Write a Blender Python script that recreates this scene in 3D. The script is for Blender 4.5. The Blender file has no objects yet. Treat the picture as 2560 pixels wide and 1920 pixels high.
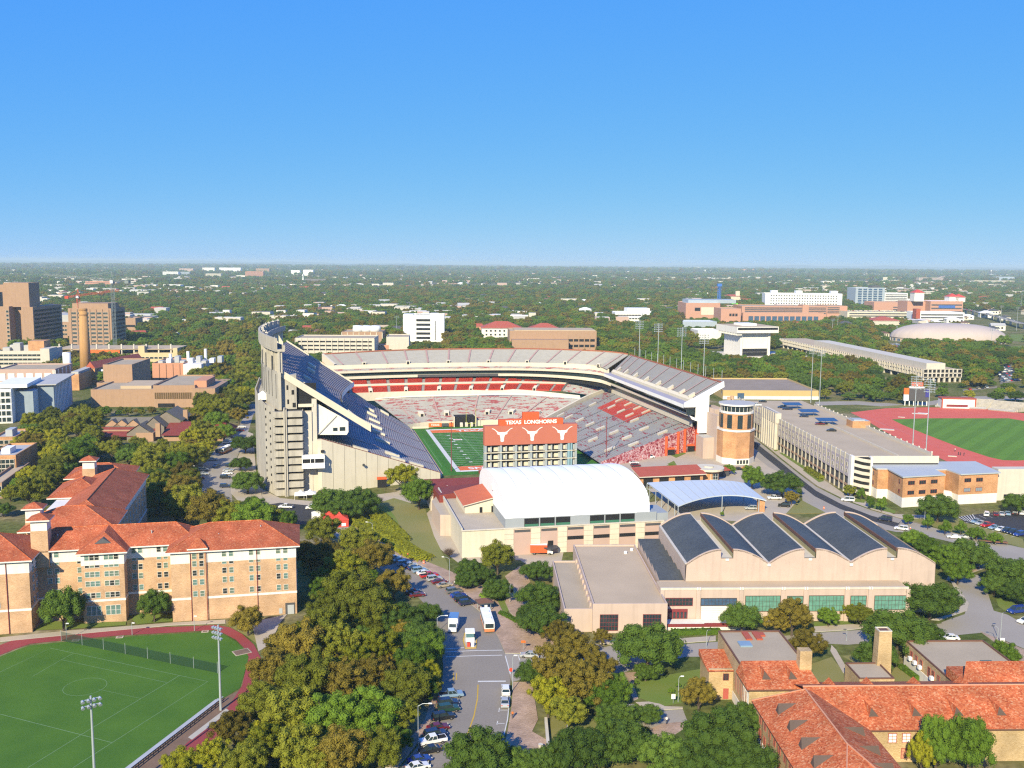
import bpy, math, random
import numpy as np
from mathutils import Vector, Matrix
random.seed(7); rng=np.random.default_rng(7)
R=math.radians
scn=bpy.context.scene
COL=scn.collection
# ------------------------------------------------------------------ camera
F=2400.;H=96.;PITCH=math.atan(303/2400);ROLL=math.atan(19/2560)   # pixels of the 2560 px wide photograph
cp,sp=math.cos(PITCH),math.sin(PITCH);cr,sr=math.cos(ROLL),math.sin(ROLL)
cam=bpy.data.objects.new('camera',bpy.data.cameras.new('camera'));COL.objects.link(cam)
cam.data.sensor_width=36;cam.data.lens=36*F/2560;cam.data.clip_start=1;cam.data.clip_end=90000
cam.location=(0,0,H)
cam.rotation_euler=(Matrix.Rotation(R(90)-PITCH,4,'X')@Matrix.Rotation(ROLL,4,'Z')).to_euler()
scn.camera=cam
# ------------------------------------------------------------------ sky, sun, exposure
SUN_EL,SUN_AZ=30.,18.5       # light travels 18.5 deg right of straight ahead
w=bpy.data.worlds.new('World');scn.world=w;w.use_nodes=True
nt=w.node_tree;bg=nt.nodes['Background']
sky=nt.nodes.new('ShaderNodeTexSky');sky.sky_type='NISHITA';sky.sun_disc=False
sky.sun_elevation=R(SUN_EL);sky.sun_rotation=R(180+SUN_AZ);sky.altitude=200
sky.air_density=.6;sky.dust_density=0;sky.ozone_density=6
# the camera's tone response on the sky: one soft curve per channel
se=nt.nodes.new('ShaderNodeSeparateColor');co=nt.nodes.new('ShaderNodeCombineColor');nt.links.new(sky.outputs[0],se.inputs[0])
for i,(k,raw,e) in enumerate(((.170,.38,.80),(1.27,1.36,.39),(4.0,3.74,-.06))):
    a_=nt.nodes.new('ShaderNodeMath');a_.operation='POWER';a_.inputs[1].default_value=e;b_=nt.nodes.new('ShaderNodeMath');b_.operation='MULTIPLY';b_.inputs[1].default_value=k/raw**e
    nt.links.new(se.outputs[i],a_.inputs[0]);nt.links.new(a_.outputs[0],b_.inputs[0]);nt.links.new(b_.outputs[0],co.inputs[i])
nt.links.new(co.outputs[0],bg.inputs[0])
bg.inputs[1].default_value=0.15
sun=bpy.data.objects.new('sun',bpy.data.lights.new('sun','SUN'));COL.objects.link(sun)
sun.data.energy=5.0;sun.data.angle=R(0.53);sun.data.color=(1,.885,.61)
sd=Vector((math.sin(R(SUN_AZ))*math.cos(R(SUN_EL)),math.cos(R(SUN_AZ))*math.cos(R(SUN_EL)),-math.sin(R(SUN_EL))))
sun.rotation_euler=sd.to_track_quat('-Z','Y').to_euler();sun.location=(-100,-100,300)
vs=scn.view_settings;vs.view_transform='Standard';vs.look='None';vs.gamma=1;vs.exposure=0.70
scn.render.engine='CYCLES';cy=scn.cycles
cy.use_denoising=False;cy.pixel_filter_type='BLACKMAN_HARRIS';cy.filter_width=1.25;cy.use_adaptive_sampling=False;cy.max_bounces=5;cy.diffuse_bounces=3;cy.glossy_bounces=2;cy.transmission_bounces=4;cy.transparent_max_bounces=8
cy.volume_bounces=0;cy.caustics_reflective=False;cy.caustics_refractive=False;cy.sample_clamp_indirect=6
# ------------------------------------------------------------------ survey helpers: photograph pixel -> place on the ground (or a level z)
def ray(px,py):
    a=px-1280.;b=960.-py
    x=a*cr-b*sr;y=a*sr+b*cr
    return (x,F*cp+y*sp,-F*sp+y*cp)
def P(px,py,z=0.):
    d=ray(px,py);t=(z-H)/d[2];return Vector((d[0]*t,d[1]*t,z))
def proj(x,y,z):
    zz=z-H;f=y*cp-zz*sp;up=y*sp+zz*cp
    if f<1: return (-1e5,-1e5)
    X=F*x/f;Y=F*up/f
    return (1280+X*cr+Y*sr,960-(-X*sr+Y*cr))
def hgt(px,py,g):
    d=ray(px,py);return H+d[2]*g[1]/d[1]
def zoomer(x0,y0,s): return lambda x,y:(x0+x*s,y0+y*s)
q=lambda x,y:(x*1.15732,y*1.15732)
# ------------------------------------------------------------------ materials
MATS={}
def mat(name,col,rough=.8,var=.12,sc=.35,fine=6.,spec=.25,bump=0.,metal=0.,col2=None,stain=0.):
    if name in MATS: return MATS[name]
    if 'white' not in name: col=tuple(c*.87 for c in col);col2=col2 and tuple(c*.87 for c in col2)
    m=bpy.data.materials.new(name);m.use_nodes=True;MATS[name]=m
    t=m.node_tree;N=t.nodes;L=t.links;b=N['Principled BSDF']
    b.inputs['Roughness'].default_value=rough;b.inputs['Metallic'].default_value=metal
    b.inputs['Specular IOR Level'].default_value=spec
    tc=N.new('ShaderNodeTexCoord')
    n1=N.new('ShaderNodeTexNoise');n1.inputs['Scale'].default_value=sc;n1.inputs['Detail'].default_value=4
    n2=N.new('ShaderNodeTexNoise');n2.inputs['Scale'].default_value=fine;n2.inputs['Detail'].default_value=3
    L.new(tc.outputs['Object'],n1.inputs['Vector']);L.new(tc.outputs['Object'],n2.inputs['Vector'])
    ad=N.new('ShaderNodeMath');ad.operation='ADD';L.new(n1.outputs[0],ad.inputs[0]);L.new(n2.outputs[0],ad.inputs[1])
    mr=N.new('ShaderNodeMapRange');mr.inputs[1].default_value=.65;mr.inputs[2].default_value=1.35
    L.new(ad.outputs[0],mr.inputs[0])
    mx=N.new('ShaderNodeMix');mx.data_type='RGBA'
    c2=col2 or tuple(min(1,c*(1+var)) for c in col);c1=tuple(c*(1-var) for c in col)
    mx.inputs[6].default_value=(*c1,1);mx.inputs[7].default_value=(*c2,1)
    L.new(mr.outputs[0],mx.inputs[0]);out=mx.outputs[2]
    if stain:
        mp=N.new('ShaderNodeMapping');mp.inputs['Scale'].default_value=(.9,.9,.07);L.new(tc.outputs['Object'],mp.inputs[0])
        n3=N.new('ShaderNodeTexNoise');n3.inputs['Scale'].default_value=1.0;n3.inputs['Detail'].default_value=5;L.new(mp.outputs[0],n3.inputs['Vector'])
        r3=N.new('ShaderNodeMapRange');r3.inputs[1].default_value=.48;r3.inputs[2].default_value=.75;r3.inputs[3].default_value=1;r3.inputs[4].default_value=1-stain;L.new(n3.outputs[0],r3.inputs[0])
        m3=N.new('ShaderNodeMix');m3.data_type='RGBA';m3.blend_type='MULTIPLY';m3.inputs[0].default_value=1
        L.new(out,m3.inputs[6]);L.new(r3.outputs[0],m3.inputs[7]);out=m3.outputs[2]
    L.new(out,b.inputs['Base Color'])
    if bump:
        bp=N.new('ShaderNodeBump');bp.inputs['Strength'].default_value=bump;bp.inputs['Distance'].default_value=.15
        L.new(n2.outputs[0],bp.inputs['Height']);L.new(bp.outputs[0],b.inputs['Normal'])
    return m
def cellmat(name,cols,scale,rough=.8,stretch=(1,1,1),rows=0.):
    "mottled material: random cells (roof tiles, seats, brick) in a few colours"
    if name in MATS: return MATS[name]
    m=bpy.data.materials.new(name);m.use_nodes=True;MATS[name]=m
    t=m.node_tree;N=t.nodes;L=t.links;b=N['Principled BSDF'];b.inputs['Roughness'].default_value=rough;b.inputs['Specular IOR Level'].default_value=.2
    tc=N.new('ShaderNodeTexCoord');mp=N.new('ShaderNodeMapping');mp.inputs['Scale'].default_value=stretch;L.new(tc.outputs['Object'],mp.inputs[0])
    v=N.new('ShaderNodeTexVoronoi');v.inputs['Scale'].default_value=scale;L.new(mp.outputs[0],v.inputs['Vector'])
    sx=N.new('ShaderNodeSeparateColor');L.new(v.outputs['Color'],sx.inputs[0])
    cr_=N.new('ShaderNodeValToRGB');cr_.color_ramp.interpolation='LINEAR'
    e=cr_.color_ramp.elements
    while len(e)<len(cols): e.new(.5)
    for i,c in enumerate(cols): e[i].position=c[0];e[i].color=(*(v_*.87 for v_ in c[1]),1)
    L.new(sx.outputs[0],cr_.inputs[0])
    n=N.new('ShaderNodeTexNoise');n.inputs['Scale'].default_value=.22;n.inputs['Detail'].default_value=4;L.new(tc.outputs['Object'],n.inputs['Vector'])
    r=N.new('ShaderNodeMapRange');r.inputs[1].default_value=.3;r.inputs[2].default_value=.7;r.inputs[3].default_value=.78;r.inputs[4].default_value=1.18;L.new(n.outputs[0],r.inputs[0])
    mx=N.new('ShaderNodeMix');mx.data_type='RGBA';mx.blend_type='MULTIPLY';mx.inputs[0].default_value=1
    L.new(cr_.outputs[0],mx.inputs[6]);L.new(r.outputs[0],mx.inputs[7]);L.new(mx.outputs[2],b.inputs['Base Color'])
    bp=N.new('ShaderNodeBump');bp.inputs['Strength'].default_value=.5;bp.inputs['Distance'].default_value=.12
    L.new(v.outputs['Distance'],bp.inputs['Height']);L.new(bp.outputs[0],b.inputs['Normal'])
    return m
def glass(name,col,rough=.12):
    if name in MATS: return MATS[name]
    m=mat(name,col,rough,.25,.6,1.3,.6);return m
M=dict(
 concrete=mat('concrete',(.46,.425,.36),.85,.14,.25,3,stain=.32),
 cream=mat('cream_panel',(.66,.60,.475),.8,.06,.2,3,stain=.1),
 white=mat('white_paint',(.74,.74,.72),.6,.05,.3,4),
 fabric=mat('white_membrane',(.82,.83,.85),.55,.03,.15,2),
 pinkstone=mat('pink_stone',(.53,.415,.35),.85,.08,.3,5,stain=.12),
 pinkpanel=mat('pink_panel',(.50,.355,.30),.85,.06,.3,5),
 limestone=mat('limestone',(.60,.55,.47),.85,.08,.4,4,stain=.1),
 whitelime=mat('white_limestone',(.68,.65,.60),.85,.06,.3,3,stain=.12),
 brick=cellmat('buff_brick',[(0,(.50,.315,.18)),(.5,(.565,.365,.22)),(1,(.62,.42,.27))],3.4,.85,(1,1,2.4)),
 yellowbrick=cellmat('yellow_brick',[(0,(.45,.315,.16)),(.5,(.52,.375,.205)),(1,(.58,.43,.25))],3.6,.85,(1,1,2.2)),
 orangebrick=cellmat('orange_brick',[(0,(.46,.235,.11)),(.5,(.55,.29,.14)),(1,(.60,.34,.18))],2.6,.85,(1,1,2.2)),
 tanbrick=mat('tan_brick',(.40,.255,.165),.85,.08,.4,6,stain=.1),
 salmon=mat('salmon_panel',(.55,.27,.17),.85,.06,.3,4),
 darkred=mat('dark_red_roof',(.22,.045,.035),.75,.18,.4,5),
 redmetal=mat('red_metal_roof',(.42,.095,.05),.6,.1,.3,5),
 tile=cellmat('clay_tile',[(0,(.31,.072,.032)),(.35,(.40,.10,.042)),(.85,(.46,.13,.056)),(1,(.53,.23,.125))],4.2,.85,(1,1,1)),
 tileold=cellmat('weathered_clay_tile',[(0,(.36,.075,.025)),(.3,(.48,.115,.04)),(.75,(.55,.17,.065)),(1,(.60,.29,.15))],3.2,.85,(1,1,1)),
 gravel=mat('roof_gravel',(.42,.345,.245),.95,.14,.12,4,stain=.0,bump=.2),
 brownroof=mat('brown_built_up_roof',(.49,.385,.265),.95,.12,.1,4,bump=.2),
 greyroof=mat('grey_membrane_roof',(.46,.455,.44),.7,.08,.15,3),
 slate=mat('dark_metal_vault',(.072,.078,.078),.55,.26,.12,1.2),
 rust=mat('rust_trim',(.16,.08,.055),.7,.15,.5,5),
 olive=mat('clerestory_panel',(.34,.31,.17),.6,.1,.5,5),
 steel=mat('galvanised_steel',(.45,.50,.53),.45,.08,1,6,metal=.3),
 darksteel=mat('dark_steel',(.06,.065,.07),.5,.15,1,6),
 alu=mat('aluminium_bench',(.42,.44,.46),.45,.1,.3,4),
 glass=glass('window_glass',(.025,.04,.045)),
 greenglass=glass('green_glass',(.13,.30,.235),.2),
 dormglass=glass('green_window_blind',(.15,.205,.165),.25),
 blueglass=glass('blue_glass',(.06,.11,.19)),
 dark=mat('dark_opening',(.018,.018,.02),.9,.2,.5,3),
 darkgrey=mat('dark_grey_wall',(.085,.085,.09),.8,.12,.5,3),  # one dark grey for soffits, roofs, louvres and screens
 asphalt=mat('asphalt',(.265,.235,.20),.95,.16,.06,2.5),
 asphaltnew=mat('new_asphalt',(.045,.045,.05),.9,.16,.08,3),
 asphaltold=mat('pale_asphalt',(.34,.305,.26),.95,.12,.06,2.5),
 walk=mat('concrete_walk',(.46,.395,.31),.9,.1,.2,3),
 brickwalk=cellmat('brick_paving',[(0,(.37,.255,.18)),(.5,(.42,.295,.215)),(1,(.47,.34,.255))],3,.9),
 kerb=mat('kerb',(.46,.43,.37),.9,.08,.5,3),
 paleline=mat('pale_field_line',(.19,.30,.16),.9,.15,.6,5),
 linewhite=mat('line_paint',(.62,.62,.60),.8,.15,.6,5),
 lineyellow=mat('yellow_paint',(.55,.36,.05),.8,.15,.6,5),
 redtrack=mat('red_track',(.64,.125,.085),.9,.1,.15,4),
 redtrackdull=mat('dull_red_track',(.30,.055,.06),.9,.1,.2,4),
 soil=mat('soil',(.20,.13,.09),.95,.2,.3,4),
 grass=mat('lawn_grass',(.19,.215,.045),.95,.0,.09,5,col2=(.115,.20,.025),bump=.4),
 grassdry=mat('dry_lawn',(.28,.24,.09),.95,.0,.06,4,col2=(.17,.195,.05),bump=.4),
 orange=mat('orange_panel',(.68,.115,.035),.6,.05,.4,3),
 burnt=mat('burnt_orange_panel',(.50,.155,.10),.65,.05,.3,3),
 orangebright=mat('orange_paint',(.75,.16,.03),.6,.05,.4,3),
 redseat=mat('red_seat',(.58,.07,.042),.5,.1,.4,4),
 maroon=mat('maroon_steel',(.22,.04,.045),.6,.1,.4,4),
 bluepanel=mat('solar_blue',(.03,.07,.17),.25,.15,.6,4,spec=.5),
 trunk=mat('bark',(.11,.085,.065),.95,.25,.8,6),
 tyre=mat('tyre',(.012,.012,.013),.9),
 chrome=mat('wheel_rim',(.35,.35,.36),.35,metal=.7),
 skin=mat('skin',(.42,.25,.17),.6,.05,3,9),
 cloth_o=mat('orange_cloth',(.62,.17,.04),.9,.05,3,9),cloth_d=mat('dark_cloth',(.03,.035,.05),.9,.1,3,9),cloth_w=mat('white_cloth',(.65,.65,.65),.9,.05,3,9),
 hair=mat('dark_hair',(.03,.02,.015),.8),
)
# ------------------------------------------------------------------ mesh helpers
class MB:
    def __init__(s): s.v=[];s.f=[];s.m=[]
    def poly(s,pts,m=0):
        n=len(s.v);s.v+=[tuple(p) for p in pts];s.f.append(tuple(range(n,n+len(pts))));s.m.append(m);return s
    def box(s,x0,x1,y0,y1,z0,z1,m=0,mt=None,bot=True):
        n=len(s.v);s.v+=[(x,y,z) for z in (z0,z1) for x,y in ((x0,y0),(x1,y0),(x1,y1),(x0,y1))]
        for a in ((0,1,5,4),(1,2,6,5),(2,3,7,6),(3,0,4,7)): s.f.append(tuple(n+i for i in a));s.m.append(m)
        s.f.append((n+4,n+5,n+6,n+7));s.m.append(m if mt is None else mt)
        if bot: s.f.append((n+3,n+2,n+1,n));s.m.append(m)
        return s
    def prism(s,pl,z0,z1,m=0,mt=None,bot=False):
        k=len(pl);n=len(s.v)
        za=z0 if isinstance(z0,(list,tuple)) else [z0]*k;zb=z1 if isinstance(z1,(list,tuple)) else [z1]*k
        s.v+=[(p[0],p[1],za[i]) for i,p in enumerate(pl)]+[(p[0],p[1],zb[i]) for i,p in enumerate(pl)]
        for i in range(k):
            j=(i+1)%k;s.f.append((n+i,n+j,n+k+j,n+k+i));s.m.append(m)
        s.f.append(tuple(range(n+k,n+2*k)));s.m.append(m if mt is None else mt)
        if bot: s.f.append(tuple(range(n+k-1,n-1,-1)));s.m.append(m)
        return s
    def bar(s,p,q_,r,k=6,m=0,r2=None,cap=True):
        p=Vector(p);q_=Vector(q_);r2=r if r2 is None else r2
        d=(q_-p).normalized();a=d.orthogonal().normalized();b=d.cross(a);n=len(s.v)
        for c,rr in ((p,r),(q_,r2)):
            for i in range(k):
                t=2*math.pi*i/k;s.v.append(tuple(c+a*math.cos(t)*rr+b*math.sin(t)*rr))
        for i in range(k):
            j=(i+1)%k;s.f.append((n+i,n+j,n+k+j,n+k+i));s.m.append(m)
        if cap:
            s.f.append(tuple(range(n+k,n+2*k)));s.m.append(m);s.f.append(tuple(range(n+k-1,n-1,-1)));s.m.append(m)
        return s
    def grid(s,rows,m=0):
        n=len(s.v);k=len(rows[0])
        for r in rows: s.v+=[tuple(p) for p in r]
        for i in range(len(rows)-1):
            for j in range(k-1): s.f.append((n+i*k+j,n+i*k+j+1,n+(i+1)*k+j+1,n+(i+1)*k+j));s.m.append(m)
        return s
    def mesh(s,name,mats):
        me=bpy.data.meshes.new(name);me.from_pydata(s.v,[],s.f)
        for x in (mats if isinstance(mats,(list,tuple)) else [mats]): me.materials.append(x)
        me.polygons.foreach_set('material_index',s.m);me.update();return me
    def build(s,name,mats,parent=None,loc=None,rz=None):
        return link(name,s.mesh(name,mats),parent,loc,rz)
def link(name,me,parent=None,loc=None,rz=None):
    o=bpy.data.objects.new(name,me);COL.objects.link(o)
    if parent is not None: o.parent=parent
    if loc is not None: o.location=loc
    if rz is not None: o.rotation_euler=(0,0,rz)
    return o
def tag(o,label=None,cat=None,group=None,kind=None):
    if label:o['label']=label
    if cat:o['category']=cat
    if group:o['group']=group
    if kind:o['kind']=kind
    return o
def thing(name,label,cat,loc=(0,0,0),rz=0,group=None):
    return tag(link(name,None,None,loc,rz),label,cat,group)
def smooth(o):
    o.data.polygons.foreach_set('use_smooth',[True]*len(o.data.polygons));return o
def copy_tree(o,parent=None):
    c=o.copy();COL.objects.link(c)
    if parent is not None:c.parent=parent
    for ch in list(o.children): copy_tree(ch,c)
    return c
FOOT=[]   # world footprints that trees of the woods keep clear of
def foot(pts,mg=0.): FOOT.append(([(p[0],p[1]) for p in pts],mg))
def footbox(root,x0,x1,y0,y1,mg=3.):
    a=root.rotation_euler.z;c,s=math.cos(a),math.sin(a);l=root.location
    foot([(l.x+x*c-y*s,l.y+x*s+y*c) for x,y in ((x0-mg,y0-mg),(x1+mg,y0-mg),(x1+mg,y1+mg),(x0-mg,y1+mg))])
def inside(x,y,pl):
    r=False;j=len(pl)-1
    for i in range(len(pl)):
        a,b=pl[i],pl[j]
        if (a[1]>y)!=(b[1]>y) and x<(b[0]-a[0])*(y-a[1])/(b[1]-a[1])+a[0]: r=not r
        j=i
    return r
WC={}
def winmesh(w,h,nx=1,nz=1,pane=None,frame=None,d=.10,fw=.09):
    "window facing -y, origin bottom centre: frame, mullions, pane set back inside the frame"
    pane=pane or M['glass'];frame=frame or M['whitelime'];k=(w,h,nx,nz,pane.name,frame.name,d)
    if k in WC: return WC[k]
    b=MB();x=w/2
    b.box(-x-fw,x+fw,-d,.02,-fw,0,1);b.box(-x-fw,x+fw,-d,.02,h,h+fw,1);b.box(-x-fw,-x,-d,.02,0,h,1);b.box(x,x+fw,-d,.02,0,h,1)
    b.poly([(-x,-.02,0),(x,-.02,0),(x,-.02,h),(-x,-.02,h)],0)
    t=min(fw*.7,.07)
    for i in range(1,nx): c=-x+w*i/nx;b.box(c-t/2,c+t/2,-.06,-.015,0,h,1)
    for i in range(1,nz): c=h*i/nz;b.box(-x,x,-.055,-.015,c-t/2,c+t/2,1)
    WC[k]=b.mesh('window',[pane,frame]);return WC[k]
ROTS=dict(S=0,E=math.pi/2,N=math.pi,W=-math.pi/2)
def win(root,x,y,z,me,face='S',name='window'): return link(name,me,root,(x,y,z),ROTS[face])
def parapet(b,x0,x1,y0,y1,z,h=.6,t=.35,m=0):
    b.box(x0,x1,y0,y0+t,z,z+h,m);b.box(x0,x1,y1-t,y1,z,z+h,m);b.box(x0,x0+t,y0+t,y1-t,z,z+h,m);b.box(x1-t,x1,y0+t,y1-t,z,z+h,m)
def hip(b,x0,x1,y0,y1,z,rise,ov=.8,m=0,e0=None,e1=None,th=.35,mu=1):
    "hip roof, ridge along the longer side; e0/e1 = hip inset at each end (0 = gable)"
    x0-=ov;x1+=ov;y0-=ov;y1+=ov
    if x1-x0>=y1-y0:
        d=(y1-y0)/2;yc=(y0+y1)/2;i0=d if e0 is None else e0;i1=d if e1 is None else e1
        a,c=(x0+i0,yc,z+rise),(x1-i1,yc,z+rise)
        q0,q1,q2,q3=(x0,y0,z),(x1,y0,z),(x1,y1,z),(x0,y1,z)
        b.poly([q0,q1,c,a],m);b.poly([q2,q3,a,c],m);b.poly([q1,q2,c],m);b.poly([q3,q0,a],m)
    else:
        d=(x1-x0)/2;xc=(x0+x1)/2;i0=d if e0 is None else e0;i1=d if e1 is None else e1
        a,c=(xc,y0+i0,z+rise),(xc,y1-i1,z+rise)
        q0,q1,q2,q3=(x0,y0,z),(x1,y0,z),(x1,y1,z),(x0,y1,z)
        b.poly([q1,q2,c,a],m);b.poly([q3,q0,a,c],m);b.poly([q0,q1,a],m);b.poly([q2,q3,c],m)
    n=len(b.v)  # fascia and soffit
    for (A,B) in ((q0,q1),(q1,q2),(q2,q3),(q3,q0)):
        b.poly([(A[0],A[1],z-th),(B[0],B[1],z-th),B,A],mu)
    b.poly([(p[0],p[1],z-th) for p in (q3,q2,q1,q0)],mu)
    return a,c
def ridge(root,a,c,m='tile'):
    b=MB();b.bar(Vector(a)+Vector((0,0,.05)),Vector(c)+Vector((0,0,.05)),.16,5);return b.build('ridge_cap',M[m],root)
def sheet(name,pts,z,m,kind='structure',thick=0.,mside=None,ft=0):
    "flat ground feature from an outline; thick>0 gives it a raised edge"
    pl=[(p[0],p[1]) for p in pts]
    area=sum(pl[i][0]*pl[(i+1)%len(pl)][1]-pl[(i+1)%len(pl)][0]*pl[i][1] for i in range(len(pl)))
    if area<0: pl=pl[::-1]
    b=MB()
    if thick: b.prism(pl,z-thick,z,1,0)
    else: b.poly([(x,y,z) for x,y in pl])
    o=b.build(name,[m,mside or M['kerb']]);tag(o,kind=kind)
    if ft: foot(pl)
    return o
def px(*pts): return [P(*p) for p in pts]
def ribbon(name,pts,wd,z,m,parent=None):
    "painted line along ground points"
    b=MB();pts=[Vector((p[0],p[1],0)) for p in pts]
    L_,R_=[],[]
    for i,p in enumerate(pts):
        d=(pts[min(i+1,len(pts)-1)]-pts[max(i-1,0)]).normalized();n=Vector((-d.y,d.x,0))*wd/2
        L_.append((p.x+n.x,p.y+n.y,z));R_.append((p.x-n.x,p.y-n.y,z))
    b.grid([R_,L_]);return b.build(name,m,parent)
def textmesh(s,size,m,depth=.06,bold=.0):
    cu=bpy.data.curves.new('lettering','FONT');cu.body=s;cu.size=size;cu.align_x='CENTER';cu.align_y='CENTER';cu.extrude=depth;cu.offset=bold
    o=bpy.data.objects.new('lettering',cu);COL.objects.link(o)
    me=bpy.data.meshes.new_from_object(o.evaluated_get(bpy.context.evaluated_depsgraph_get()))
    bpy.data.objects.remove(o);bpy.data.curves.remove(cu)
    me.materials.clear();me.materials.append(m);return me
ORD=['first','second','third','fourth','fifth','sixth','seventh','eighth','ninth','tenth','eleventh','twelfth','thirteenth','fourteenth','fifteenth','sixteenth','seventeenth','eighteenth','nineteenth','twentieth']
def ordn(i):
    if i<20: return ORD[i]
    t=['twenty','thirty','forty','fifty','sixty','seventy','eighty','ninety'][(i+1)//10-2]
    return t+'-'+ORD[(i+1)%10-1] if (i+1)%10 else {'twenty':'twentieth','thirty':'thirtieth','forty':'fortieth','fifty':'fiftieth'}.get(t,t)
# ------------------------------------------------------------------ tree kit
def leafmat(name,c1,c2,tr=.25):
    m=bpy.data.materials.new(name);m.use_nodes=True;t=m.node_tree;N=t.nodes;L=t.links
    b=N['Principled BSDF'];b.inputs['Roughness'].default_value=.75;b.inputs['Specular IOR Level'].default_value=.12
    oi=N.new('ShaderNodeObjectInfo');tc=N.new('ShaderNodeTexCoord')
    n=N.new('ShaderNodeTexNoise');n.inputs['Scale'].default_value=5.5;n.inputs['Detail'].default_value=3;L.new(tc.outputs['Object'],n.inputs['Vector'])
    ad=N.new('ShaderNodeMath');ad.operation='MULTIPLY_ADD';L.new(oi.outputs['Random'],ad.inputs[0]);ad.inputs[1].default_value=.55;
    sb=N.new('ShaderNodeMath');sb.operation='SUBTRACT';sb.inputs[1].default_value=.28;L.new(n.outputs[0],sb.inputs[0]);L.new(sb.outputs[0],ad.inputs[2])
    mx=N.new('ShaderNodeMix');mx.data_type='RGBA';mx.inputs[6].default_value=(*(v_*.86 for v_ in c1),1);mx.inputs[7].default_value=(*(v_*.86 for v_ in c2),1);L.new(ad.outputs[0],mx.inputs[0])
    wn=N.new('ShaderNodeMath');wn.operation='MULTIPLY_ADD';wn.inputs[1].default_value=.55;wn.inputs[2].default_value=.72;L.new(oi.outputs['Random'],wn.inputs[0])
    ml=N.new('ShaderNodeMix');ml.data_type='RGBA';ml.blend_type='MULTIPLY';ml.inputs[0].default_value=1;L.new(mx.outputs[2],ml.inputs[6]);L.new(wn.outputs[0],ml.inputs[7])
    L.new(ml.outputs[2],b.inputs['Base Color'])
    tl=N.new('ShaderNodeBsdfTranslucent');L.new(ml.outputs[2],tl.inputs[0])
    ms=N.new('ShaderNodeMixShader');ms.inputs[0].default_value=tr;L.new(b.outputs[0],ms.inputs[1]);L.new(tl.outputs[0],ms.inputs[2])
    L.new(ms.outputs[0],N['Material Output'].inputs[0]);return m
LEAF=dict(o=leafmat('oak_leaf',(.068,.130,.020),(.115,.180,.026)),g=leafmat('green_leaf',(.095,.185,.018),(.16,.245,.025)),
 e=leafmat('elm_leaf',(.150,.185,.019),(.235,.235,.025)),y=leafmat('yellow_green_leaf',(.22,.26,.015),(.34,.31,.02)),
 b=leafmat('rust_leaf',(.185,.155,.024),(.26,.20,.03)),p=leafmat('bare_twig',(.24,.17,.125),(.28,.21,.16)))
def crown_np(seed,shape,nl,nq,qs):
    g=np.random.default_rng(seed);C=[];Rr=[]
    rx,rz,zc={'dome':(.5,.36,.40),'oval':(.46,.50,.52),'loose':(.48,.46,.48),'cone':(.36,.62,.62)}[shape]
    while len(C)<nl:
        d=g.normal(size=3);d/=np.linalg.norm(d)
        if d[2]<-.35: continue
        f=g.uniform(.3,.95)
        tap=1.0 if shape!='cone' else (1.15-.75*max(0,(d[2]*f+.2)))
        c=np.array([d[0]*rx*f*tap,d[1]*rx*f*tap,zc+d[2]*rz*f]);r=g.uniform(.10,.175)*(1.0 if shape!='loose' else .88)
        C.append(c);Rr.append(r*(.62 if nl>60 else 1))
    C=np.array(C);Rr=np.array(Rr)
    li=g.integers(0,nl,nq*2);d=g.normal(size=(nq*2,3));d[:,2]+=.25;d/=np.linalg.norm(d,axis=1)[:,None]
    pos=C[li]+d*(Rr[li]*g.uniform(.8,1.12,nq*2))[:,None]
    ins=np.zeros(len(pos),int)
    for k in range(nl): ins+=(np.linalg.norm(pos-C[k],axis=1)<Rr[k]*.78)
    keep=np.where(ins==0)[0][:nq];pos=pos[keep];d=d[keep];nq=len(keep)
    nrm=d+g.normal(size=(nq,3))*.42;nrm/=np.linalg.norm(nrm,axis=1)[:,None]
    a=np.cross(nrm,g.normal(size=(nq,3)));a/=np.linalg.norm(a,axis=1)[:,None];b=np.cross(nrm,a)
    s=(qs*g.uniform(.6,1.35,nq))[:,None];t=s*g.uniform(.55,1,(nq,1))
    V=np.stack([pos-a*s-b*t*.5,pos+a*s*.3-b*t,pos+a*s+b*t*.4,pos-a*s*.2+b*t],1).reshape(-1,3)
    Fq=np.arange(nq*4).reshape(nq,4)
    V=[V];FF=[tuple(x) for x in Fq];n=nq*4
    ico=[(0,0,1)]+[(.894*math.cos(k*1.2566),.894*math.sin(k*1.2566),.447) for k in range(5)]+[(.894*math.cos(k*1.2566+.6283),.894*math.sin(k*1.2566+.6283),-.447) for k in range(5)]+[(0,0,-1)]
    icf=[(0,1+i,1+(i+1)%5) for i in range(5)]+[(1+i,6+i,1+(i+1)%5) for i in range(5)]+[(6+i,6+(i+1)%5,1+(i+1)%5) for i in range(5)]+[(11,6+(i+1)%5,6+i) for i in range(5)]
    ico=np.array(ico)
    for k in range(nl):
        V.append(C[k]+ico*Rr[k]*.80*g.uniform(.75,1.1,(12,1)));FF+=[tuple(n+i for i in t_) for t_ in icf];n+=12
    return np.concatenate(V),FF,C,Rr
def trunk_mb(seed,C,Rr,zc):
    g=random.Random(seed);b=MB();fk=zc*.45
    b.bar((0,0,-.02),(0,0,fk),.032,6,r2=.022)
    for k in g.sample(range(len(C)),min(7,len(C))):
        m_=Vector(C[k])*.55+Vector((0,0,fk*.55));b.bar((0,0,fk*.92),m_,.017,5,r2=.011,cap=False);b.bar(m_,C[k],.011,4,r2=.004,cap=False)
    return b
CROWNS={};TRUNKS={}
SH=[('dome',130,13500,.0115),('dome',140,13500,.0110),('oval',125,13000,.0115),('oval',110,12500,.0118),('loose',85,10500,.0122),('loose',95,11000,.0120),('cone',30,2600,.022)]
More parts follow.
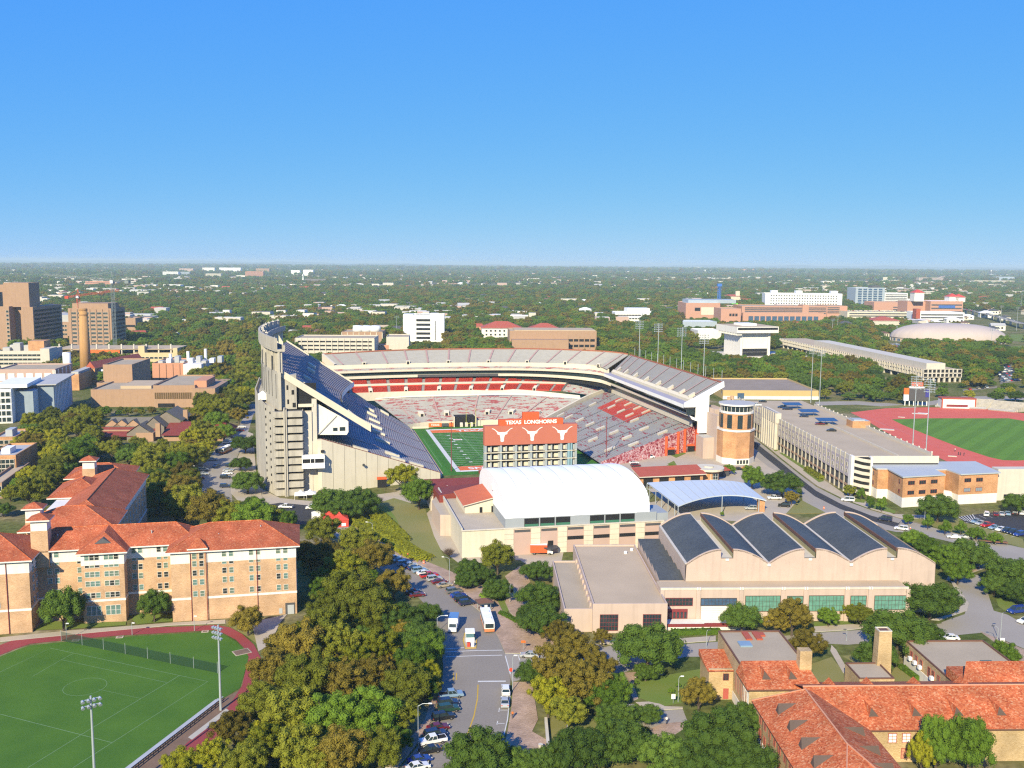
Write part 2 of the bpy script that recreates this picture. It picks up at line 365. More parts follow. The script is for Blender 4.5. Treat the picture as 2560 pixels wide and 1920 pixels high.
for i,(sh,nl,nq,qs) in enumerate(SH):
    V_,F_,C_,R_=crown_np(100+i,sh,nl,nq,qs)
    base=bpy.data.meshes.new('crown');base.from_pydata(V_.tolist(),[],F_);base.update()
    TRUNKS[i]=trunk_mb(i,C_,R_,.42).mesh('trunk',M['trunk'])
    for k in LEAF:
        if k=='p' and sh!='loose': continue
        m=base.copy();m.materials.append(LEAF[k]);CROWNS[(i,k)]=m
    bpy.data.meshes.remove(base)
# sparse crown of bare twigs
def twigs():
    b=MB();g=random.Random(5)
    for k in range(150):
        a=g.uniform(0,6.28);e=g.uniform(.25,1.5);r=g.uniform(.3,.52);p=Vector((0,0,.2))
        q1=Vector((math.cos(a)*math.cos(e)*r*.5,math.sin(a)*math.cos(e)*r*.5,.25+math.sin(e)*r*.5))
        b.bar(p,q1,.007,3,r2=.004,cap=False)
        for j in range(5):
            q2=q1+Vector((g.gauss(0,.11),g.gauss(0,.11),g.uniform(.02,.26)));b.bar(q1,q2,.0045,3,r2=.002,cap=False)
    return b.mesh('crown',LEAF['p'])
BARE=twigs()
SHP=dict(o=[0,1],g=[2,0,3],e=[2,4,5,3],y=[4,5,3],b=[5,2,4],p=['bare'],c=[6])
KINDW=dict(o='dark green oak',g='mid-green tree',e='olive-green elm',y='yellow-green tree',b='rust-tinted tree',p='bare brown tree',c='small conical tree')
TREES=[]
def tree(x,y,wd,kind,ht=None,z=0.):
    "one tree: Empty at the foot, trunk and crown"
    i=random.choice(SHP[kind]);r=link({'o':'oak_tree','g':'shade_tree','e':'elm_tree','y':'elm_tree','b':'autumn_tree','p':'bare_tree','c':'young_tree'}[kind],None,None,(x,y,z),random.uniform(0,6.28))
    lk='g' if kind=='c' else kind
    s=wd*1.18*random.uniform(.97,1.03);hh=(ht or wd*{'o':.98,'g':1.05,'e':1.05,'y':1.05,'b':1.05,'p':1.0,'c':1.2}[kind])*random.uniform(.95,1.05)
    r.scale=(s,s*random.uniform(.92,1.08),hh)
    if kind=='p':
        link('crown',BARE,r);link('trunk',TRUNKS[4],r)
    else:
        link('crown',CROWNS[(i,lk)],r);link('trunk',TRUNKS[i],r)
    TREES.append((r,kind,wd));return r
def tree_px(cx,cy,wpx,kind,hr=None):
    "tree whose crown centre shows at (cx,cy) in the photograph, crown wpx wide"
    h=8.
    for _ in range(4):
        p=P(cx,cy,h*.52);wd=wpx*p.y/F;h=wd*(hr or {'o':.9,'c':1.25}.get(kind,1.0))
    return tree(p.x,p.y,wd,kind,wd*hr*1.05 if hr else None)
# ------------------------------------------------------------------ vehicle kit
PAINT=dict(white=(.72,.72,.72),silver=(.42,.44,.46),grey=(.16,.165,.17),black=(.015,.016,.018),red=(.48,.02,.02),maroon=(.14,.012,.02),blue=(.02,.05,.26),navy=(.015,.025,.07),lightblue=(.22,.33,.45),green=(.02,.06,.04),tan=(.38,.32,.23),yellow=(.72,.33,.02))
def paint(c):
    if 'paint_'+c in MATS: return MATS['paint_'+c]
    m=mat('paint_'+c,PAINT[c],.3,.03,1,3,.5);b=m.node_tree.nodes['Principled BSDF'];b.inputs['Coat Weight'].default_value=.5;b.inputs['Coat Roughness'].default_value=.1;return m
# side outline (x forward from rear, z) of body and of cabin; width
VEH=dict(
 sedan=(4.7,1.8,[(0,.35),(.02,.82),(.25,.98),(1.0,1.0),(3.35,.95),(4.45,.80),(4.68,.55),(4.68,.33)],[(.75,.99),(1.35,1.42),(2.55,1.44),(3.35,.95)]),
 suv=(4.8,1.9,[(0,.42),(.02,1.0),(.12,1.1),(3.5,1.08),(4.55,.98),(4.78,.7),(4.78,.4)],[(.12,1.1),(.35,1.72),(2.7,1.75),(3.5,1.08)]),
 pickup=(5.6,1.95,[(0,.5),(0,1.12),(2.1,1.12),(4.2,1.12),(5.4,1.05),(5.6,.8),(5.6,.45)],[(2.1,1.12),(2.2,1.8),(3.5,1.82),(4.25,1.12)]),
 van=(5.2,1.95,[(0,.4),(0,1.2),(4.2,1.15),(5.0,1.0),(5.2,.75),(5.2,.38)],[(0.02,1.2),(.15,1.98),(3.4,2.0),(4.25,1.15)]))
def hull(pts,wb,wt,zb,zt,m=0,b=None):
    b=b or MB();k=len(pts);f=lambda z:wb+(wt-wb)*max(0,min(1,(z-zb)/max(.01,zt-zb)))
    A=[(x,-f(z)/2,z) for x,z in pts];B=[(x,f(z)/2,z) for x,z in pts]
    for i in range(k-1): b.poly([A[i],A[i+1],B[i+1],B[i]][::-1],m)
    b.poly(A[::-1] if False else A,m);b.poly(B[::-1],m);b.poly([A[0],B[0],B[-1],A[-1]],m);return b
WHEEL=MB();WHEEL.bar((0,-.11,0),(0,.11,0),.33,10);WHEEL.bar((0,-.13,0),(0,.13,0),.19,8,1);WHEEL=WHEEL.mesh('wheel',[M['tyre'],M['chrome']])
VM={}
def vehmesh(t,c):
    if (t,c) in VM: return VM[(t,c)]
    L_,W_,bo,ca=VEH[t];cx=L_/2
    bo=[(x-cx,z) for x,z in bo];ca=[(x-cx,z) for x,z in ca]
    b=hull(bo,W_*.96,W_*.98,.3,1.1)
    if t=='pickup': b.box(-cx+.12,-.75,-W_*.4,W_*.4,1.121,1.125,1)
    b.box(cx-.06,cx+.015,-W_*.42,-W_*.25,.62,.78,2);b.box(cx-.06,cx+.015,W_*.25,W_*.42,.62,.78,2)
    b.box(-cx-.015,-cx+.05,-W_*.45,-W_*.3,.72,.88,3);b.box(-cx-.015,-cx+.05,W_*.3,W_*.45,.72,.88,3)
    body=b.mesh('body',[paint(c),M['dark'],M['white'],M['redseat']])
    g=hull(ca,W_*.93,W_*.74,ca[0][1],ca[1][1])
    zt=ca[1][1];tx0,tx1=ca[1][0],ca[2][0];wt=W_*.76/2
    glassm=g.mesh('cabin_glass',[M['glass']])
    rf=MB();rf.box(tx0-.04,tx1+.04,-wt,wt,zt-.03,zt+.045)
    zb=ca[0][1]
    for sx in (-1,1):
        for (xb,xt) in ((ca[0][0],tx0),(ca[3][0],tx1),((ca[0][0]+ca[3][0])/2,(tx0+tx1)/2)):
            rf.bar((xb,sx*W_*.475,zb),(xt,sx*W_*.385,zt),.05,4,cap=False)
    roof=rf.mesh('roof',[paint(c)])
    wp=[(-cx*.62,-W_*.44),(-cx*.62,W_*.44),(cx*.62,-W_*.44),(cx*.62,W_*.44)]
    # one-piece version for far car parks
    s=MB()
    for src,mm in ((body,0),(glassm,1),(roof,0)):
        n=len(s.v);s.v+=[tuple(v.co) for v in src.vertices]
        for p in src.polygons: s.f.append(tuple(n+i for i in p.vertices));s.m.append(mm)
    for wx,wy in wp: s.bar((wx,wy-.1,.33),(wx,wy+.1,.33),.33,6,2)
    VM[(t,c)]=(body,glassm,roof,wp,s.mesh('car',[paint(c),M['glass'],M['tyre']]));return VM[(t,c)]
NAMEV=dict(sedan='parked_car',suv='parked_suv',pickup='pickup_truck',van='parked_van')
COLW=dict(white='white',silver='silver',grey='grey',black='black',red='bright red',maroon='maroon',blue='bright blue',navy='dark navy',lightblue='light blue',green='dark green',tan='tan',yellow='yellow')
TYPW=dict(sedan='sedan',suv='suv',pickup='pickup truck',van='van')
def car(x,y,rz,t,c,label,group=None,z=.034,simple=False):
    bm,gm,rm,wp,sm=vehmesh(t,c)
    cat={'sedan':'car','suv':'car','pickup':'truck','van':'van'}[t]
    if simple: return tag(link(NAMEV[t],sm,None,(x,y,z),rz),label,cat,group)
    r=thing(NAMEV[t],label,cat,(x,y,z),rz,group)
    link('body',bm,r);link('window',gm,r);link('roof',rm,r)
    for wx,wy in wp: link('wheel',WHEEL,r,(wx,wy,.33))
    return r
def car_px(px_,py_,ang,t,c,label,group=None,z=.034,simple=False):
    p=P(px_,py_,z+.6);return car(p.x,p.y,R(ang),t,c,label,group,z,simple)
# ------------------------------------------------------------------ people (small in the picture): skinned body, baked once
def person_mesh(name,shirt,trousers):
    me=bpy.data.meshes.new(name)
    J=[(0,0,.95),(0,0,1.2),(0,0,1.42),(0,.01,1.55),(0,.02,1.68),(.1,0,.9),(.12,.06,.5),(.12,0,.08),(.12,.14,.03),(-.1,0,.9),(-.12,-.1,.52),(-.12,-.22,.1),(-.12,-.1,.03),(.2,0,1.4),(.26,-.06,1.12),(.26,.06,.9),(.27,.1,.8),(-.2,0,1.4),(-.26,.06,1.12),(-.25,.14,.9),(-.25,.17,.8)]
    Rd=[.15,.14,.12,.06,.1,.1,.075,.05,.045,.1,.075,.05,.045,.07,.05,.04,.035,.07,.05,.04,.035]
    E_=[(0,1),(1,2),(2,3),(3,4),(0,5),(5,6),(6,7),(7,8),(0,9),(9,10),(10,11),(11,12),(2,13),(13,14),(14,15),(15,16),(2,17),(17,18),(18,19),(19,20)]
    me.from_pydata(J,E_,[]);o=link('tmp',me);sk=o.modifiers.new('s','SKIN');sk.use_smooth_shade=True
    for i,r in enumerate(Rd): me.skin_vertices[0].data[i].radius=(r,r)
    me.skin_vertices[0].data[0].use_root=True
    o.modifiers.new('u','SUBSURF').levels=1
    m=bpy.data.meshes.new_from_object(o.evaluated_get(bpy.context.evaluated_depsgraph_get()))
    bpy.data.objects.remove(o);m.name=name;m.materials.clear()
    for k in (M[shirt],M[trousers],M['skin'],M['hair']): m.materials.append(k)
    for p in m.polygons:
        c=p.center
        p.material_index=3 if (c.z>1.7 or (c.z>1.58 and c.y<-.02)) else 2 if (c.z>1.49 or (abs(c.x)>.2 and c.z<1.1)) else 0 if c.z>.98 else 1
    return m
PEOPLE={}
def person(px_,py_,label,shirt='cloth_o',tr='cloth_d',rz=0.):
    if (shirt,tr) not in PEOPLE: PEOPLE[(shirt,tr)]=person_mesh('body',shirt,tr)
    p=P(px_,py_);return tag(link('person',PEOPLE[(shirt,tr)],None,(p.x,p.y,.14),rz),label,'person')
# ------------------------------------------------------------------ ground, streets, lawns
def terrain_mat():
    m=bpy.data.materials.new('terrain');m.use_nodes=True;t=m.node_tree;N=t.nodes;L=t.links;b=N['Principled BSDF'];b.inputs['Roughness'].default_value=1;b.inputs['Specular IOR Level'].default_value=.05
    tc=N.new('ShaderNodeTexCoord')
    def noise(s,d=5):
        n=N.new('ShaderNodeTexNoise');n.inputs['Scale'].default_value=s;n.inputs['Detail'].default_value=d;L.new(tc.outputs['Object'],n.inputs['Vector']);return n.outputs[0]
    def ramp(x,es):
        r=N.new('ShaderNodeValToRGB');e=r.color_ramp.elements
        while len(e)<len(es): e.new(.5)
        for i,(p,c) in enumerate(es): e[i].position=p;e[i].color=(*c,1)
        L.new(x,r.inputs[0]);return r.outputs[0]
    a=ramp(noise(.035),[(.32,(.075,.10,.025)),(.48,(.125,.135,.04)),(.6,(.19,.165,.075)),(.72,(.30,.255,.18))])
    c=ramp(noise(.5,4),[(.3,(.6,.6,.6)),(.7,(1.25,1.25,1.25))])
    mx=N.new('ShaderNodeMix');mx.data_type='RGBA';mx.blend_type='MULTIPLY';mx.inputs[0].default_value=1;L.new(a,mx.inputs[6]);L.new(c,mx.inputs[7])
    L.new(mx.outputs[2],b.inputs['Base Color']);return m
g=MB();g.poly([(-45000,-600,0),(45000,-600,0),(45000,45000,0),(-45000,45000,0)])
tag(g.build('ground',terrain_mat()),kind='structure')
zc=zoomer(900,1440,.28933);zl=zoomer(600,1240,.28933);zdm=zoomer(0,1100,.34358);zt=zoomer(1060,1120,.28933);zv=zoomer(1560,1200,.36166)
zr=zoomer(1920,1440,.28933);zq=zoomer(1500,1440,.28933);zg=zoomer(1800,760,.34358);zp=zoomer(2000,1120,.25316);zk=zoomer(0,1440,.28933);z0=zoomer(0,640,.28933)
# verges and pavements first (raised), then roads laid between them
roadL=[(1001,1920),(1045,1865),(1085,1802),(1102,1741),(1108,1671),(1102,1585),(1085,1535),(1036,1483),(985,1445),(947,1419),(878,1367),(822,1325)]
roadR=[(868,1306),(927,1350),(979,1382),(1075,1425),(1109,1454),(1146,1478),(1176,1510),(1201,1530),(1228,1562),(1244,1590),(1262,1634),(1276,1700),(1273,1764),(1262,1836),(1240,1920)]
sheet('street',px(*roadL,*roadR),.03,M['asphalt'],ft=1)
sheet('side_street',px((1255,1632),(1300,1636),(1420,1640),(1532,1613),(1700,1611),(1789,1605),(2035,1583),(2122,1577),(2354,1559),(2354,1592),(2120,1612),(2044,1608),(1752,1642),(1714,1642),(1600,1668),(1558,1682),(1440,1690),(1340,1690),(1280,1705)),.026,M['asphaltold'],ft=1)
sheet('drive_loop',px(zq(150,1190),zq(200,1105),zq(310,1110),zq(380,1150),zq(560,1165),zq(715,1150),zq(760,1270),zq(530,1275),zq(440,1320),zq(250,1250)),.03,M['asphaltold'],ft=1)
sheet('drive_loop',px(zq(-130,560),zq(10,600),zq(190,760),zq(185,830),zq(60,830),zq(-140,760)),.034,M['asphaltold'],ft=1)
# far street left of the stadium and the dark junction
sheet('street',px((470,1290),(495,1234),(508,1162),(550,1110),(590,1074),(612,1040),(625,1010),(650,1010),(632,1040),(622,1075),(590,1150),(578,1227),(581,1251),(600,1300)),.03,M['asphaltold'],ft=1)
sheet('junction',px((560,1290),(581,1251),(640,1266),(700,1257),(798,1266),(785,1309),(750,1312),(704,1313),(640,1300),(600,1312)),.034,M['asphaltnew'],ft=1)
sheet('street',px((785,1305),(800,1275),(868,1306),(927,1350),(878,1367),(822,1330)),.038,M['asphaltold'],ft=1)
# street along the arcaded garage, then bending to the right edge
eR=[zg(205,940),zg(330,1040),zg(440,1130),zg(580,1240),zg(700,1330),zg(880,1420),zg(1100,1500),zg(1330,1570),zp(1480,830),zp(2120,970),(2600,1380)]
eL=[(2600,1420),zp(2000,1090),zp(1500,930),zp(1200,860),zp(1000,830),zg(1280,1659),zg(1000,1600),zg(790,1530),zg(600,1430),zg(590,1290),zg(470,1240),zg(360,1190),zg(210,1075)]
sheet('street',px(*eR,*eL),.03,M['asphaltold'],ft=1)
lane=[zg(205,965),zg(330,1065),zg(440,1150),zg(580,1265),zg(700,1360),zg(880,1455),zg(1100,1540),zg(1300,1595),zp(1000,720)]
lane2=[zp(950,790),zg(1280,1625),zg(1090,1575),zg(870,1490),zg(690,1400),zg(560,1300),zg(420,1190),zg(320,1110),zg(205,1010)]
sheet('resurfaced_lane',px(*lane,*lane2),.036,M['asphaltnew'])
sheet('car_park_drive',px(zr(1580,20),zr(1700,-40),zr(1830,0),zr(1900,150),zr(1950,300),zr(2070,335),zr(2240,430),zr(2240,640),zr(2050,560),zr(1850,490),zr(1500,525),zr(1500,400),zr(1700,330),zr(1725,240)),.03,M['asphaltold'],ft=1)
sheet('car_park',px(zp(1560,680),zp(1780,650),zp(2230,600),zp(2300,900),zp(2200,880),zp(1940,790),zp(1640,740)),.03,M['asphaltnew'],ft=1)
sheet('street',[P(x*1.15732,y*1.15732) for x,y in ((1760,868),(1850,866),(1960,874),(2080,856),(2230,856),(2230,864),(2090,864),(1965,882),(1850,874),(1765,876))],.02,M['asphaltold'],ft=1)
# pavements (raised, with kerbs)
def walk(pts,m='walk',z=.15): return sheet('pavement',pts,z,M[m],thick=.16,ft=1)
walk(px((1263,1634),(1244,1590),(1228,1562),(1201,1530),(1176,1510),(1146,1478),(1109,1454),(1075,1425),(979,1382),(927,1350),(872,1308),(880,1300),(956,1344),(1063,1403),(1167,1446),(1212,1467),(1222,1492),(1245,1505),(1262,1540),(1300,1560),(1330,1580),(1400,1590),(1440,1600),(1430,1630),(1350,1634)),'brickwalk')
walk(px((1283,1706),(1330,1706),(1345,1800),(1330,1830),(1365,1850),(1370,1920),(1246,1920),(1268,1836),(1279,1764)),'brickwalk')
walk(px((995,1920),(1039,1865),(1079,1802),(1094,1741),(1080,1741),(1062,1802),(1010,1865),(960,1920)),'brickwalk')
walk(px(zt(700,1110),zt(830,1020),zt(880,1090),zt(920,1160),zt(870,1200),zt(880,1370),zt(800,1480),zt(740,1420),zt(700,1330),zt(760,1200)),'brickwalk')
walk(px(zg(205,925),zg(330,1010),zg(560,1100),zg(740,1270),zg(930,1400),zg(1080,1440),zg(1260,1530),zg(1520,1540),zg(1510,1560),zg(1330,1562),zg(1100,1493),zg(885,1412),zg(706,1322),zg(585,1232),zg(445,1122),zg(335,1032),zg(205,935)))
walk(px(zq(0,540),zq(300,570),zq(660,545),zq(1000,520),zq(1000,562),zq(690,582),zq(320,610),zq(0,585)),'walk')
walk(px(zq(1850,440),zq(2180,420),zq(2400,440),zq(2150,468),zq(1850,487)),'walk')
walk(px(zr(1480,385),zr(1720,300),zr(1735,240),zr(1600,30),zr(1570,30),zr(1680,250),zr(1600,330),zr(1400,380)),'walk')
walk(px(zp(1480,1240),zp(1640,1200),zp(1890,1130),zp(1900,1160),zp(1680,1240),zp(1550,1330),zp(1440,1310)),'brickwalk')
walk(px(zr(1830,480),zr(2050,570),zr(2240,650),zr(2240,760),zr(2100,700),zr(1940,560)),'brickwalk')
walk(px(zdm(0,1440),zdm(500,1390),zdm(1255,1332),zdm(1640,1310),zdm(1640,1335),zdm(1250,1350),zdm(500,1420),zdm(0,1470)))
walk(px(zdm(1830,1330),zdm(2090,1270),zdm(2040,1330),zdm(1960,1500),zdm(1880,1540)))
walk(px(zq(2000,600),zq(2040,640),zq(2150,830),zq(2100,840),zq(1990,650)))
walk(px((577,1232),(584,1170),(620,1080),(633,1085),(640,1180),(660,1262),(640,1264),(600,1258)))
walk(px(zq(190,840),zq(420,830),zq(560,850),zq(300,880),zq(290,950),zq(330,1060),zq(290,1080),zq(220,900)),'brickwalk')
walk(px(zq(310,1095),zq(420,1090),zq(520,1110),zq(560,1130),zq(715,1135),zq(715,1148),zq(560,1160),zq(380,1145)),'walk')
walk(px(zq(430,1325),zq(530,1282),zq(700,1265),zq(760,1300),zq(600,1400),zq(480,1390)),'brickwalk')
# paved forecourt in front of the east stand, the garage canopy yard
sheet('forecourt',px((1500,1175),(1560,1145),(1745,1128),(1800,1085),(1860,1075),(1872,1110),(1925,1160),(1990,1200),(2000,1240),(1900,1260),(1850,1230),(1560,1215)),.02,M['walk'],ft=1)
sheet('forecourt',px((1885,1215),(2000,1245),(1960,1290),(1930,1310),(1800,1300),(1700,1330),(1620,1330),(1600,1260)),.024,M['walk'],ft=1)
sheet('forecourt',px((1030,1320),(1085,1265),(1400,1280),(1420,1330),(1400,1420),(1330,1420),(1300,1400),(1150,1410)),.016,M['walk'],ft=1)
sheet('forecourt',px((600,1290),(640,1215),(700,1245),(800,1255),(990,1230),(1085,1190),(1090,1225),(1000,1270),(800,1275),(690,1270)),.012,M['walk'],ft=1)
# lawns
def lawn(pts,m='grass',name='lawn',z=.02): return sheet(name,pts,z,M[m])
lawn(px((868,1305),(920,1265),(985,1245),(1062,1268),(1085,1340),(1120,1410),(1120,1440),(1063,1400),(956,1340)),'grassdry')
lawn(px((868,1303),(905,1262),(965,1262),(990,1295),(1010,1340),(1070,1395),(1062,1402),(956,1342)),'grass',z=.03)
lawn(px((660,1270),(770,1250),(900,1250),(880,1300),(800,1275),(700,1280)),'grassdry',z=.006)
lawn(px(zq(290,890),zq(560,860),zq(880,800),zq(900,1000),zq(700,1100),zq(560,1125),zq(420,1085),zq(330,1050)))
lawn(px(zq(190,740),zq(420,760),zq(560,840),zq(420,825),zq(200,825)),'grassdry')
lawn(px(zq(1830,760),zq(2000,700),zq(2120,850),zq(2140,960),zq(1700,960)),'grassdry')
lawn(px(zq(1850,400),zq(2180,370),zq(2190,415),zq(1850,435)))
lawn(px(zr(1960,160),zr(2100,100),zr(2240,140),zr(2240,260),zr(2090,330),zr(1990,260)))
lawn(px(zr(640,690),zr(800,680),zr(1100,780),zr(1300,900),zr(1100,930),zr(760,760)),'grassdry')
lawn(px(zp(1010,690),zp(1200,680),zp(1560,690),zp(1640,740),zp(1940,800),zp(2200,900),zp(2230,1000),zp(2120,960),zp(1480,820)),'grassdry')
lawn(px(zp(-60,560),zp(60,500),zp(260,590),zp(260,640),zp(0,650),zp(-240,640)),'grassdry')
for pts in ((zg(210,915),zg(320,950),zg(375,1005),zg(310,1000)),(zg(355,1030),zg(420,1022),zg(460,1055),zg(400,1075)),(zg(430,1085),zg(510,1082),zg(610,1180),zg(610,1205)),(zg(600,1210),zg(640,1215),zg(760,1290),zg(720,1300)),(zg(1070,1480),zg(1130,1440),zg(1280,1510),zg(1270,1528)),(zg(970,1440),zg(1010,1400),zg(1060,1430),zg(1050,1450))):
    lawn(px(*pts),z=.17,name='grass_verge')
for pts in (((1677,1138),(1705,1127),(1715,1134),(1690,1145)),((1668,1160),(1685,1152),(1695,1168),(1680,1168))): lawn(px(*pts),z=.05,name='grass_verge')
lawn(px((1372,1850),(1380,1780),(1480,1790),(1560,1830),(1560,1920),(1378,1920)),'grassdry')
lawn(px(zt(560,1370),zt(600,1290),zt(700,1280),zt(735,1400),zt(690,1440),zt(650,1480)))
# brick edging wall by the lower lawn
w_=MB();a,b_=P(1361,1805),P(1371,1925)
w_.prism([(a.x,a.y),(a.x+.6,a.y),(b_.x+.6,b_.y),(b_.x,b_.y)],0,1.1);tag(w_.build('garden_wall',M['limestone']),'low pale stone wall beside the lower lawn and brick pavement','wall')
# ------------------------------------------------------------------ road paint
def rline(pts,wd=.35,m='linewhite'): 
    o=ribbon('road_marking',px(*pts),wd,.044,M[m]);tag(o,kind='structure');return o
rline([zc(690,660),zc(1000,645),zc(1230,642)]);rline([zc(740,700),zc(1000,690),zc(1230,685)]);rline([zc(1018,912),zc(1260,910)],.6);rline([zc(735,632),zc(900,620)])
rline([zc(1255,690),zc(1300,850)],.25);rline([zc(1020,940),zc(1015,1060),zc(985,1210),zc(915,1410),zc(880,1480)],.28,'lineyellow')
rline([zc(1300,1000),zc(1275,1240),zc(1245,1370)],.22);rline([zc(1200,1160),zc(1285,1160)],.2);rline([zc(1205,1140),zc(1200,1175)],.2);rline([zc(1185,1275),zc(1250,1275)],.2);rline([zc(1190,1255),zc(1183,1285)],.2)
rline([zc(835,840),zc(832,900),zc(806,905),zc(808,842)],.2,'lineyellow')
rline([zc(1365,680),zc(1380,730)],.22);rline([zc(1370,668),zc(1410,672)],.3,'lineyellow')
rline([zg(440,1525),zg(770,1526)],.3,'lineyellow')
for i in range(7):
    a=P(2240+ (1130+i*36)*.1447,1140+(1055+i*0)*.1447);b_=P(2240+(1180+i*22)*.1447,1140+(1130+i*2)*.1447)
for i in range(6): rline([(2396+i*7,1292-i*1.2),(2414+i*5.5,1302+i*.3)],.35)
for i in range(9): rline([(2432+i*15,1290-i*1.6),(2450+i*15.5,1298-i*1.8)],.16)
for i in range(8): rline([(2415+i*16,1307+i*5.2),(2433+i*16,1301+i*5.2)],.16)
# ------------------------------------------------------------------ sports field, lower left
tr_o=[(-60,1645),(0,1613),(40,1598),(90,1587),(150,1579),(300,1572),(450,1567),(540,1563),(575,1569),(605,1585),(635,1612),(652,1645),(650,1700),(610,1780),(560,1835),(500,1885),(440,1935)]
tr_i=[(395,1935),(470,1855),(560,1785),(605,1715),(622,1642),(612,1622),(590,1600),(560,1584),(535,1575),(450,1581),(300,1589),(140,1603),(75,1610),(40,1622),(0,1638),(-60,1675)]
sheet('running_track',px(*tr_o,*tr_i),.06,M['redtrackdull'],ft=1)
def turf_mat(name,c1,c2,stripes=None):
    m=mat(name,c1,.9,.0,.12,4,col2=c2,bump=.3);
    if stripes:
        t=m.node_tree;N=t.nodes;L=t.links;b=N['Principled BSDF'];src=b.inputs['Base Color'].links[0].from_socket
        tc=N.new('ShaderNodeTexCoord');mp=N.new('ShaderNodeMapping');mp.inputs['Rotation'].default_value=(0,0,stripes[0]);L.new(tc.outputs['Object'],mp.inputs[0])
        wv=N.new('ShaderNodeTexWave');wv.inputs['Scale'].default_value=stripes[1];wv.inputs['Distortion'].default_value=.3;L.new(mp.outputs[0],wv.inputs['Vector'])
        mr=N.new('ShaderNodeMapRange');mr.inputs[3].default_value=.92;mr.inputs[4].default_value=1.06;mr.inputs[1].default_value=.4;mr.inputs[2].default_value=.6;L.new(wv.outputs['Fac'],mr.inputs[0])
        mx=N.new('ShaderNodeMix');mx.data_type='RGBA';mx.blend_type='MULTIPLY';mx.inputs[0].default_value=1;L.new(src,mx.inputs[6]);L.new(mr.outputs[0],mx.inputs[7]);L.new(mx.outputs[2],b.inputs['Base Color'])
    return m
M['turf']=turf_mat('sports_turf',(.045,.125,.010),(.080,.180,.015))
fld=sheet('sports_field',px((-60,1685),*[(x,y+4) for x,y in reversed(tr_i[4:-1])],(600,1720),(548,1752),(300,1935),(-60,1935)),.05,M['turf'],ft=1)
def pline(pts,wd=.16):
    o=ribbon('field_marking',px(*[zk(*p) for p in pts]),wd*.55,.058,M['paleline']);o.parent=fld;return o
pline([(0,832),(435,625),(1795,913),(630,1659)],.22);pline([(0,1195),(970,1442)],.22);pline([(635,670),(530,725),(280,870)],.16);pline([(530,725),(1440,922)],.16);pline([(1550,862),(820,1300),(240,1659)],.2);pline([(850,980),(1215,1060)],.12)
c0=P(*zk(735,958));pline_c=[(c0.x+4.6*math.cos(t*.2618),c0.y+4.6*math.sin(t*.2618)) for t in range(25)]
o=ribbon('field_marking',pline_c,.09,.058,M['paleline']);o.parent=fld
sheet('verge',px((548,1752),(600,1725),(560,1785),(470,1855),(395,1935),(300,1935)),.055,M['soil'],ft=1)
sheet('path',px((575,1778),(480,1850),(470,1844),(565,1772)),.075,M['kerb'])
lawn(px(zdm(240,1390),zdm(330,1320),zdm(620,1330),zdm(920,1325),zdm(915,1350),zdm(500,1380)),z=.17);lawn(px(zdm(960,1310),zdm(1000,1260),zdm(1255,1280),zdm(1255,1322),zdm(1000,1345)),z=.17)
lawn(px(zdm(1640,1340),zdm(1740,1330),zdm(1860,1420),zdm(1890,1500),zdm(1780,1420)),'grassdry',z=.07)
for p in ((655,558),(1035,530),(1772,482)):
    c=P(*zk(*p));b=MB();b.box(-.9,.9,-.7,.7,.05,.12,0);b.box(-.55,.55,-.4,.4,.121,.125,1);tag(b.build('base_pad',[M['walk'],M['soil']],None,(c.x,c.y,0),.2),'square concrete pad at the track edge, %s from the dorm corner'%{655:'farthest',1035:'second',1772:'nearest'}[p[0]],'pad','concrete pads along the track')
b=MB();c=P(*zk(2090,660));b.box(-2,2,-1.6,1.6,0,.1,0);b.box(-1.8,1.8,-1.4,1.4,.101,.105,1);tag(b.build('jump_pit',[M['walk'],M['soil']],None,(c.x,c.y,.05),.6),'brown sand pit with pale kerb where the red track bends','sand pit')
# bleacher along the field
bl=thing('bleacher','long low aluminium bleacher along the edge of the sports field','bleacher',P(298,1935),0)
a=P(298,1935);e=P(538,1752);d=(e-a);L_=d.length;bl.rotation_euler=(0,0,math.atan2(d.y,d.x))
for i in range(4):
    b=MB();b.box(0,L_,-.35-i*.6,-.05-i*.6,.30+i*.3,.36+i*.3);b.build('bench',M['alu'],bl)
b=MB()
for k in range(22):
    x=L_*k/21;b.box(x-.05,x+.05,-2.2,0,.0,.12)
    for i in range(4): b.box(x-.04,x+.04,-.25-i*.6,-.17-i*.6,.12,.3+i*.3)
b.build('frame',M['darksteel'],bl)
# net fence across the field
nf=thing('net_fence','dark green windscreen fence on thin posts across the sports field','fence')
a=P(*zk(530,562));e=P(*zk(1880,842));pts=[a.lerp(e,t/7) for t in range(8)]
b=MB()
for i in range(7):
    bb=MB();p,q_=pts[i],pts[i+1];bb.poly([(p.x,p.y,.1),(q_.x,q_.y,.1),(q_.x,q_.y,2.5),(p.x,p.y,2.5)]);
    if 'net' not in MATS:
        m=mat('net',(.02,.055,.03),.9);b0=m.node_tree.nodes['Principled BSDF'];b0.inputs['Alpha'].default_value=.55
    bb.build('net_panel',MATS['net'],nf)
for p in pts: bb=MB();bb.bar((p.x,p.y,0),(p.x,p.y,2.9),.05,5);bb.build('post',M['steel'],nf)
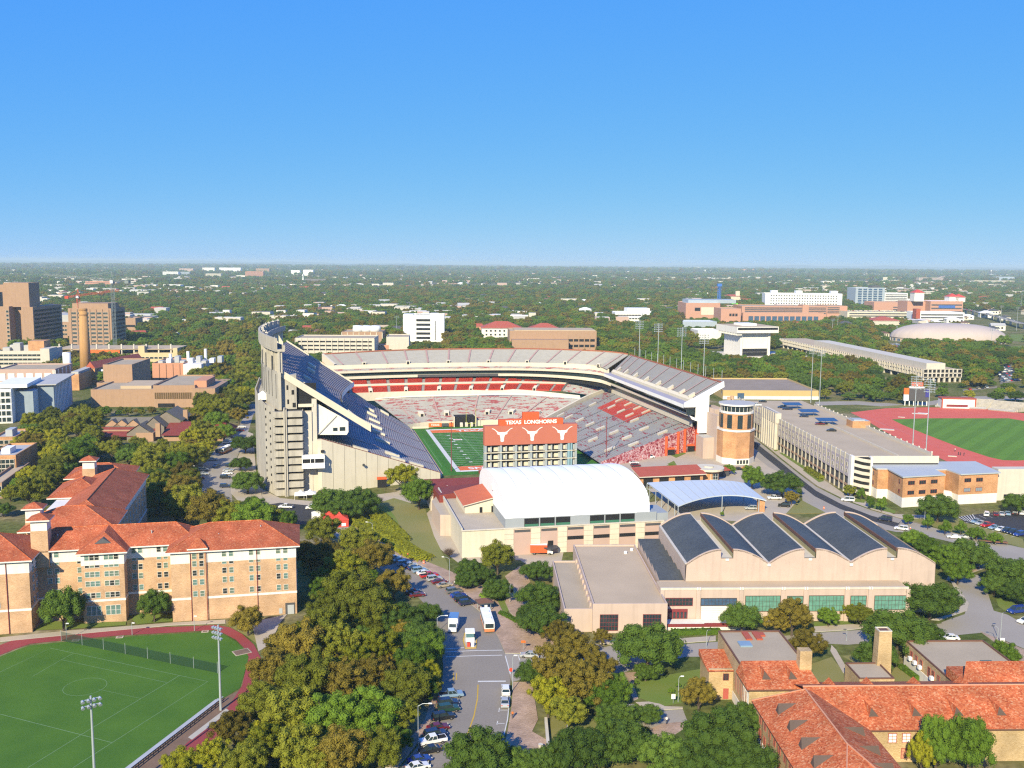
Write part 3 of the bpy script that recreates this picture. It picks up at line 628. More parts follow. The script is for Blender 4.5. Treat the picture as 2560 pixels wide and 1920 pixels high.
# ------------------------------------------------------------------ lighting masts and lamps
def mast(x,y,h,label,rows=2,n=4,face=0.,wd=3.2,z=0.,group=None):
    r=thing('light_mast',label,'light mast',(x,y,z),face,group)
    b=MB();b.bar((0,0,0),(0,0,h),.28,8,r2=.16);b.build('pole',M['steel'],r)
    for k in range(rows):
        b=MB();zz=h-.6-k*1.1;b.box(-wd/2,wd/2,-.08,.08,zz-.08,zz+.08);b.build('crossarm',M['steel'],r)
        for i in range(n):
            xx=-wd/2+.2+(wd-.4)*i/(n-1);b=MB();b.bar((xx,-.15,zz+.15),(xx,-.65,zz-.12),.17,7,r2=.34);b.build('floodlight',M['steel'],r)
    return r
p=P(227,1752,20.6);mast(p.x,p.y,21.5,'grey floodlight mast rising from the near edge of the turf field',2,4,R(35))
p=P(552,1776);mast(p.x,p.y,hgt(544,1562,p),'grey floodlight mast at the corner of the bleacher beside the trees',3,4,R(-30),2.6)
def street_lamp(pxb,top,arm,label,group='street lamps',head='steel'):
    p=P(*pxb);h=hgt(pxb[0],top,p);r=thing('street_lamp',label,'street lamp',(p.x,p.y,.03),0,group)
    b=MB();b.bar((0,0,0),(0,0,h-.5),.09,6,r2=.06)
    b.bar((0,0,h-.5),(arm*.4,0,h),.05,5);b.bar((arm*.4,0,h),(arm,0,h+.1),.045,5);b.build('pole',M['steel'],r)
    b=MB();b.bar((arm-.1,0,h+.1),(arm+.6,0,h+.08),.14,6);b.build('lamp_head',M['white' if head=='steel' else 'darksteel'],r);return r
street_lamp(zc(503,1475),1440+1105*.28933,2.2,'tall street lamp on the brick pavement beside the white pickup')
street_lamp(zc(667,485),1440+345*.28933,2.2,'street lamp left of the white box truck')
street_lamp(zl(1810,770),1240+530*.28933,-2.2,'street lamp on the brick pavement by the angled parked cars')
street_lamp(zl(1145,390),1240+228*.28933,-2.2,'street lamp at the far bend of the road near the red tents')
street_lamp(zc(1318,995),1440+690*.28933,.4,'slim pole lamp at the corner by the stop line')
street_lamp(zc(1790,1345),1440+1150*.28933,.3,'thin lamp standing on the lower lawn by the rust tree')
street_lamp(zdm(1376,300),1100+190*.34358,2,'street lamp by the far tree-lined street, left kerb')
street_lamp(zdm(1770,390),1100+303*.34358,-2,'street lamp by the far tree-lined street, near the concrete ramp')
street_lamp(zq(675,1090),1440+870*.28933,.5,'lamp standing in the green lawn left of the tiled annex')
street_lamp(zq(168,1200),1440+1135*.28933,2,'street lamp over the small drive loop',head='d')
street_lamp(zr(2005,575),1440+320*.28933,.4,'dark lamp pole beside the right-hand junction',head='d')
street_lamp(zr(1980,585),1440+435*.28933,-1.6,'leaning dark lamp beside the right-hand junction',head='d')
street_lamp(zp(1228,745),1120+535*.25316,.2,'grey pole on the dry lawn by the big oak')
street_lamp(zt(742,1335),1120+1180*.28933,.3,'dark lamp pole on the brick steps between the oaks',head='d')
street_lamp(zq(918,620),1440+470*.28933,.3,'thin lamp pole behind the tiled annex by the street',head='d')
street_lamp(zq(2130,560),1440+465*.28933,-.8,'dark lamp on the street behind the square chimney',head='d')
street_lamp(zdm(485,1455),1100+1338*.34358,.15,'short path lamp by the track, leftmost of three before the dorm')
street_lamp(zdm(962,1420),1100+1335*.34358,.15,'short path lamp by the track, middle one of three before the dorm')
street_lamp(zdm(1415,1390),1100+1285*.34358,.15,'short path lamp by the track before the dorm drainpipes')
street_lamp(zdm(1737,1388),1100+1265*.34358,.15,'short path lamp by the round shrub at the dorm corner')
# ------------------------------------------------------------------ stadium: local axes u (right), v (away along the field), z; origin mid-field
SA=R(12.28);SC=(-11.58,496.25,0)
def sthing(name,label,cat): return thing(name,label,cat,SC,SA)
def seatmat(name,base,spot,amount,scale=.16,stretch=(1,1,1)):
    m=mat(name,base,.55,.10,.3,4);t=m.node_tree;N=t.nodes;L=t.links;b=N['Principled BSDF'];src=b.inputs['Base Color'].links[0].from_socket
    tc=N.new('ShaderNodeTexCoord');mp=N.new('ShaderNodeMapping');mp.inputs['Scale'].default_value=stretch;L.new(tc.outputs['Object'],mp.inputs[0])
    n=N.new('ShaderNodeTexNoise');n.inputs['Scale'].default_value=scale;n.inputs['Detail'].default_value=6;n.inputs['Roughness'].default_value=.75;L.new(mp.outputs[0],n.inputs['Vector'])
    r=N.new('ShaderNodeMapRange');r.inputs[1].default_value=1-amount;r.inputs[2].default_value=1.02-amount;L.new(n.outputs[0],r.inputs[0])
    mx=N.new('ShaderNodeMix');mx.data_type='RGBA';mx.inputs[7].default_value=(*spot,1);L.new(r.outputs[0],mx.inputs[0]);L.new(src,mx.inputs[6]);L.new(mx.outputs[2],b.inputs['Base Color']);return m
SEAT_N=seatmat('bench_north',(.40,.39,.38),(.30,.075,.085),.47,.34,(.4,1.3,1))
SEAT_E=seatmat('bench_east',(.36,.36,.36),(.28,.045,.06),.45,.26,(1.2,.5,1))
SEAT_U=seatmat('bench_upper',(.40,.39,.38),(.30,.08,.09),.30,.34,(.5,1.2,1))
SEAT_W=seatmat('bench_west',(.29,.29,.31),(.28,.07,.09),.36,.3,(1.2,.5,1))  # bench grey darkened to put the west stand's shade into the colour
TREAD=mat('tread',(.27,.25,.235),.9,.12,.4,4)
TREAD_R=mat('tread_maroon',(.30,.25,.26),.9,.15,.4,4)
def interp(pts,t):
    "point on a polyline with t in 0..1 spread by chord length, softened"
    P_=[Vector(p) for p in pts];L=[0]
    for i in range(1,len(P_)): L.append(L[-1]+(P_[i]-P_[i-1]).length)
    s=t*L[-1]
    for i in range(1,len(P_)):
        if s<=L[i] or i==len(P_)-1:
            k=(s-L[i-1])/max(1e-6,L[i]-L[i-1])
            p0=P_[max(0,i-2)];p1=P_[i-1];p2=P_[i];p3=P_[min(len(P_)-1,i+1)]
            return .5*((2*p1)+(p2-p0)*k+(2*p0-5*p1+4*p2-p3)*k*k+(3*p1-p0-3*p2+p3)*k**3)
def patch(front,back): return lambda f,t: interp(front,t).lerp(interp(back,t),f)
def stand(root,name,pt,nr,nc,bench,tread,bh=.42,b0=.5,b1=.92):
    "stepped seating: treads and risers joined as one slab, every bench row on it"
    b=MB();s=MB()
    rows=[[pt(i/nr,j/nc) for j in range(nc+1)] for i in range(nr+1)]
    for i in range(nr):
        A=rows[i];B=[Vector((q_.x,q_.y,p.z)) for p,q_ in zip(rows[i],rows[i+1])]
        b.grid([A,B],0);b.grid([B,rows[i+1]],0)
        lo=[a.lerp(c,b0)+Vector((0,0,bh)) for a,c in zip(A,B)];hi=[a.lerp(c,b1)+Vector((0,0,bh)) for a,c in zip(A,B)]
        fr=[v_-Vector((0,0,bh)) for v_ in lo]  # bench front carried down to the tread, added to block light
        s.grid([fr,lo],0);s.grid([lo,hi],0)
    b.build(name,tread,root);o=s.build('bench_rows',bench,root);o['kind']='stuff';return o
def aisle(root,pt,t,wd,n=10,m='aisle',f0=0.,f1=1.):
    pts=[pt(f0+(f1-f0)*i/n,t) for i in range(n+1)];d=pt(.5,min(1,t+.01))-pt(.5,max(0,t-.01));d.z=0;d.normalize();d*=wd/2
    b=MB();b.grid([[p-d+Vector((0,0,.5)) for p in pts],[p+d+Vector((0,0,.5)) for p in pts]]);return b.build('aisle',MATS[m],root)
mat('aisle',(.46,.29,.25),.9,.15,.4,4)
def portal(root,pt,f,t,ln,wd,h=1.5,open_=True,m='cream'):
    "walled opening in the seating; follows the slope"
    a=pt(f,t);e=pt(min(1,f+ln),t);d=pt(f,min(1,t+.005))-pt(f,max(0,t-.005));d.z=0;d.normalize();d*=wd/2
    b=MB();q4=[a-d,e-d,e+d,a+d];b.prism([(p.x,p.y) for p in q4],[p.z-.3 for p in q4],[p.z+h for p in q4],0)
    o=b.build('portal',M[m],root)
    if open_:
        fw=(a-e);fw.z=0;fw.normalize();c=a+fw*.06;b=MB();dd=d*.55
        b.poly([c-dd+Vector((0,0,-.4)),c+dd+Vector((0,0,-.4)),c+dd+Vector((0,0,h*.85)),c-dd+Vector((0,0,h*.85))]);b.build('doorway',M['dark'],o)
    return o
def wallcurve(root,name,pts0,pts1,m,n=40,thick=0.):
    b=MB();b.grid([[interp(pts0,i/n) for i in range(n+1)],[interp(pts1,i/n) for i in range(n+1)]]);return b.build(name,M[m] if isinstance(m,str) else m,root)
# ---- playing field
b=MB();b.poly([(-36,-64,.03),(44,-64,.03),(44,66,.03),(-36,66,.03)]);M['fturf']=turf_mat('football_turf',(.035,.15,.010),(.05,.19,.014),(0,.0545))
fld=b.build('football_field',M['fturf'],None,SC,SA);tag(fld,kind='structure');c=math.cos(SA);s_=math.sin(SA)
foot([(SC[0]+u*c-v*s_,SC[1]+u*s_+v*c) for u,v in ((-122,-95),(125,-70),(135,150),(-122,150))])
def fbox(name,u0,u1,v0,v1,m,z=.045): b=MB();b.poly([(u0,v0,z),(u1,v0,z),(u1,v1,z),(u0,v1,z)]);return b.build(name,m,fld)
W_=M['white']
fbox('sideline_border',-26.6,-24.4,-57,57,MATS['line_paint'],.04);fbox('sideline_border',24.4,26.6,-57,57,MATS['line_paint'],.04);fbox('sideline_border',-26.6,26.6,54.86,57.2,W_,.038);fbox('sideline_border',-26.6,26.6,-57.2,-54.86,W_,.038)
fbox('end_zone',-24.3,24.3,45.8,54.8,M['orangebright'],.05);fbox('end_zone',-24.3,24.3,-54.8,-45.8,M['orangebright'],.05)
for k in range(21): fbox('yard_line',-24.3,24.3,-45.72+4.572*k-.09,-45.72+4.572*k+.09,W_,.055)
for sgn in (-1,1): fbox('hash_line',sgn*9-.12,sgn*9+.12,-45.7,45.7,mat('faint_hash',(.18,.32,.17),.9),.052)
for k in range(9):
    v=-36.576+9.144*k;n_=str(50-abs(k-4)*10)
    for sgn in (-1,1):
        link('yard_number',textmesh(n_,2.6,W_,.003,.03),fld,(sgn*16.2,v,.062)).rotation_euler=(0,0,-sgn*math.pi/2)
link('end_zone_lettering',textmesh('LONGHORNS',6.4,W_,.003,.12),fld,(0,-50.3,.064)).rotation_euler=(0,0,math.pi);link('end_zone_lettering',textmesh('TEXAS',6.4,W_,.003,.12),fld,(0,50.3,.064))
link('field_emblem',textmesh('XII',3.2,M['orangebright'],.003,.05),fld,(-13.2,23,.066));fbox('emblem_ground',-15.6,-10.8,21.4,24.6,W_,.058)
fbox('practice_line',-31.6,-31.4,-45,30,MATS['faint_hash']);fbox('practice_line',-34,-27,10,10.2,MATS['faint_hash']);fbox('practice_line',-34,-27,-22,-21.8,MATS['faint_hash'])
def goal(v,lab):
    r=thing('goal_post',lab,'goal post',(SC[0]-v*s_,SC[1]+v*c,0),SA);b=MB();m=mat('goal_yellow',(.55,.62,.06),.5)
    b.bar((0,1.8,0),(0,1.8,2.6),.14);b.bar((0,1.8,2.6),(0,0,3.1),.12);b.build('post',m,r);b=MB();b.bar((-2.82,0,3.05),(2.82,0,3.05),.11);b.build('crossbar',m,r)
    for x in (-2.82,2.82): b=MB();b.bar((x,0,3.05),(x,0,12),.09);b.build('upright',m,r)
goal(57.3,'yellow-green goal post in front of the dark tunnel')
# ---- west grandstand (tall, left)
wg=sthing('grandstand','tall concrete grandstand with a curved upper deck on the near left of the stadium','grandstand')
lowW=patch([(-36,-71,2.2),(-35.5,-10,2.2),(-36.5,57,2.4)],[(-88,-88.5,22.3),(-89,-10,22.3),(-70,110,18)])
stand(wg,'lower_seating',lowW,46,24,SEAT_W,TREAD_R)
for f,t in ((.30,.06),(.62,.045),(.14,.06),(.33,.13),(.36,.30),(.38,.42),(.40,.52),(.42,.62),(.46,.72),(.50,.80),(.30,.93)): portal(wg,lowW,f,t,.12,2.6,1.25,False)
for t in (.2,.4,.6,.8): aisle(wg,lowW,t,1.1)
b=MB();b.grid([[(-35.8+0*i,-71+128*i/10,0) for i in range(11)],[(-35.8,-71+128*i/10,2.6) for i in range(11)]]);b.box(-35.8,-34.4,-66,56,.0,.9);b.build('front_wall',M['cream'],wg)
b=MB();b.box(-34.3,-33.2,-60,56,.02,.25);b.build('field_kerb',M['brickwalk'],wg)
# cream panelled end wall, each panel a piece
edge=[lowW(i/11,0) for i in range(12)]
for i in range(11):
    p,q_=edge[i],edge[i+1];b=MB();e=.05;b.prism([(p.x-e,p.y-.35),(q_.x+e,q_.y-.35),(q_.x+e,q_.y+.3),(p.x-e,p.y+.3)][::-1],0,[p.z+.9,q_.z+.9,q_.z+.9,p.z+.9][::-1]);b.build('wall_panel',M['cream'],wg)
    bb=MB();n_=(Vector((q_.y-p.y,-(q_.x-p.x),0))).normalized();bb.bar((p.x,p.y-.4,p.z+1),(q_.x,q_.y-.4,q_.z+1),.12,5);bb.build('rail',M['maroon'],wg)
bow=lambda v:-77+9.6*((v+12)/73)**2
def upW(f,t):
    v=-85+146*t;return Vector((bow(v)-36.4*f,v+(f*4 if t>.5 else 0)*(t-.5)*2,27.3+(24.0-3.4*max(0,1-((v+12)/73)**2))*f))
stand(wg,'upper_seating',upW,42,36,SEAT_W,TREAD_R,.45,.70,.92)
for t in (.18,.36,.54,.72): aisle(wg,upW,t,1.1)
for f,t in ((.36,.08),(.37,.30),(.40,.62),(.42,.80),(.46,.88),(.44,.45)): portal(wg,upW,f,t,.10,2.4,1.4,False)
b=MB();n=24;b.grid([[upW(0,i/n)+Vector((.6,0,-1.8)) for i in range(n+1)],[upW(1,i/n)+Vector((0,0,-2.2)) for i in range(n+1)]]);b.grid([[upW(0,i/n)+Vector((.6,0,-1.8)) for i in range(n+1)],[upW(0,i/n)+Vector((.6,0,.9)) for i in range(n+1)]],1);b.build('deck_soffit',[M['darkgrey'],M['white']],wg)
for t,dy,nm in ((0,-1,'raker_beam'),(1,.2,'raker_beam')):
    b=MB();A=[upW(i/12,t) for i in range(13)];lo=[p+Vector((0,0,-2.3)) for p in A];hi=[p+Vector((0,0,.8)) for p in A];y0,y1=sorted((0,dy))
    for k in range(12):
        b.prism([(lo[k].x,lo[k].y+y0),(lo[k+1].x,lo[k+1].y+y0),(lo[k+1].x,lo[k+1].y+y1),(lo[k].x,lo[k].y+y1)],[lo[k].z,lo[k+1].z,lo[k+1].z,lo[k].z],[hi[k].z,hi[k+1].z,hi[k+1].z,hi[k].z])
    b.build(nm,M['cream'],wg)
# suites under the deck
sec=[(-89.5,24.2),(-77.6,23.8),(-76.8,25),(-76.8,29.6),(-80,31.8),(-89.5,37.4)]
b=MB();n=16;ring=lambda v:[(u+bow(v)-bow(-84),v,z) for u,z in sec]
b.grid([ring(-84.5+140*i/n)+[ring(-84.5+140*i/n)[0]] for i in range(n+1)]);b.poly(ring(-84.5));su_=b.build('suite_level',M['whitelime'],wg)
for u0,u1,z0,z1 in ((-83,-81.2,25.6,27),(-80.3,-78,25.6,27.2)): b=MB();b.box(u0,u1,-84.62,-84.5,z0,z1);b.build('window',M['glass'],su_)
b=MB();b.bar((-89,-84.7,24.6),(-81.6,-84.7,32.2),.35,4);b.build('brace',M['limestone'],su_)
b=MB();b.box(-91.6,-89.6,-86,-83,20,39.5);b.box(-91.6,-89.5,-86.4,40,0,22);b.build('pier',M['limestone'],wg)
b=MB();b.box(-98,-89.6,-84,-83.5,36,46,0);b.build('void',M['dark'],wg)
b=MB();b.box(-95.05,-91.65,-86.6,-84,0,34.5);b.build('end_wall',M['limestone'],wg);b=MB();b.box(-89.6,-87.8,-88.9,-85,0,22.6);b.build('end_wall',M['cream'],wg);b=MB();b.box(-97,-91,-86.2,-85.8,36.3,37.6);b.build('parapet',M['cream'],wg)
# ramp drum
b=MB();pl=[(-103.4,-88),(-107,-87.6),(-110.8,-78),(-114.7,-54),(-117.2,-25),(-117.2,20),(-112,62),(-100,62),(-100,-80)]
pl=[(-100,-80)]+[(-100,62),(-112,62),(-117.2,20),(-117.2,-25),(-114.7,-54),(-110.8,-78),(-107,-87.6),(-103.4,-88)]
b.prism(pl[::-1],0,35.2);dr=b.build('ramp_drum',M['concrete'],wg)
for u0,v0,u1,v1,nn in ((-107,-87.6,-110.8,-78,7),(-110.8,-78,-114.7,-54,15),(-114.7,-54,-117.2,-25,18)):
    pass
b=MB();k=[(-107,-87.6),(-110.8,-78),(-114.7,-54),(-117.2,-25),(-117.2,20)]
for i in range(4): b.prism([(k[i][0],k[i][1]),(k[i][0]+.5,k[i][1]),(k[i+1][0]+.5,k[i+1][1]),(k[i+1][0],k[i+1][1])],35.2,36.6)
b.build('drum_parapet',M['concrete'],dr)
for a_,(fu) in ((0,.35),(1,.86)):
    for j in range(10):
        u=-107-3.8*fu;v=-87.6+9.6*fu;z=4.2+3.25*j+(.9 if a_ else 0);b=MB();b.box(-.55,.55,-.12,.3,0,.95);o=b.build('slot',M['dark'],dr,(u,v,z));o.rotation_euler=(0,R(-22) ,math.atan2(9.6,-3.8)+math.pi)
b=MB();b.box(-106.4,-95.6,-88.6,-80,0.2,35.4);b.build('ramp_core',M['dark'],wg)
for j in range(11):
    z=2.4+3.25*j
    b=MB();b.prism([(-107.3,-88.2),(-106.3,-90.4),(-103.1,-90.4),(-103.1,-86.2),(-107.3,-86.2)],z-2.2 if j else .2,z+.2);b.build('ramp_parapet',M['concrete'],wg)
    b=MB();b.prism([(-101.6,-90.6),(-95.5,-90.6),(-95.1,-89.6),(-95.1,-80),(-101.6,-80)],z-2.0 if j else .2,z+.35);b.build('ramp_parapet',M['concrete'],wg)
b=MB();b.box(-103.05,-102.4,-91.6,-84,0,36.4);b.box(-102.2,-101.65,-91.2,-84,0,36);b.build('ramp_pier',M['concrete'],wg)
# stair core, facade, columns and the top ring
b=MB();b.box(-104.9,-97.6,-85.5,-77,35.5,49.5);b.box(-104.9,-103.4,-85.7,-84,49.5,51.6);co=b.build('stair_core',M['concrete'],wg)
for u,z,w in ((-101.6,43.5,.7),(-99.6,41.5,1.0),(-101.4,37.6,.7),(-99.3,36.2,1.3)): b=MB();b.box(u,u+w,-85.6,-85.45,z,z+1.9);b.build('opening',M['dark'],co)
rg=lambda v:-114+8.6*((v+22)/64)**2
n=26;vv=[-88+125*i/n for i in range(n+1)]
b=MB()
for i in range(n):
    a,e=vv[i],vv[i+1];b.prism([(rg(a),a),(rg(a)+1.2,a),(rg(e)+1.2,e),(rg(e),e)],35,51)
b.build('facade',M['concrete'],wg)
b=MB()
for i in range(n):
    a,e=vv[i],vv[i+1];b.prism([(rg(a)-.8,a),(rg(a)+3,a),(rg(e)+3,e),(rg(e)-.8,e)],59.5,60.4);b.prism([(rg(a)-.9,a),(rg(a)+.0,a),(rg(e)+.0,e),(rg(e)-.9,e)],60.4,65);b.prism([(rg(a)+2.6,a),(rg(a)+3.1,a),(rg(e)+3.1,e),(rg(e)+2.6,e)],60.4,62)
b.build('ring_beam',M['concrete'],wg)
for i in range(13):
    v=-86+120*i/12;wd=1.5 if i>2 else 2.4;b=MB();b.box(rg(v)+.2,rg(v)+2.4,v-wd/2,v+wd/2,50.5,59.6);b.build('column',M['cream' if i>5 else 'concrete'],wg)
for i in range(5):
    v=-88+5.2*i;b=MB();b.box(rg(v)+.1,rg(v)+.9,v+.2,v+4.3,50.8,59.5);b.build('facade_panel',M['concrete'],wg)
for i in range(7):
    v=-85+7*i;b=MB();b.box(rg(v)-.25,rg(v)+.2,v,v+1.1,40,57 if i%2 else 50);b.build('slot',M['darkgrey'],wg)
for i in range(9):
    v=-60+90*i/8;b=MB();b.bar((rg(v)+1,v,60.5),(rg(v)+1,v,66.3),.12,5);b.box(rg(v)+.4,rg(v)+1.6,v-.8,v+.8,65.1,65.6);b.build('ring_lamp',M['limestone'],wg)
# projecting white balcony booth on the end wall
b=MB();b.box(-96,-86.8,-92.4,-89,11.6,13.8);b.box(-96,-86.8,-92.4,-89,15.6,16.9);b.box(-95.6,-87.2,-91.6,-89,13.8,15.6,1)
for x in (-95.8,-92.5,-90.8,-87):b.box(x-.12,x+.12,-92.3,-91.9,13.8,15.6)
b.build('booth',[M['white'],M['dark']],wg)
b=MB();b.box(-64.6,-60.8,-82.3,-81.4,0,3.6,0);b.box(-64.8,-60.6,-82.6,-81.6,3.6,4.6,1);b.build('gate',[M['dark'],M['orange']],wg)
b=MB();b.box(-88.3,-86.9,-89.3,-88.6,17.5,18.5);b.build('opening',M['dark'],wg)
b=MB();b.bar((-70.5,-84.6,10.6),(-70.5,-84.2,10.6),.6,8);b.build('loudspeaker',M['darksteel'],wg)
b=MB();b.prism([(-114,-62),(-110.5,-62),(-110.5,-57),(-114,-57)],36.3,38.4);b.poly([(-114.2,-62.2,38.4),(-110.3,-62.2,38.4),(-112.2,-59.5,40)]);b.poly([(-110.3,-62.2,38.4),(-110.3,-56.8,38.4),(-112.2,-59.5,40)]);b.poly([(-110.3,-56.8,38.4),(-114.2,-56.8,38.4),(-112.2,-59.5,40)]);b.poly([(-114.2,-56.8,38.4),(-114.2,-62.2,38.4),(-112.2,-59.5,40)])
tag(b.build('canopy_tent',M['white'],None,SC,SA),'small white pavilion tent on top of the concrete ramp drum','tent')
# ---- north grandstand (far end)
ng=sthing('grandstand','curved far-end grandstand with red club seats, dark suite band and grey upper deck','grandstand')
lf=[(-37,58,2.6),(-26,63.2,3),(0,64.5,3),(24,63,3),(40,55,2.6)];lb=[(-53,97,12),(-28,95.6,13.3),(0,95,13.5),(38,96,13),(76,89,10.5)]
lowN=patch(lf,lb);stand(ng,'lower_seating',lowN,34,40,SEAT_N,TREAD)
for t in (.10,.28,.50,.66,.82): aisle(ng,lowN,t,1.0)
for t in (.165,.33,.585,.74,.885): portal(ng,lowN,.24 if t>.1 else .4,t,.10,3.0,1.9)
wallcurve(ng,'front_wall',[(p[0],p[1]-.05,0) for p in lf],[(p[0],p[1]-.05,p[2]+.5) for p in lf],'cream')
rf_=[(-84,93,16.6),(-40,97.5,16.6),(0,98,16.6),(36,100.6,16),(67,103,14.4)];rb=[(-88,106,23),(-40,110.5,23),(0,111,23),(38,114,22.4),(78,119,20.5)]
lb2=[(-84,92.6,12),(-53,96.6,12),(0,96,13.5),(38,97,13),(76,90,10.5)]
wallcurve(ng,'mid_wall',lb2,[(-84,92.8,17.2),(-40,97.3,17.2),(0,97.8,17.2),(36,100.4,16.6),(76,92.6,13)],'cream')
wallcurve(ng,'handrail',[(p[0],p[1]-.4,p[2]+1.0) for p in lb],[(p[0],p[1]-.4,p[2]+1.35) for p in lb],'white')
club=patch(rf_,rb);NSEC=15
for half,(f0,f1) in enumerate(((0,.46),(.56,1))):
    for k in range(NSEC):
        t0,t1=k/NSEC+.006,(k+1)/NSEC-.006
        pt=lambda f,t,f0=f0,f1=f1,t0=t0,t1=t1: club(f0+(f1-f0)*f,t0+(t1-t0)*t)
        b=MB();nr=6
        for i in range(nr):
            A=[pt(i/nr,j/3) for j in range(4)];B=[pt((i+1)/nr,j/3) for j in range(4)];Bz=[Vector((y.x,y.y,x.z)) for x,y in zip(A,B)]
            b.grid([[p+Vector((0,0,.75)) for p in A],[p+Vector((0,0,.75)) for p in Bz]]);b.grid([[p+Vector((0,0,.75)) for p in Bz],[p+Vector((0,0,.75)) for p in B]]);b.grid([A,[p+Vector((0,0,.75)) for p in A]])
        b.build('seat_block',M['redseat'],ng)
b=MB();b.grid([[club(f,j/30) for j in range(31)] for f in (0,.25,.5,.75,1)]);b.grid([[club(.48,j/30)+Vector((0,0,.6)) for j in range(31)],[club(.48,j/30)+Vector((0,0,1.6)) for j in range(31)]],1);b.grid([[club(.48,j/30)+Vector((0,0,1.6)) for j in range(31)],[club(.56,j/30)+Vector((0,0,1.3)) for j in range(31)]],1);b.build('club_deck',[TREAD,M['cream']],ng)
for k in range(1,NSEC,2): portal(ng,club,.0,k/NSEC,.2,2.4,1.7)
side=patch([(67.4,103,14.4),(88,98.5,11.6)],[(78.4,119,20.5),(97.5,112,14.4)]);stand(ng,'corner_seating',side,16,8,SEAT_N,TREAD)
b=MB();b.grid([[side(f,0)+Vector((-.3,0,0)) for f in (0,.5,1)],[side(f,0)+Vector((-.3,0,1.8)) for f in (0,.5,1)]]);b.build('divider_wall',M['cream'],ng)
b=MB();bd=[(40,55,2.6),(76,89,10.5),(98,107,14)];b.grid([[interp(bd,i/10)+Vector((0,0,-2)) for i in range(11)],[interp(bd,i/10)+Vector((0,0,1.5)) for i in range(11)],[interp(bd,i/10)+Vector((1,-1,1.5)) for i in range(11)],[interp(bd,i/10)+Vector((1,-1,-2)) for i in range(11)]]);b.build('divider_wall',M['cream'],ng)
sb=[(-90,103,23.2),(-40,108.8,23.4),(0,109.4,23.4),(40,110.6,22.8),(70,108.6,21),(90,100,19),(95.5,90,17.5)]
off=lambda dz,k=0.:[(p[0],p[1]+k,p[2]+dz*(1 if p[0]<60 else (1.1 if p[0]<80 else 1.25))) for p in sb]
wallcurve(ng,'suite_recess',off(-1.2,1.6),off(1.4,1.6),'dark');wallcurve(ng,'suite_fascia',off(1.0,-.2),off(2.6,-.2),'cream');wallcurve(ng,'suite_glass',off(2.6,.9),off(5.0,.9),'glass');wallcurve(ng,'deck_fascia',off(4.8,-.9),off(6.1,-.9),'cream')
b=MB();b.grid([[interp(off(.95,-.35),i/30) for i in range(10,19)],[interp(off(2.55,-.35),i/30) for i in range(10,19)]]);b.build('video_ribbon',M['darkgrey'],ng)
wallcurve(ng,'soffit',off(4.8,-.9),off(4.8,2.4),'darkgrey');wallcurve(ng,'ledge',off(2.6,-.2),off(2.6,1.6),'cream')
nar=patch(off(5.6,-.7),off(6.9,3.0));stand(ng,'ledge_seating',nar,4,40,SEAT_N,TREAD)
wallcurve(ng,'upper_wall',off(6.6,3.1),off(9.4,3.6),'cream')
uf=[(p[0]*.985,p[1]+4.2,p[2]) for p in off(9.3)];ub=[(-83,135,36.6),(-40,139,38),(0,140,38.4),(50,138.5,38.2),(88,131,37.4),(106,120,37),(113,108,36.6)]
uf[0]=(-76,110,32.4)
upN=patch(uf,ub);stand(ng,'upper_seating',upN,26,44,SEAT_U,TREAD)
for k in range(14): aisle(ng,upN,(k+.6)/14,1.1)
for k in range(0,14,2): portal(ng,upN,-.02,(k+1.6)/14 if k<12 else .95,.06,2.4,1.6)
b=MB();ubt=[interp(ub,i/40) for i in range(41)];b.grid([[p+Vector((0,.6,-14)) for p in ubt],[p+Vector((0,.6,1.0)) for p in ubt]]);b.build('back_wall',M['orangebrick'],ng)
b=MB();b.grid([[p+Vector((0,.3,.5)) for p in ubt],[p+Vector((0,.3,1.1)) for p in ubt]]);b.build('rail',mat('rust_rail',(.36,.12,.075),.7),ng)
b=MB();e0=[upN(i/4,0) for i in range(5)];b.grid([[p+Vector((-.2,-.2,-4)) for p in e0],[p+Vector((-.2,-.2,1.0)) for p in e0],[p+Vector((1,0,1.0)) for p in e0]]);b.build('end_wall',M['cream'],ng)
b=MB();b.box(-92,-80,106,136,0,30);b.build('corner_block',M['orangebrick'],ng)
b=MB();b.box(-8.7,3.6,63.6,72,.1,6.0,0);b.box(-9.3,-8.7,62.6,72,.1,6.3,1);b.box(3.6,4.2,62.6,72,.1,6.3,1);tn=b.build('tunnel',[M['dark'],M['cream']],ng)
for j in range(3): b=MB();b.prism([(-5.6+3*j,62.6),(-3.8+3*j,62.6),(-4+3*j,64),(-5.4+3*j,64)],0.1,[1.6,1.6,3,3]);b.build('tunnel_wall',M['limestone'],ng)
b=MB();b.box(-24,-16.4,63.1,63.4,.5,2.7);o=b.build('advert_panel',M['orangebright'],ng);link('lettering',textmesh('TEXAS',1.7,W_,.01,.03),o,(-20.2,63.05,1.6)).rotation_euler=(math.pi/2,0,0)
b=MB();b.box(-16.2,-12.2,63.1,63.4,.7,2.5);b.build('video_panel',M['darkgrey'],ng);b=MB();b.box(-12,-9,63.1,63.4,.5,2.7);b.build('advert_panel',M['orangebright'],ng)
b=MB();b.box(-36,-24.5,60,60.4,.3,1.5);o=b.build('advert_panel',M['cream'],ng)
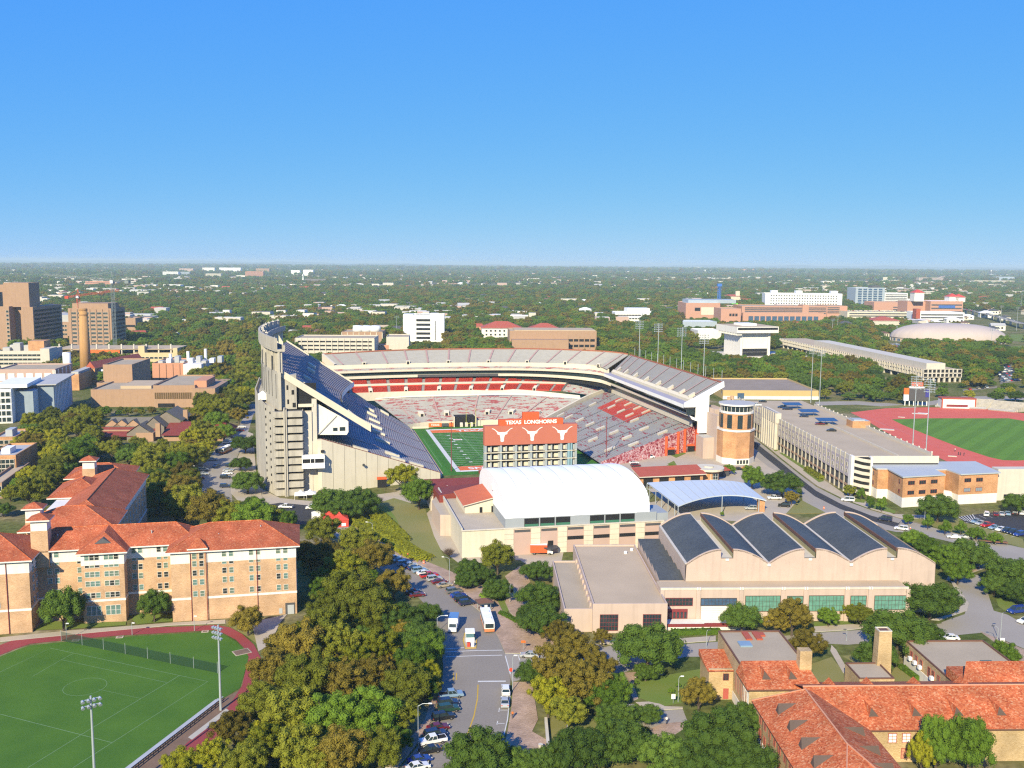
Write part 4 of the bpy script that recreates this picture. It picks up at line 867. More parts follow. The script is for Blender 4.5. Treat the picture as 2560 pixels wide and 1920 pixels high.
# ---- east grandstand (right)
eg=sthing('grandstand','right-hand grandstand with red reserved block, suite gallery and cantilevered upper deck','grandstand')
lowE=patch([(42,-60,2),(41,0,2.3),(41,54,2.5)],[(103,-28,12.7),(100.5,30,12.9),(98,106,13.6)])
stand(eg,'lower_seating',lowE,46,26,SEAT_E,TREAD)
red=lambda f,t: lowE(.64+.33*f,.40+.36*t)+Vector((0,0,.5))
for k in range(8):
    b=MB()
    for i in range(2):
        f0=(k*2+i)/16;f1=(k*2+i+.75)/16;A=[red(f0,j/6) for j in range(7)];B=[red(f1,j/6) for j in range(7)];B=[Vector((y.x,y.y,x.z)) for x,y in zip(A,B)];b.grid([A,B]);b.grid([[p-Vector((0,0,.4)) for p in A],A])
    b.build('seat_block',M['redseat'],eg)
for f,t in ((.66,.38),(.70,.47),(.70,.57),(.70,.68),(.86,.42),(.86,.52),(.86,.62),(.86,.72),(.60,.24),(.66,.10),(.36,.34),(.38,.22),(.34,.10),(.32,.46),(.30,.58),(.28,.70),(.24,.82),(.20,.93),(.60,.84),(.14,.16),(.14,.36)): portal(eg,lowE,f,t,.10,2.1,1.0,False)
for t in (.14,.28,.42,.56,.70,.84): aisle(eg,lowE,t,.8,m='tread')
b=MB();p0=[lowE(i/8,0) for i in range(9)]
def muralmat():
    m=bpy.data.materials.new('mural_print');m.use_nodes=True;t=m.node_tree;N=t.nodes;L=t.links;b=N['Principled BSDF'];b.inputs['Roughness'].default_value=.6
    tc=N.new('ShaderNodeTexCoord');n=N.new('ShaderNodeTexNoise');n.inputs['Scale'].default_value=.55;n.inputs['Detail'].default_value=6;n.inputs['Distortion'].default_value=1.2;L.new(tc.outputs['Object'],n.inputs['Vector'])
    r=N.new('ShaderNodeValToRGB');e=r.color_ramp.elements;cs=[(.3,(.10,.02,.03)),(.42,(.33,.035,.05)),(.5,(.50,.22,.24)),(.56,(.66,.55,.55)),(.62,(.48,.05,.05)),(.72,(.16,.03,.05))]
    while len(e)<len(cs): e.new(.5)
    for i,(p,c_) in enumerate(cs): e[i].position=p;e[i].color=(*c_,1)
    L.new(n.outputs[0],r.inputs[0]);L.new(r.outputs[0],b.inputs['Base Color']);return m
MUR=muralmat()
for i in range(8):
    p,q_=p0[i],p0[i+1];b=MB();b.poly([(p.x,p.y-.3,0),(q_.x,q_.y-.3,0),(q_.x,q_.y-.3,q_.z+.8),(p.x,p.y-.3,p.z+.8)]);b.build('mural_panel',MUR,eg)
for u,z in ((83,11),(91,12.5),(95.6,13)):
    v=-28-(103-u)*.52;b=MB();b.box(u-.6,u+.6,v-1.1,v-.3,0,min(z,lowE((u-42)/61,0).z+.8));b.build('pilaster',M['orange'],eg)
for u in (85.5,99):
    v=-28-(103-u)*.52;b=MB();b.box(u-2.5,u+2.5,v-.9,v+.8,0,3.0,0);b.box(u-2.6,u+2.6,v-1.2,v+.8,3.0,3.8,1);b.build('gate',[M['dark'],M['orange']],eg)
b=MB();b.box(103.2,106.2,-30,-27.2,0,13.4);b.build('pilaster',M['orange'],eg)
# suites and upper deck
def strip(name,a,e,m): b=MB();b.grid([[Vector(a[0]).lerp(Vector(a[1]),i/10) for i in range(11)],[Vector(e[0]).lerp(Vector(e[1]),i/10) for i in range(11)]]);return b.build(name,M[m] if isinstance(m,str) else m,eg)
n0,f0=-37.5,98.
strip('terrace',((103,n0+8,12.7),(98,f0+4,13.6)),((102,n0+4,13.0),(100,f0,14)),'limestone')
strip('terrace_wall',((100,n0+6,12.9),(98,f0+4,13.8)),((100,n0+6,16.2),(98,f0+4,16.8)),'limestone')
strip('suite_glass',((99,n0,16.2),(97.5,f0,16.8)),((99,n0,19.2),(97.5,f0,19.6)),'glass')
strip('suite_fascia',((96.2,n0,19.2),(95.5,f0,19.5)),((96.2,n0,20.6),(95.5,f0,20.9)),'limestone')
strip('suite_floor',((96.2,n0,19.2),(95.5,f0,19.5)),((99,n0,19.2),(97.5,f0,19.6)),'darkgrey')
strip('suite_glass',((98,n0,20.6),(97,f0,20.9)),((98,n0,24.2),(97,f0,24.4)),'glass')
strip('deck_fascia',((92.4,n0,23.8),(92.8,f0,24.4)),((92.4,n0,25.7),(92.8,f0,26.2)),'white')
strip('soffit',((92.4,n0,23.8),(92.8,f0,24.4)),((99,n0,24.2),(98,f0,24.5)),'darkgrey')
strip('terrace',((92.4,n0,25.7),(92.8,f0,26.2)),((97,n0,26.6),(97,f0,27)),mat('lilac_terrace',(.33,.32,.39),.8))
for k in range(26):
    v0=n0+1+(f0-n0-8)*k/26;z0=26.4+.35*k/26;w=(f0-n0)/26
    b=MB();b.prism([(96.2,v0),(97.6,v0),(97.6,v0+w*.96),(96.2,v0+w*.96)],z0,[z0+1.4,z0+2.6,z0+2.6,z0+1.4]);b.build('wall_panel',M['cream'],eg)
upE=patch([(98,n0,28.2),(98,f0-6,28.8)],[(112.6,n0,36.1),(113,f0+8,36.7)])
stand(eg,'upper_seating',upE,22,24,SEAT_U,TREAD)
for k in range(9): aisle(eg,upE,(k+.6)/9.2,1.0)
for k in range(8): portal(eg,upE,-.06,(k+.6)/8.5,.22,2.0,1.6,False)
b=MB();b.grid([[Vector((112.8,n0,33.5)),Vector((113.2,f0+8,34))],[Vector((112.8,n0,37.0)),Vector((113.2,f0+8,37.6))]]);b.build('rail',MATS['rust_rail'],eg)
b=MB();b.grid([[Vector((99,n0,24.2)),Vector((98,f0,24.4))],[Vector((113.2,n0,34.4)),Vector((113.4,f0+8,35))]]);b.grid([[Vector((113.2,n0,34.4)),Vector((113.4,f0+8,35))],[Vector((113.2,n0,36.4)),Vector((113.4,f0+8,37))]]);b.build('deck_soffit',M['darkgrey'],eg)
pr=[(92.4,23.9),(99.4,24),(99.6,19.6),(95,19.8),(98.2,17.6),(100,17.6),(100,12.5),(106,12.5),(106,30.4),(113.4,34.2),(113.2,37),(112.3,37),(97.5,29.2),(92.4,26.8)]
pr=[(92.4,24.4),(98.6,24.4),(98.6,18.8),(95.2,20.2),(96.6,18.2),(99.8,17),(100,11),(105.6,11),(105.6,30.2),(113.6,34.4),(113.3,37.2),(97.6,29.0),(92.4,26.6)]
b=MB();k=len(pr);f_=[(u,n0-1.3,z) for u,z in pr];bk=[(u,n0-.2,z) for u,z in pr];b.poly(f_)
for i in range(k): b.poly([f_[i],f_[(i+1)%k],bk[(i+1)%k],bk[i]][::-1])
b.build('end_wall',M['white'],eg)
b=MB();b.box(93.4,97.6,n0-1.8,n0-1.1,20.6,23.4);b.build('suite_end',M['glass'],eg)
for k in range(7):
    v=n0+6+k*15;b=MB();b.box(104,106,v-.8,v+.8,0,31);b.build('column',M['limestone'],eg)
b=MB();b.box(106,108,n0,100,0,24);b.build('back_wall',M['orangebrick'],eg)
for k in range(14):
    v=n0+3+k*10.2;b=MB();b.bar((114,v,30),(114,v,42.5),.12,5);b.build('flagpole',M['steel'],eg)
for k,(pxx,top,bot) in enumerate(((1600,801,890),(1647,808,898),(1706,818,918),(1762,835,930))):
    u0=115.5;d=ray(pxx,top);cu=math.cos(SA);su2=math.sin(SA);t=(u0+SC[0]*cu+SC[1]*su2)/(d[0]*cu+d[1]*su2);x,y,z=d[0]*t,d[1]*t,H+d[2]*t
    mast(x,y,z,'tall floodlight mast behind the right-hand grandstand, %s from the far end'%ORD[k],5,4,R(195),5.2,group='stadium floodlight masts')
# stone link building and brick tower
lk=sthing('stair_building','pale stone stair building between the white stand end and the brick tower','building')
b=MB();b.box(106,112,-45,-30,0,24);b.box(112,118,-52,-38,0,27);b.box(104.2,106,-52,-40,0,22);b.build('wall',M['pinkstone'],lk)
b=MB();b.box(98.6,104.6,-49,-40,0,10.6,0,1);b.build('lower_block',[M['pinkstone'],M['greyroof']],lk)
for z in (10,16): 
    b=MB();b.box(107,110,-45.2,-45,z,z+4);b.build('opening',M['dark'],lk)
for u,v in ((114,-44),(117,-41)): b=MB();b.bar((u,v,27),(u,v,30),1.1,8);b.build('turret',M['brick'],lk)
tw=thing('brick_tower','octagonal orange brick tower with glazed round top beside the stadium','tower',(0,0,0));cu,cv=111.5,-58.
tw.location=(SC[0]+cu*c-cv*s_,SC[1]+cu*s_+cv*c,0);tw.rotation_euler=(0,0,SA);foot([(tw.location.x+12*a,tw.location.y+12*e) for a,e in ((-1,-1),(1,-1),(1,1),(-1,1))])
def octp(r,k=8,o=.3927): return [(r*math.cos(o+6.2832*i/k),r*math.sin(o+6.2832*i/k)) for i in range(k)]
b=MB();b.prism(octp(9.1),0,3.0);b.build('base',M['whitelime'],tw);b=MB();b.prism(octp(8.9),3.0,16);b.build('lower_wall',M['orangebrick'],tw)
b=MB();b.prism(octp(9.2),16,16.9);b.build('cornice',M['whitelime'],tw);b=MB();b.prism(octp(8.0,24,0),16.9,24.6);b.build('drum',M['orangebrick'],tw)
b=MB();b.prism(octp(8.3,24,0),24.6,25.6);b.build('cornice',M['whitelime'],tw);b=MB();b.prism(octp(7.6,24,0),25.6,28.4);b.build('glazed_ring',M['glass'],tw);b=MB();b.prism(octp(8.7,32,0),28.4,29.2,0,1);b.build('roof',[M['whitelime'],M['greyroof']],tw)
for i in range(10):
    a=6.2832*i/10+.1;o=win(tw,8.02*math.cos(a),8.02*math.sin(a),17.6,winmesh(2.3,6.4,3,7,M['glass'],M['darksteel'],.08,.08));o.rotation_euler=(0,0,a+math.pi/2)
for i in range(24):
    a=6.2832*i/24;b=MB();b.box(7.6*math.cos(a)-.08,7.6*math.cos(a)+.08,7.6*math.sin(a)-.08,7.6*math.sin(a)+.08,25.6,28.4);b.build('mullion',M['whitelime'],tw)
fa=9.0*math.cos(.3927)-.72
for z in (14.0,10.6,9.3,6.2,4.9):
    for i in range(4): b=MB();b.box(-.2,.2,-.06,.1,0,.45);b.build('vent_hole',M['dark'],tw,(-2.1+1.4*i,-fa,z))
for i in range(4): win(tw,-2.4+1.6*i,-8.44,.5,winmesh(1.1,1.8,1,1,M['glass'],M['limestone']))
# ---- scoreboard
sbd=sthing('scoreboard','big burnt-orange scoreboard back with three white steer-head emblems on an open steel frame','scoreboard')
b=MB();b.box(-15.2,28.3,-66.6,-63,13.7,22.6);b.build('panel',M['burnt'],sbd)
b=MB();b.box(-8.4,21.7,-66.2,-63.6,22.62,25.3);o=b.build('sign',M['orange'],sbd)
l_=link('lettering',textmesh('TEXAS  LONGHORNS',2.3,W_,.05,.09),o,(6.6,-66.3,23.9));l_.rotation_euler=(math.pi/2,0,0)
w_=max(v.co.x for v in l_.data.vertices)-min(v.co.x for v in l_.data.vertices);l_.scale=(24/w_,1,1)
b=MB();b.box(2.7,10.4,-65.8,-63.8,25.3,28.4);b.build('top_box',M['orange'],sbd)
hr=[(0,.15),(.12,.145),(.20,.165),(.28,.22),(.36,.29),(.43,.325),(.50,.34),(.50,.315),(.43,.29),(.36,.25),(.28,.165),(.235,.10),(.25,.06),(.19,.03),(.13,.02),(.11,-.05),(.085,-.13),(.08,-.22),(.085,-.28),(.05,-.315),(0,-.32)]
em=MB();out=[(x,z) for x,z in hr]+[(-x,z) for x,z in reversed(hr[1:-1])]
em.poly([(x*9.6,0,z*9.6) for x,z in out][::-1]);EM=em.mesh('emblem',W_)
for u in (-7.0,7.0,21.2): link('emblem',EM,sbd,(u,-66.66,18.3))
for i in range(7):
    u=-14.6+i*7.1;b=MB();b.box(u-.5,u+.5,-66.2,-65.2,0,13.7);b.box(u-.5,u+.5,-64.2,-63.4,0,13.7);b.build('column',M['steel'],sbd)
for i in range(4):
    z=2.7+3.65*i;b=MB();b.box(-15.2,28.3,-66.5,-65.8,z,z+.35);b.box(-15.2,28.3,-65.8,-63.4,z+.1,z+.2,1);b.build('walkway',[M['cream'],M['darkgrey']],sbd)
for i in range(3):
    for k in range(12):
        u=-14+3.55*k+ (k//2)*.02;b=MB();b.box(u,u+2.7,-64.6,-63.6,3.3+3.65*i,5.3+3.65*i);b.box(u+1.7,u+2.4,-65.3,-64.6,3.2+3.65*i,5.6+3.65*i,1);b.build('cabinet',[M['cream'],M['alu']],sbd)
b=MB();b.box(-15,28,-63.4,-62.9,3,13.6);b.build('screen_back',M['darkgrey'],sbd)
b=MB();b.box(24,25,-66.4,-65.6,2.8,13.6);b.box(25.4,26.2,-66.4,-65.6,2.8,13.6);b.build('ladder_cage',mat('blue_steel',(.25,.40,.48),.5),sbd)
b=MB();b.box(-17,30,-63,-61.4,0,1.4,0);b.build('planter_wall',M['darkred'],sbd)
# lamp pole in front of the seats and one by the left seats
for pb,tp,lb_ in ((z3b:=(1440+345*.217,880+1285*.217),880+760*.217,'thin dark pole in front of the right-hand grandstand'),((900+1578*.14467,1178),900+1095*.14467,'thin dark pole in front of the end zone')):
    p=P(*pb);h=hgt(pb[0],tp,p);b=MB();b.bar((0,0,0),(0,0,h),.22,6,r2=.14);b.bar((0,0,h),(0,0,h+.6),.3,6);tag(b.build('pole',M['maroon'],None,(p.x,p.y,0)),lb_,'pole','thin poles at the open end')
# ------------------------------------------------------------------ dormitory (left)
dm=thing('dormitory','long brick dormitory with red tiled hip roofs beside the sports field','building',(-90.2,246.7,0),R(12.5))
footbox(dm,-60,34,-3,22,2);footbox(dm,-42,-18,20,112,2)
DG=[M['dormglass'],mat('dark_blind',(.035,.04,.04),.25,.2,.6,2),mat('teal_blind',(.13,.22,.20),.25,.2,.6,2)]
def wing(x0,x1,y0,y1,h=19.3):
    b=MB();b.box(x0,x1,y0,y1,0,15.9,0,bot=False);b.box(x0-.06,x1+.06,y0-.06,y1+.06,15.9,h,1,bot=False);b.box(x0-.1,x1+.1,y0-.1,y1+.1,5.9,6.5,1);b.build('wall',[M['brick'],M['whitelime']],dm)
wing(0,32.4,0,19);wing(-34.6,0,7.6,19.5);wing(-22.8,-12.2,3.1,8);wing(-60,-34.6,-.3,19);wing(-38,-20.8,19,100,18.8);wing(-44,-33,58,92,18)
def dwin(x,y,z,w=1.05,h=1.45,face='S',nx=1,g=None): win(dm,x,y,z,winmesh(w,h,nx,2,g or random.choice(DG),M['whitelime'],.09,.07),face)
for z in (7.0,9.9,12.7,15.4,17.4)[:4]+(17.4,): pass
ZF=[7.0,10.2,12.75,15.3,17.35]
for x in (13.6,15.4,20.6,22.4,27.7,29.6):
    for z in ZF: dwin(x,-.07 if z>15.8 else -.01,z)
for x in (6.0,7.8):
    for z in ZF: dwin(x,-.32,z-.2)
for x in (-31.6,-29.8,-24.2,-10.4,-8.8,-4.0,-2.3):
    for z in ZF: dwin(x,7.53 if z>15.8 else 7.59,z)
for x0 in (-21.4,-16.6):
    for i in range(3):
        for z in ZF: dwin(x0+1.25*i,3.03 if z>15.8 else 3.09,z,1.05,1.35,g=random.choice([DG[0],DG[2],DG[2],DG[1]]))
        dwin(x0+1.25*i,3.09,2.2,1.05,2.5,g=DG[2])
for x in (-42.4,-44.2):
    for z in ZF: dwin(x,-.37 if z>15.8 else -.31,z)
for y in (3,6,10,14): 
    for z in ZF: dwin(-34.53,y,z,face='E')
for y in range(24,98,6):
    for z in ZF[:4]: dwin(-20.79,y,z,face='E')
for x in (-36,-31,-26): dwin(x,18.95,16.5)
b=MB();b.box(5.0,8.9,-.3,0,0,20.2);b.build('bay',M['brick'],dm);b=MB();hip(b,4.8,9.1,-.8,2.5,20.2,2.3,.5);b.build('bay_roof',[M['tile'],M['whitelime']],dm)
def roof(x0,x1,y0,y1,z,rise,ov=1.1,e0=None,e1=None):
    b=MB();a,c_=hip(b,x0,x1,y0,y1,z,rise,ov,0,e0,e1);o=b.build('roof',[M['tile'],M['whitelime']],dm);bb=MB();bb.bar(a,c_,.18,5)
    for q0 in ((x0-ov,y0-ov),(x1+ov,y0-ov),(x1+ov,y1+ov),(x0-ov,y1+ov)):
        e=min((a,c_),key=lambda p:(p[0]-q0[0])**2+(p[1]-q0[1])**2);bb.bar((q0[0],q0[1],z+.05),e,.14,4)
    bb.build('ridge_cap',M['tileold'],o);return o
roof(0,32.4,0,19,19.4,4.9);roof(-37,6,7.6,19.5,19.45,4.4);roof(-60,-34.6,-.3,19,19.5,4.9)
b=MB();x0,x1,yf,yb,z=-23.9,-11.1,2.0,13.6,19.4;ap=(-17.5,7.5,23.6);rd=(-17.5,14,24)   # projecting bay with hipped roof
b.poly([(x0,yf,z),(x1,yf,z),ap]);b.poly([(x1,yf,z),(x1,yb,z),rd,ap]);b.poly([(x0,yb,z),(x0,yf,z),ap,rd]);b.poly([(x0,yf,z-.35),(x1,yf,z-.35),(x1,yf,z),(x0,yf,z)],1);b.poly([(x1,yf,z-.35),(x1,8,z-.35),(x1,8,z),(x1,yf,z)],1);b.poly([(x0,yf,z-.35),(x0,8,z-.35),(x1,8,z-.35),(x1,yf,z-.35)],1);b.build('roof',[M['tile'],M['whitelime']],dm)
b=MB();b.poly([(-19.6,4.35,21.35),(-15.4,4.35,21.35),(-17.5,4.9,22.6)]);b.poly([(-15.4,4.35,21.35),(-17.5,6.5,22.75),(-17.5,4.9,22.6)]);b.poly([(-19.6,4.35,21.35),(-17.5,4.9,22.6),(-17.5,6.5,22.75)]);b.build('dormer_vent',[M['darkgrey']],dm)
roof(-38,-20.8,36,100,18.9,4.9);roof(-44,-19.6,30,48,18.95,4.6,1.0);roof(-46,-30,72,92,18.6,4.2);roof(-48,-27,104,120,18,3.6)
b=MB();b.box(-48,-27,104,120,0,18);b.build('wall',M['brick'],dm)
for x,y,h in ((-35.6,6.5,28),(-44,34,24.5),(-42,100,25)):
    b=MB();b.box(x,x+4.2,y,y+4.2,15,h-3);b.box(x+.1,x+4.1,y+.1,y+4.1,h-3,h,1);b.build('stair_tower',[M['brick'],M['whitelime']],dm);b=MB();hip(b,x,x+4.2,y,y+4.2,h,1.5,.8);b.build('tower_roof',[M['tile'],M['whitelime']],dm)
for x in (5.0,9.0,22.1,-40,-44): 
    y=(-.42 if x<10 and x>0 else -.12) if x>0 else -.5
    b=MB();b.bar((x,y,0),(x,y,19),.10,5);b.build('downpipe',M['maroon'],dm)
b=MB();b.box(29.3,31.9,-.05,.1,0,3.2);b.box(29.9,31.6,-.1,0,0,2.6,1);b.build('door',[M['darkgrey'],M['alu']],dm);b=MB();b.box(27.6,28.5,-.06,.05,.3,1.8);b.build('vent_panel',M['alu'],dm)
b=MB();b.box(-20,4,24,40,0,11,0,1);b.build('link_wing',[M['limestone'],M['greyroof']],dm)
for x,y,z in ((2,15,21.6),(12,5,21.6),(23,7,22.8),(-6,10.4,22),(-30,11,22),(-27,60,21.5),(-30,80,22.4)): b=MB();b.bar((x,y,z-.6),(x,y,z+.7),.16,6);b.build('roof_vent',M['alu'],dm)
# ------------------------------------------------------------------ arena with white membrane roof
ta=thing('sports_hall','sports hall with a white arched membrane roof on a pink and cream base','building',(1.17,308.3,0),R(12))
footbox(ta,-26,54,0,60,2)
b=MB();b.prism([(-17.5,0),(52,0),(52,58),(-17.5,58)],0,9.0,0,1);b.build('podium',[M['cream'],M['walk']],ta)
b=MB();b.prism([(-21,27),(-17.5,26),(-17.5,58),(-21.5,47)],0,7.6,0,1);b.build('side_podium',[M['pinkstone'],M['walk']],ta)
for k in range(6):
    x0=-.2+9.1*k;b=MB();b.box(x0,x0+5.8,-.12,0,0,8.6);b.build('wall_panel',M['pinkpanel'],ta)
    b=MB();b.box(x0+.2,x0+5.6,-.2,-.05,7.7,8.5);b.build('louvre',M['darkgrey'],ta)
    if k>1: b=MB();b.box(x0+.1,x0+5.7,-.18,-.05,4.3,5.5);b.build('opening',M['dark'],ta)
for k in range(7):
    x0=-3.5+9.1*k
    for j in range(5): b=MB();b.box(x0,x0+3.2,-.3,-.02,.1+1.78*j,1.8+1.78*j);b.build('stone_course',M['cream'],ta)
b=MB();b.box(-17.6,52.1,-.35,.3,9.0,9.35);b.box(-17.7,-17.3,0,58,9,10.1);b.build('coping',M['limestone'],ta)
b=MB();b.box(11.4,13.2,-.25,-.05,2.6,4.3);b.build('opening',M['dark'],ta);b=MB();b.bar((12,-1.6,2.4),(12,-1.6,2.7),2.6,14);b.bar((12,-1.6,0),(12,-1.6,2.4),.25,6);b.build('entrance_canopy',M['darksteel'],ta)
b=MB();b.box(-3,49.6,.4,46,9.0,12.3,bot=False);b.box(47,54,1.2,12,9,11.6);b.build('grey_wall',mat('grey_panel',(.33,.36,.39),.6,.06,.3,3),ta)
for x in (3.4,8.8,14.2,26,31.4,36.8):
    b=MB();b.box(x,x+4.9,.28,.45,9.4,12.1,0);b.box(x+.1,x+4.8,.2,.3,9.4,10.2,1);b.build('bay_opening',[M['dark'],mat('green_fence',(.05,.17,.11),.8)],ta)
b=MB();n=22;ar=[]
for i in range(n+1):
    t=math.pi*i/n;ar.append((25.2-24.6*math.cos(t)*(1 if i<n/2 else .98),12.3+9.9*math.sin(t)**.62))
NB=9
for k in range(NB):
    x0=-3.1+50.2*k/NB;x1=-3.1+50.2*(k+1)/NB;rows=[]
    for j in range(5):
        s=j/4;bul=.16*math.sin(math.pi*s);rows.append([(x0+(x1-x0)*s,y,z+bul*(.3+.7*(z-12.3)/9.9)) for y,z in ar])
    bb=MB();bb.grid(rows[::-1]);smooth(bb.build('membrane_bay',M['fabric'],ta))
for k in range(1,NB):
    bb=MB();xs_=-3.1+50.2*k/NB
    for i in range(n): bb.bar((xs_,ar[i][0],ar[i][1]+.05),(xs_,ar[i+1][0],ar[i+1][1]+.05),.09,4,cap=False)
    bb.build('seam_cable',M['alu'],ta)
b=MB();b.poly([(-3.1,y,z) for y,z in ar]);b.poly([(47.1,y,z) for y,z in ar][::-1])
rows=[[(-3.1-1.6*math.sin(math.pi*j/8)*0-(1.4*math.sin(t_*math.pi/2)),y,12.3+(z-12.3)*(1-t_*.0)) for y,z in ar] for j,t_ in ((0,0),)]
b.build('end_membrane',M['fabric'],ta)
b=MB();b.bar((-3.6,22,18),(-3.0,22,18),1.1,10);b.build('air_vent',M['white'],ta)
gh=thing('clubhouse','small house with orange-red gabled roof on the podium beside the white membrane hall','building',ta.location,R(12))
b=MB();b.box(-13,-1.6,22,42,9.02,12);b.poly([(-13,22,12),(-1.6,22,12),(-1.6,22,14.6)]);b.poly([(-13,42,12),(-1.6,42,14.6),(-1.6,42,12)]);b.poly([(-1.6,22,12),(-1.6,42,12),(-1.6,42,14.6),(-1.6,22,14.6)]);b.build('wall',M['cream'],gh)
b=MB();b.prism([(-13.8,21),(-1.2,21),(-1.2,43),(-13.8,43)],[11.7,14.6,14.6,11.7],[12.0,14.9,14.9,12.0],1,0,True);b.build('roof',[mat('orange_red_roof',(.52,.135,.06),.7,.1,.4,5),M['limestone']],gh)
b=MB();b.box(-3.6,-2.2,21.9,22.05,9.02,11.2);b.box(-7.8,-6.8,21.9,22.05,9.02,11);b.build('door',M['dark'],gh)
rr=thing('concourse_roof','low building with dark red roof between the white hall and the stadium','building',ta.location,R(12))
b=MB();b.prism([(-20,62),(56,62),(56,74),(-20,74)],0,7.6);b.build('wall',M['limestone'],rr);b=MB();b.prism([(-21,60.8),(57,60.8),(57,75),(-21,75)],7.6,[7.7,7.7,9.6,9.6],0);b.build('roof',M['darkred'],rr)
b=MB();b.prism([(-19,44),(-1,44),(-1,62),(-19,62)],0,[10.4,12.6,10.2,9]);b.build('side_roof',M['darkred'],rr);footbox(rr,-22,57,42,76,2)
def tentobj(x,y,w,h,m,label,rz=0,z=0.):
    b=MB();r=w/2;z1=h*.55
    for sx in (-1,1):
        for sy in (-1,1): b.bar((sx*r*.95,sy*r*.95,0),(sx*r*.95,sy*r*.95,z1),.06,5)
    q4=[(-r,-r),(r,-r),(r,r),(-r,r)]
    for i in range(4):
        a,e=q4[i],q4[(i+1)%4];mi=[(a[0]*.35,a[1]*.35,z1+(h-z1)*.42),(e[0]*.35,e[1]*.35,z1+(h-z1)*.42)]
        b.poly([(*a,z1),(*e,z1),mi[1],mi[0]]);b.poly([mi[0],mi[1],(0,0,h)]);b.poly([(*a,z1-.35),(*e,z1-.35),(*e,z1),(*a,z1)])
    return b,label
def puttent(px_,w,h,m,label,rz=.2,z=0.,walls=False,group=None):
    p=P(*px_,z);r=thing('canopy_tent',label,'tent',(p.x,p.y,z+.03),rz,group);b,_=tentobj(0,0,w,h,m,label);b.build('canopy',M[m],r)
    if walls:
        b=MB();k=w/2*.94;b.box(-k,k,-k,k,.05,h*.52,0,bot=False);o=b.build('side_wall',M[m],r)
        for sx in (-1,1):
            b=MB();b.box(sx*k*.45-.8,sx*k*.45+.8,-k-.04,-k+.02,.4,1.5);b.build('print',M['white'],o)
    return r
M['tentred']=mat('red_tent',(.62,.075,.05),.6,.05,.4,3)
puttent((825,1309),6.2,5.2,'tentred','red canopy tent with white print, left of the pair by the road',R(14),walls=True);puttent((848,1313),6.6,5.2,'tentred','red canopy tent with white print, right of the pair by the road',R(14),walls=True);puttent((797,1300),5.2,4.6,'white','white canopy tent behind the two red tents',R(14),walls=True)
puttent(zt(200,400),6,3.6,'white','white canopy tent beside the orange-roofed clubhouse',R(12),5.)
puttent((752,1246),5,3.6,'white','white peaked tent at the foot of the concrete ramp, left one',R(12));puttent((775,1244),5,3.6,'white','white peaked tent at the foot of the concrete ramp, right one',R(12))
# ------------------------------------------------------------------ curved carport roof
cpz=thing('carport','carport with a pale curved metal roof beside the white membrane hall','carport',P(1693,1292),0);o_=cpz.location
def wl(pt,z): p=P(*pt,z);return (p.x-o_.x,p.y-o_.y,z)
A=[wl(zv(160,18),6.5),wl(zv(375,180),5.2)];Bm=[wl(zv(580,0),8.6),wl(zv(680,105),7.6)];Cc=[wl(zv(830,20),7.8),wl(zv(985,140),5.0)]
b=MB();n=12
NR=[];FR=[]
for i in range(n+1):
    t=i/n;f=lambda a,m_,c_:tuple((1-t)**2*a[k]+2*t*(1-t)*(2*m_[k]-.5*(a[k]+c_[k]))+t*t*c_[k] for k in range(3))
    NR.append(f(A[1],Bm[1],Cc[1]));FR.append(f(A[0],Bm[0],Cc[0]))
up=lambda L_,d:[(x,y,z+d) for x,y,z in L_]
for i in range(n):
    bb=MB();bb.grid([[NR[i],NR[i+1]],[FR[i],FR[i+1]]]);bb.grid([[FR[i],FR[i+1]],up(FR[i:i+2],-.4)]);bb.grid([up(NR[i:i+2],-.4),NR[i:i+2]]);bb.grid([up(FR[i:i+2],-.4),up(NR[i:i+2],-.4)]);bb.build('roof_sheet',mat('pale_metal_roof',(.56,.62,.68),.4,.05,.2,4,metal=.1),cpz)
for i in range(1,n): bb=MB();bb.bar((NR[i][0],NR[i][1],NR[i][2]+.05),(FR[i][0],FR[i][1],FR[i][2]+.05),.07,4,cap=False);bb.build('standing_seam',M['alu'],cpz)
for L_,ks in ((NR,(0,6,11)),(FR,(0,4,8,12))):
    for k in ks: bb=MB();x,y,z=L_[k];bb.bar((x,y,0),(x,y,z-.4),.18,6);bb.build('post',M['steel'],cpz)
for k in range(5):
    t=(k+.5)/5;x=NR[0][0]*(1-t)+FR[0][0]*t;y=NR[0][1]*(1-t)+FR[0][1]*t;z=NR[0][2]*(1-t)+FR[0][2]*t;bb=MB();bb.bar((x,y,0),(x,y,z-.4),.15,5);bb.build('post',M['steel'],cpz)
sheet('car_park',px(zv(160,60),zv(380,235),zv(560,250),zv(990,215),zv(985,140),zv(700,30)),.03,M['walk'],ft=1)
bk=MB();x,y,z=NR[-1];bk.box(x-2.6,x-.3,y+1,y+4,0,4.6);bk.build('brick_pier',M['orangebrick'],cpz)
foot([(p[0]+o_.x,p[1]+o_.y) for p in (NR[0],NR[-1],FR[-1],FR[0])])
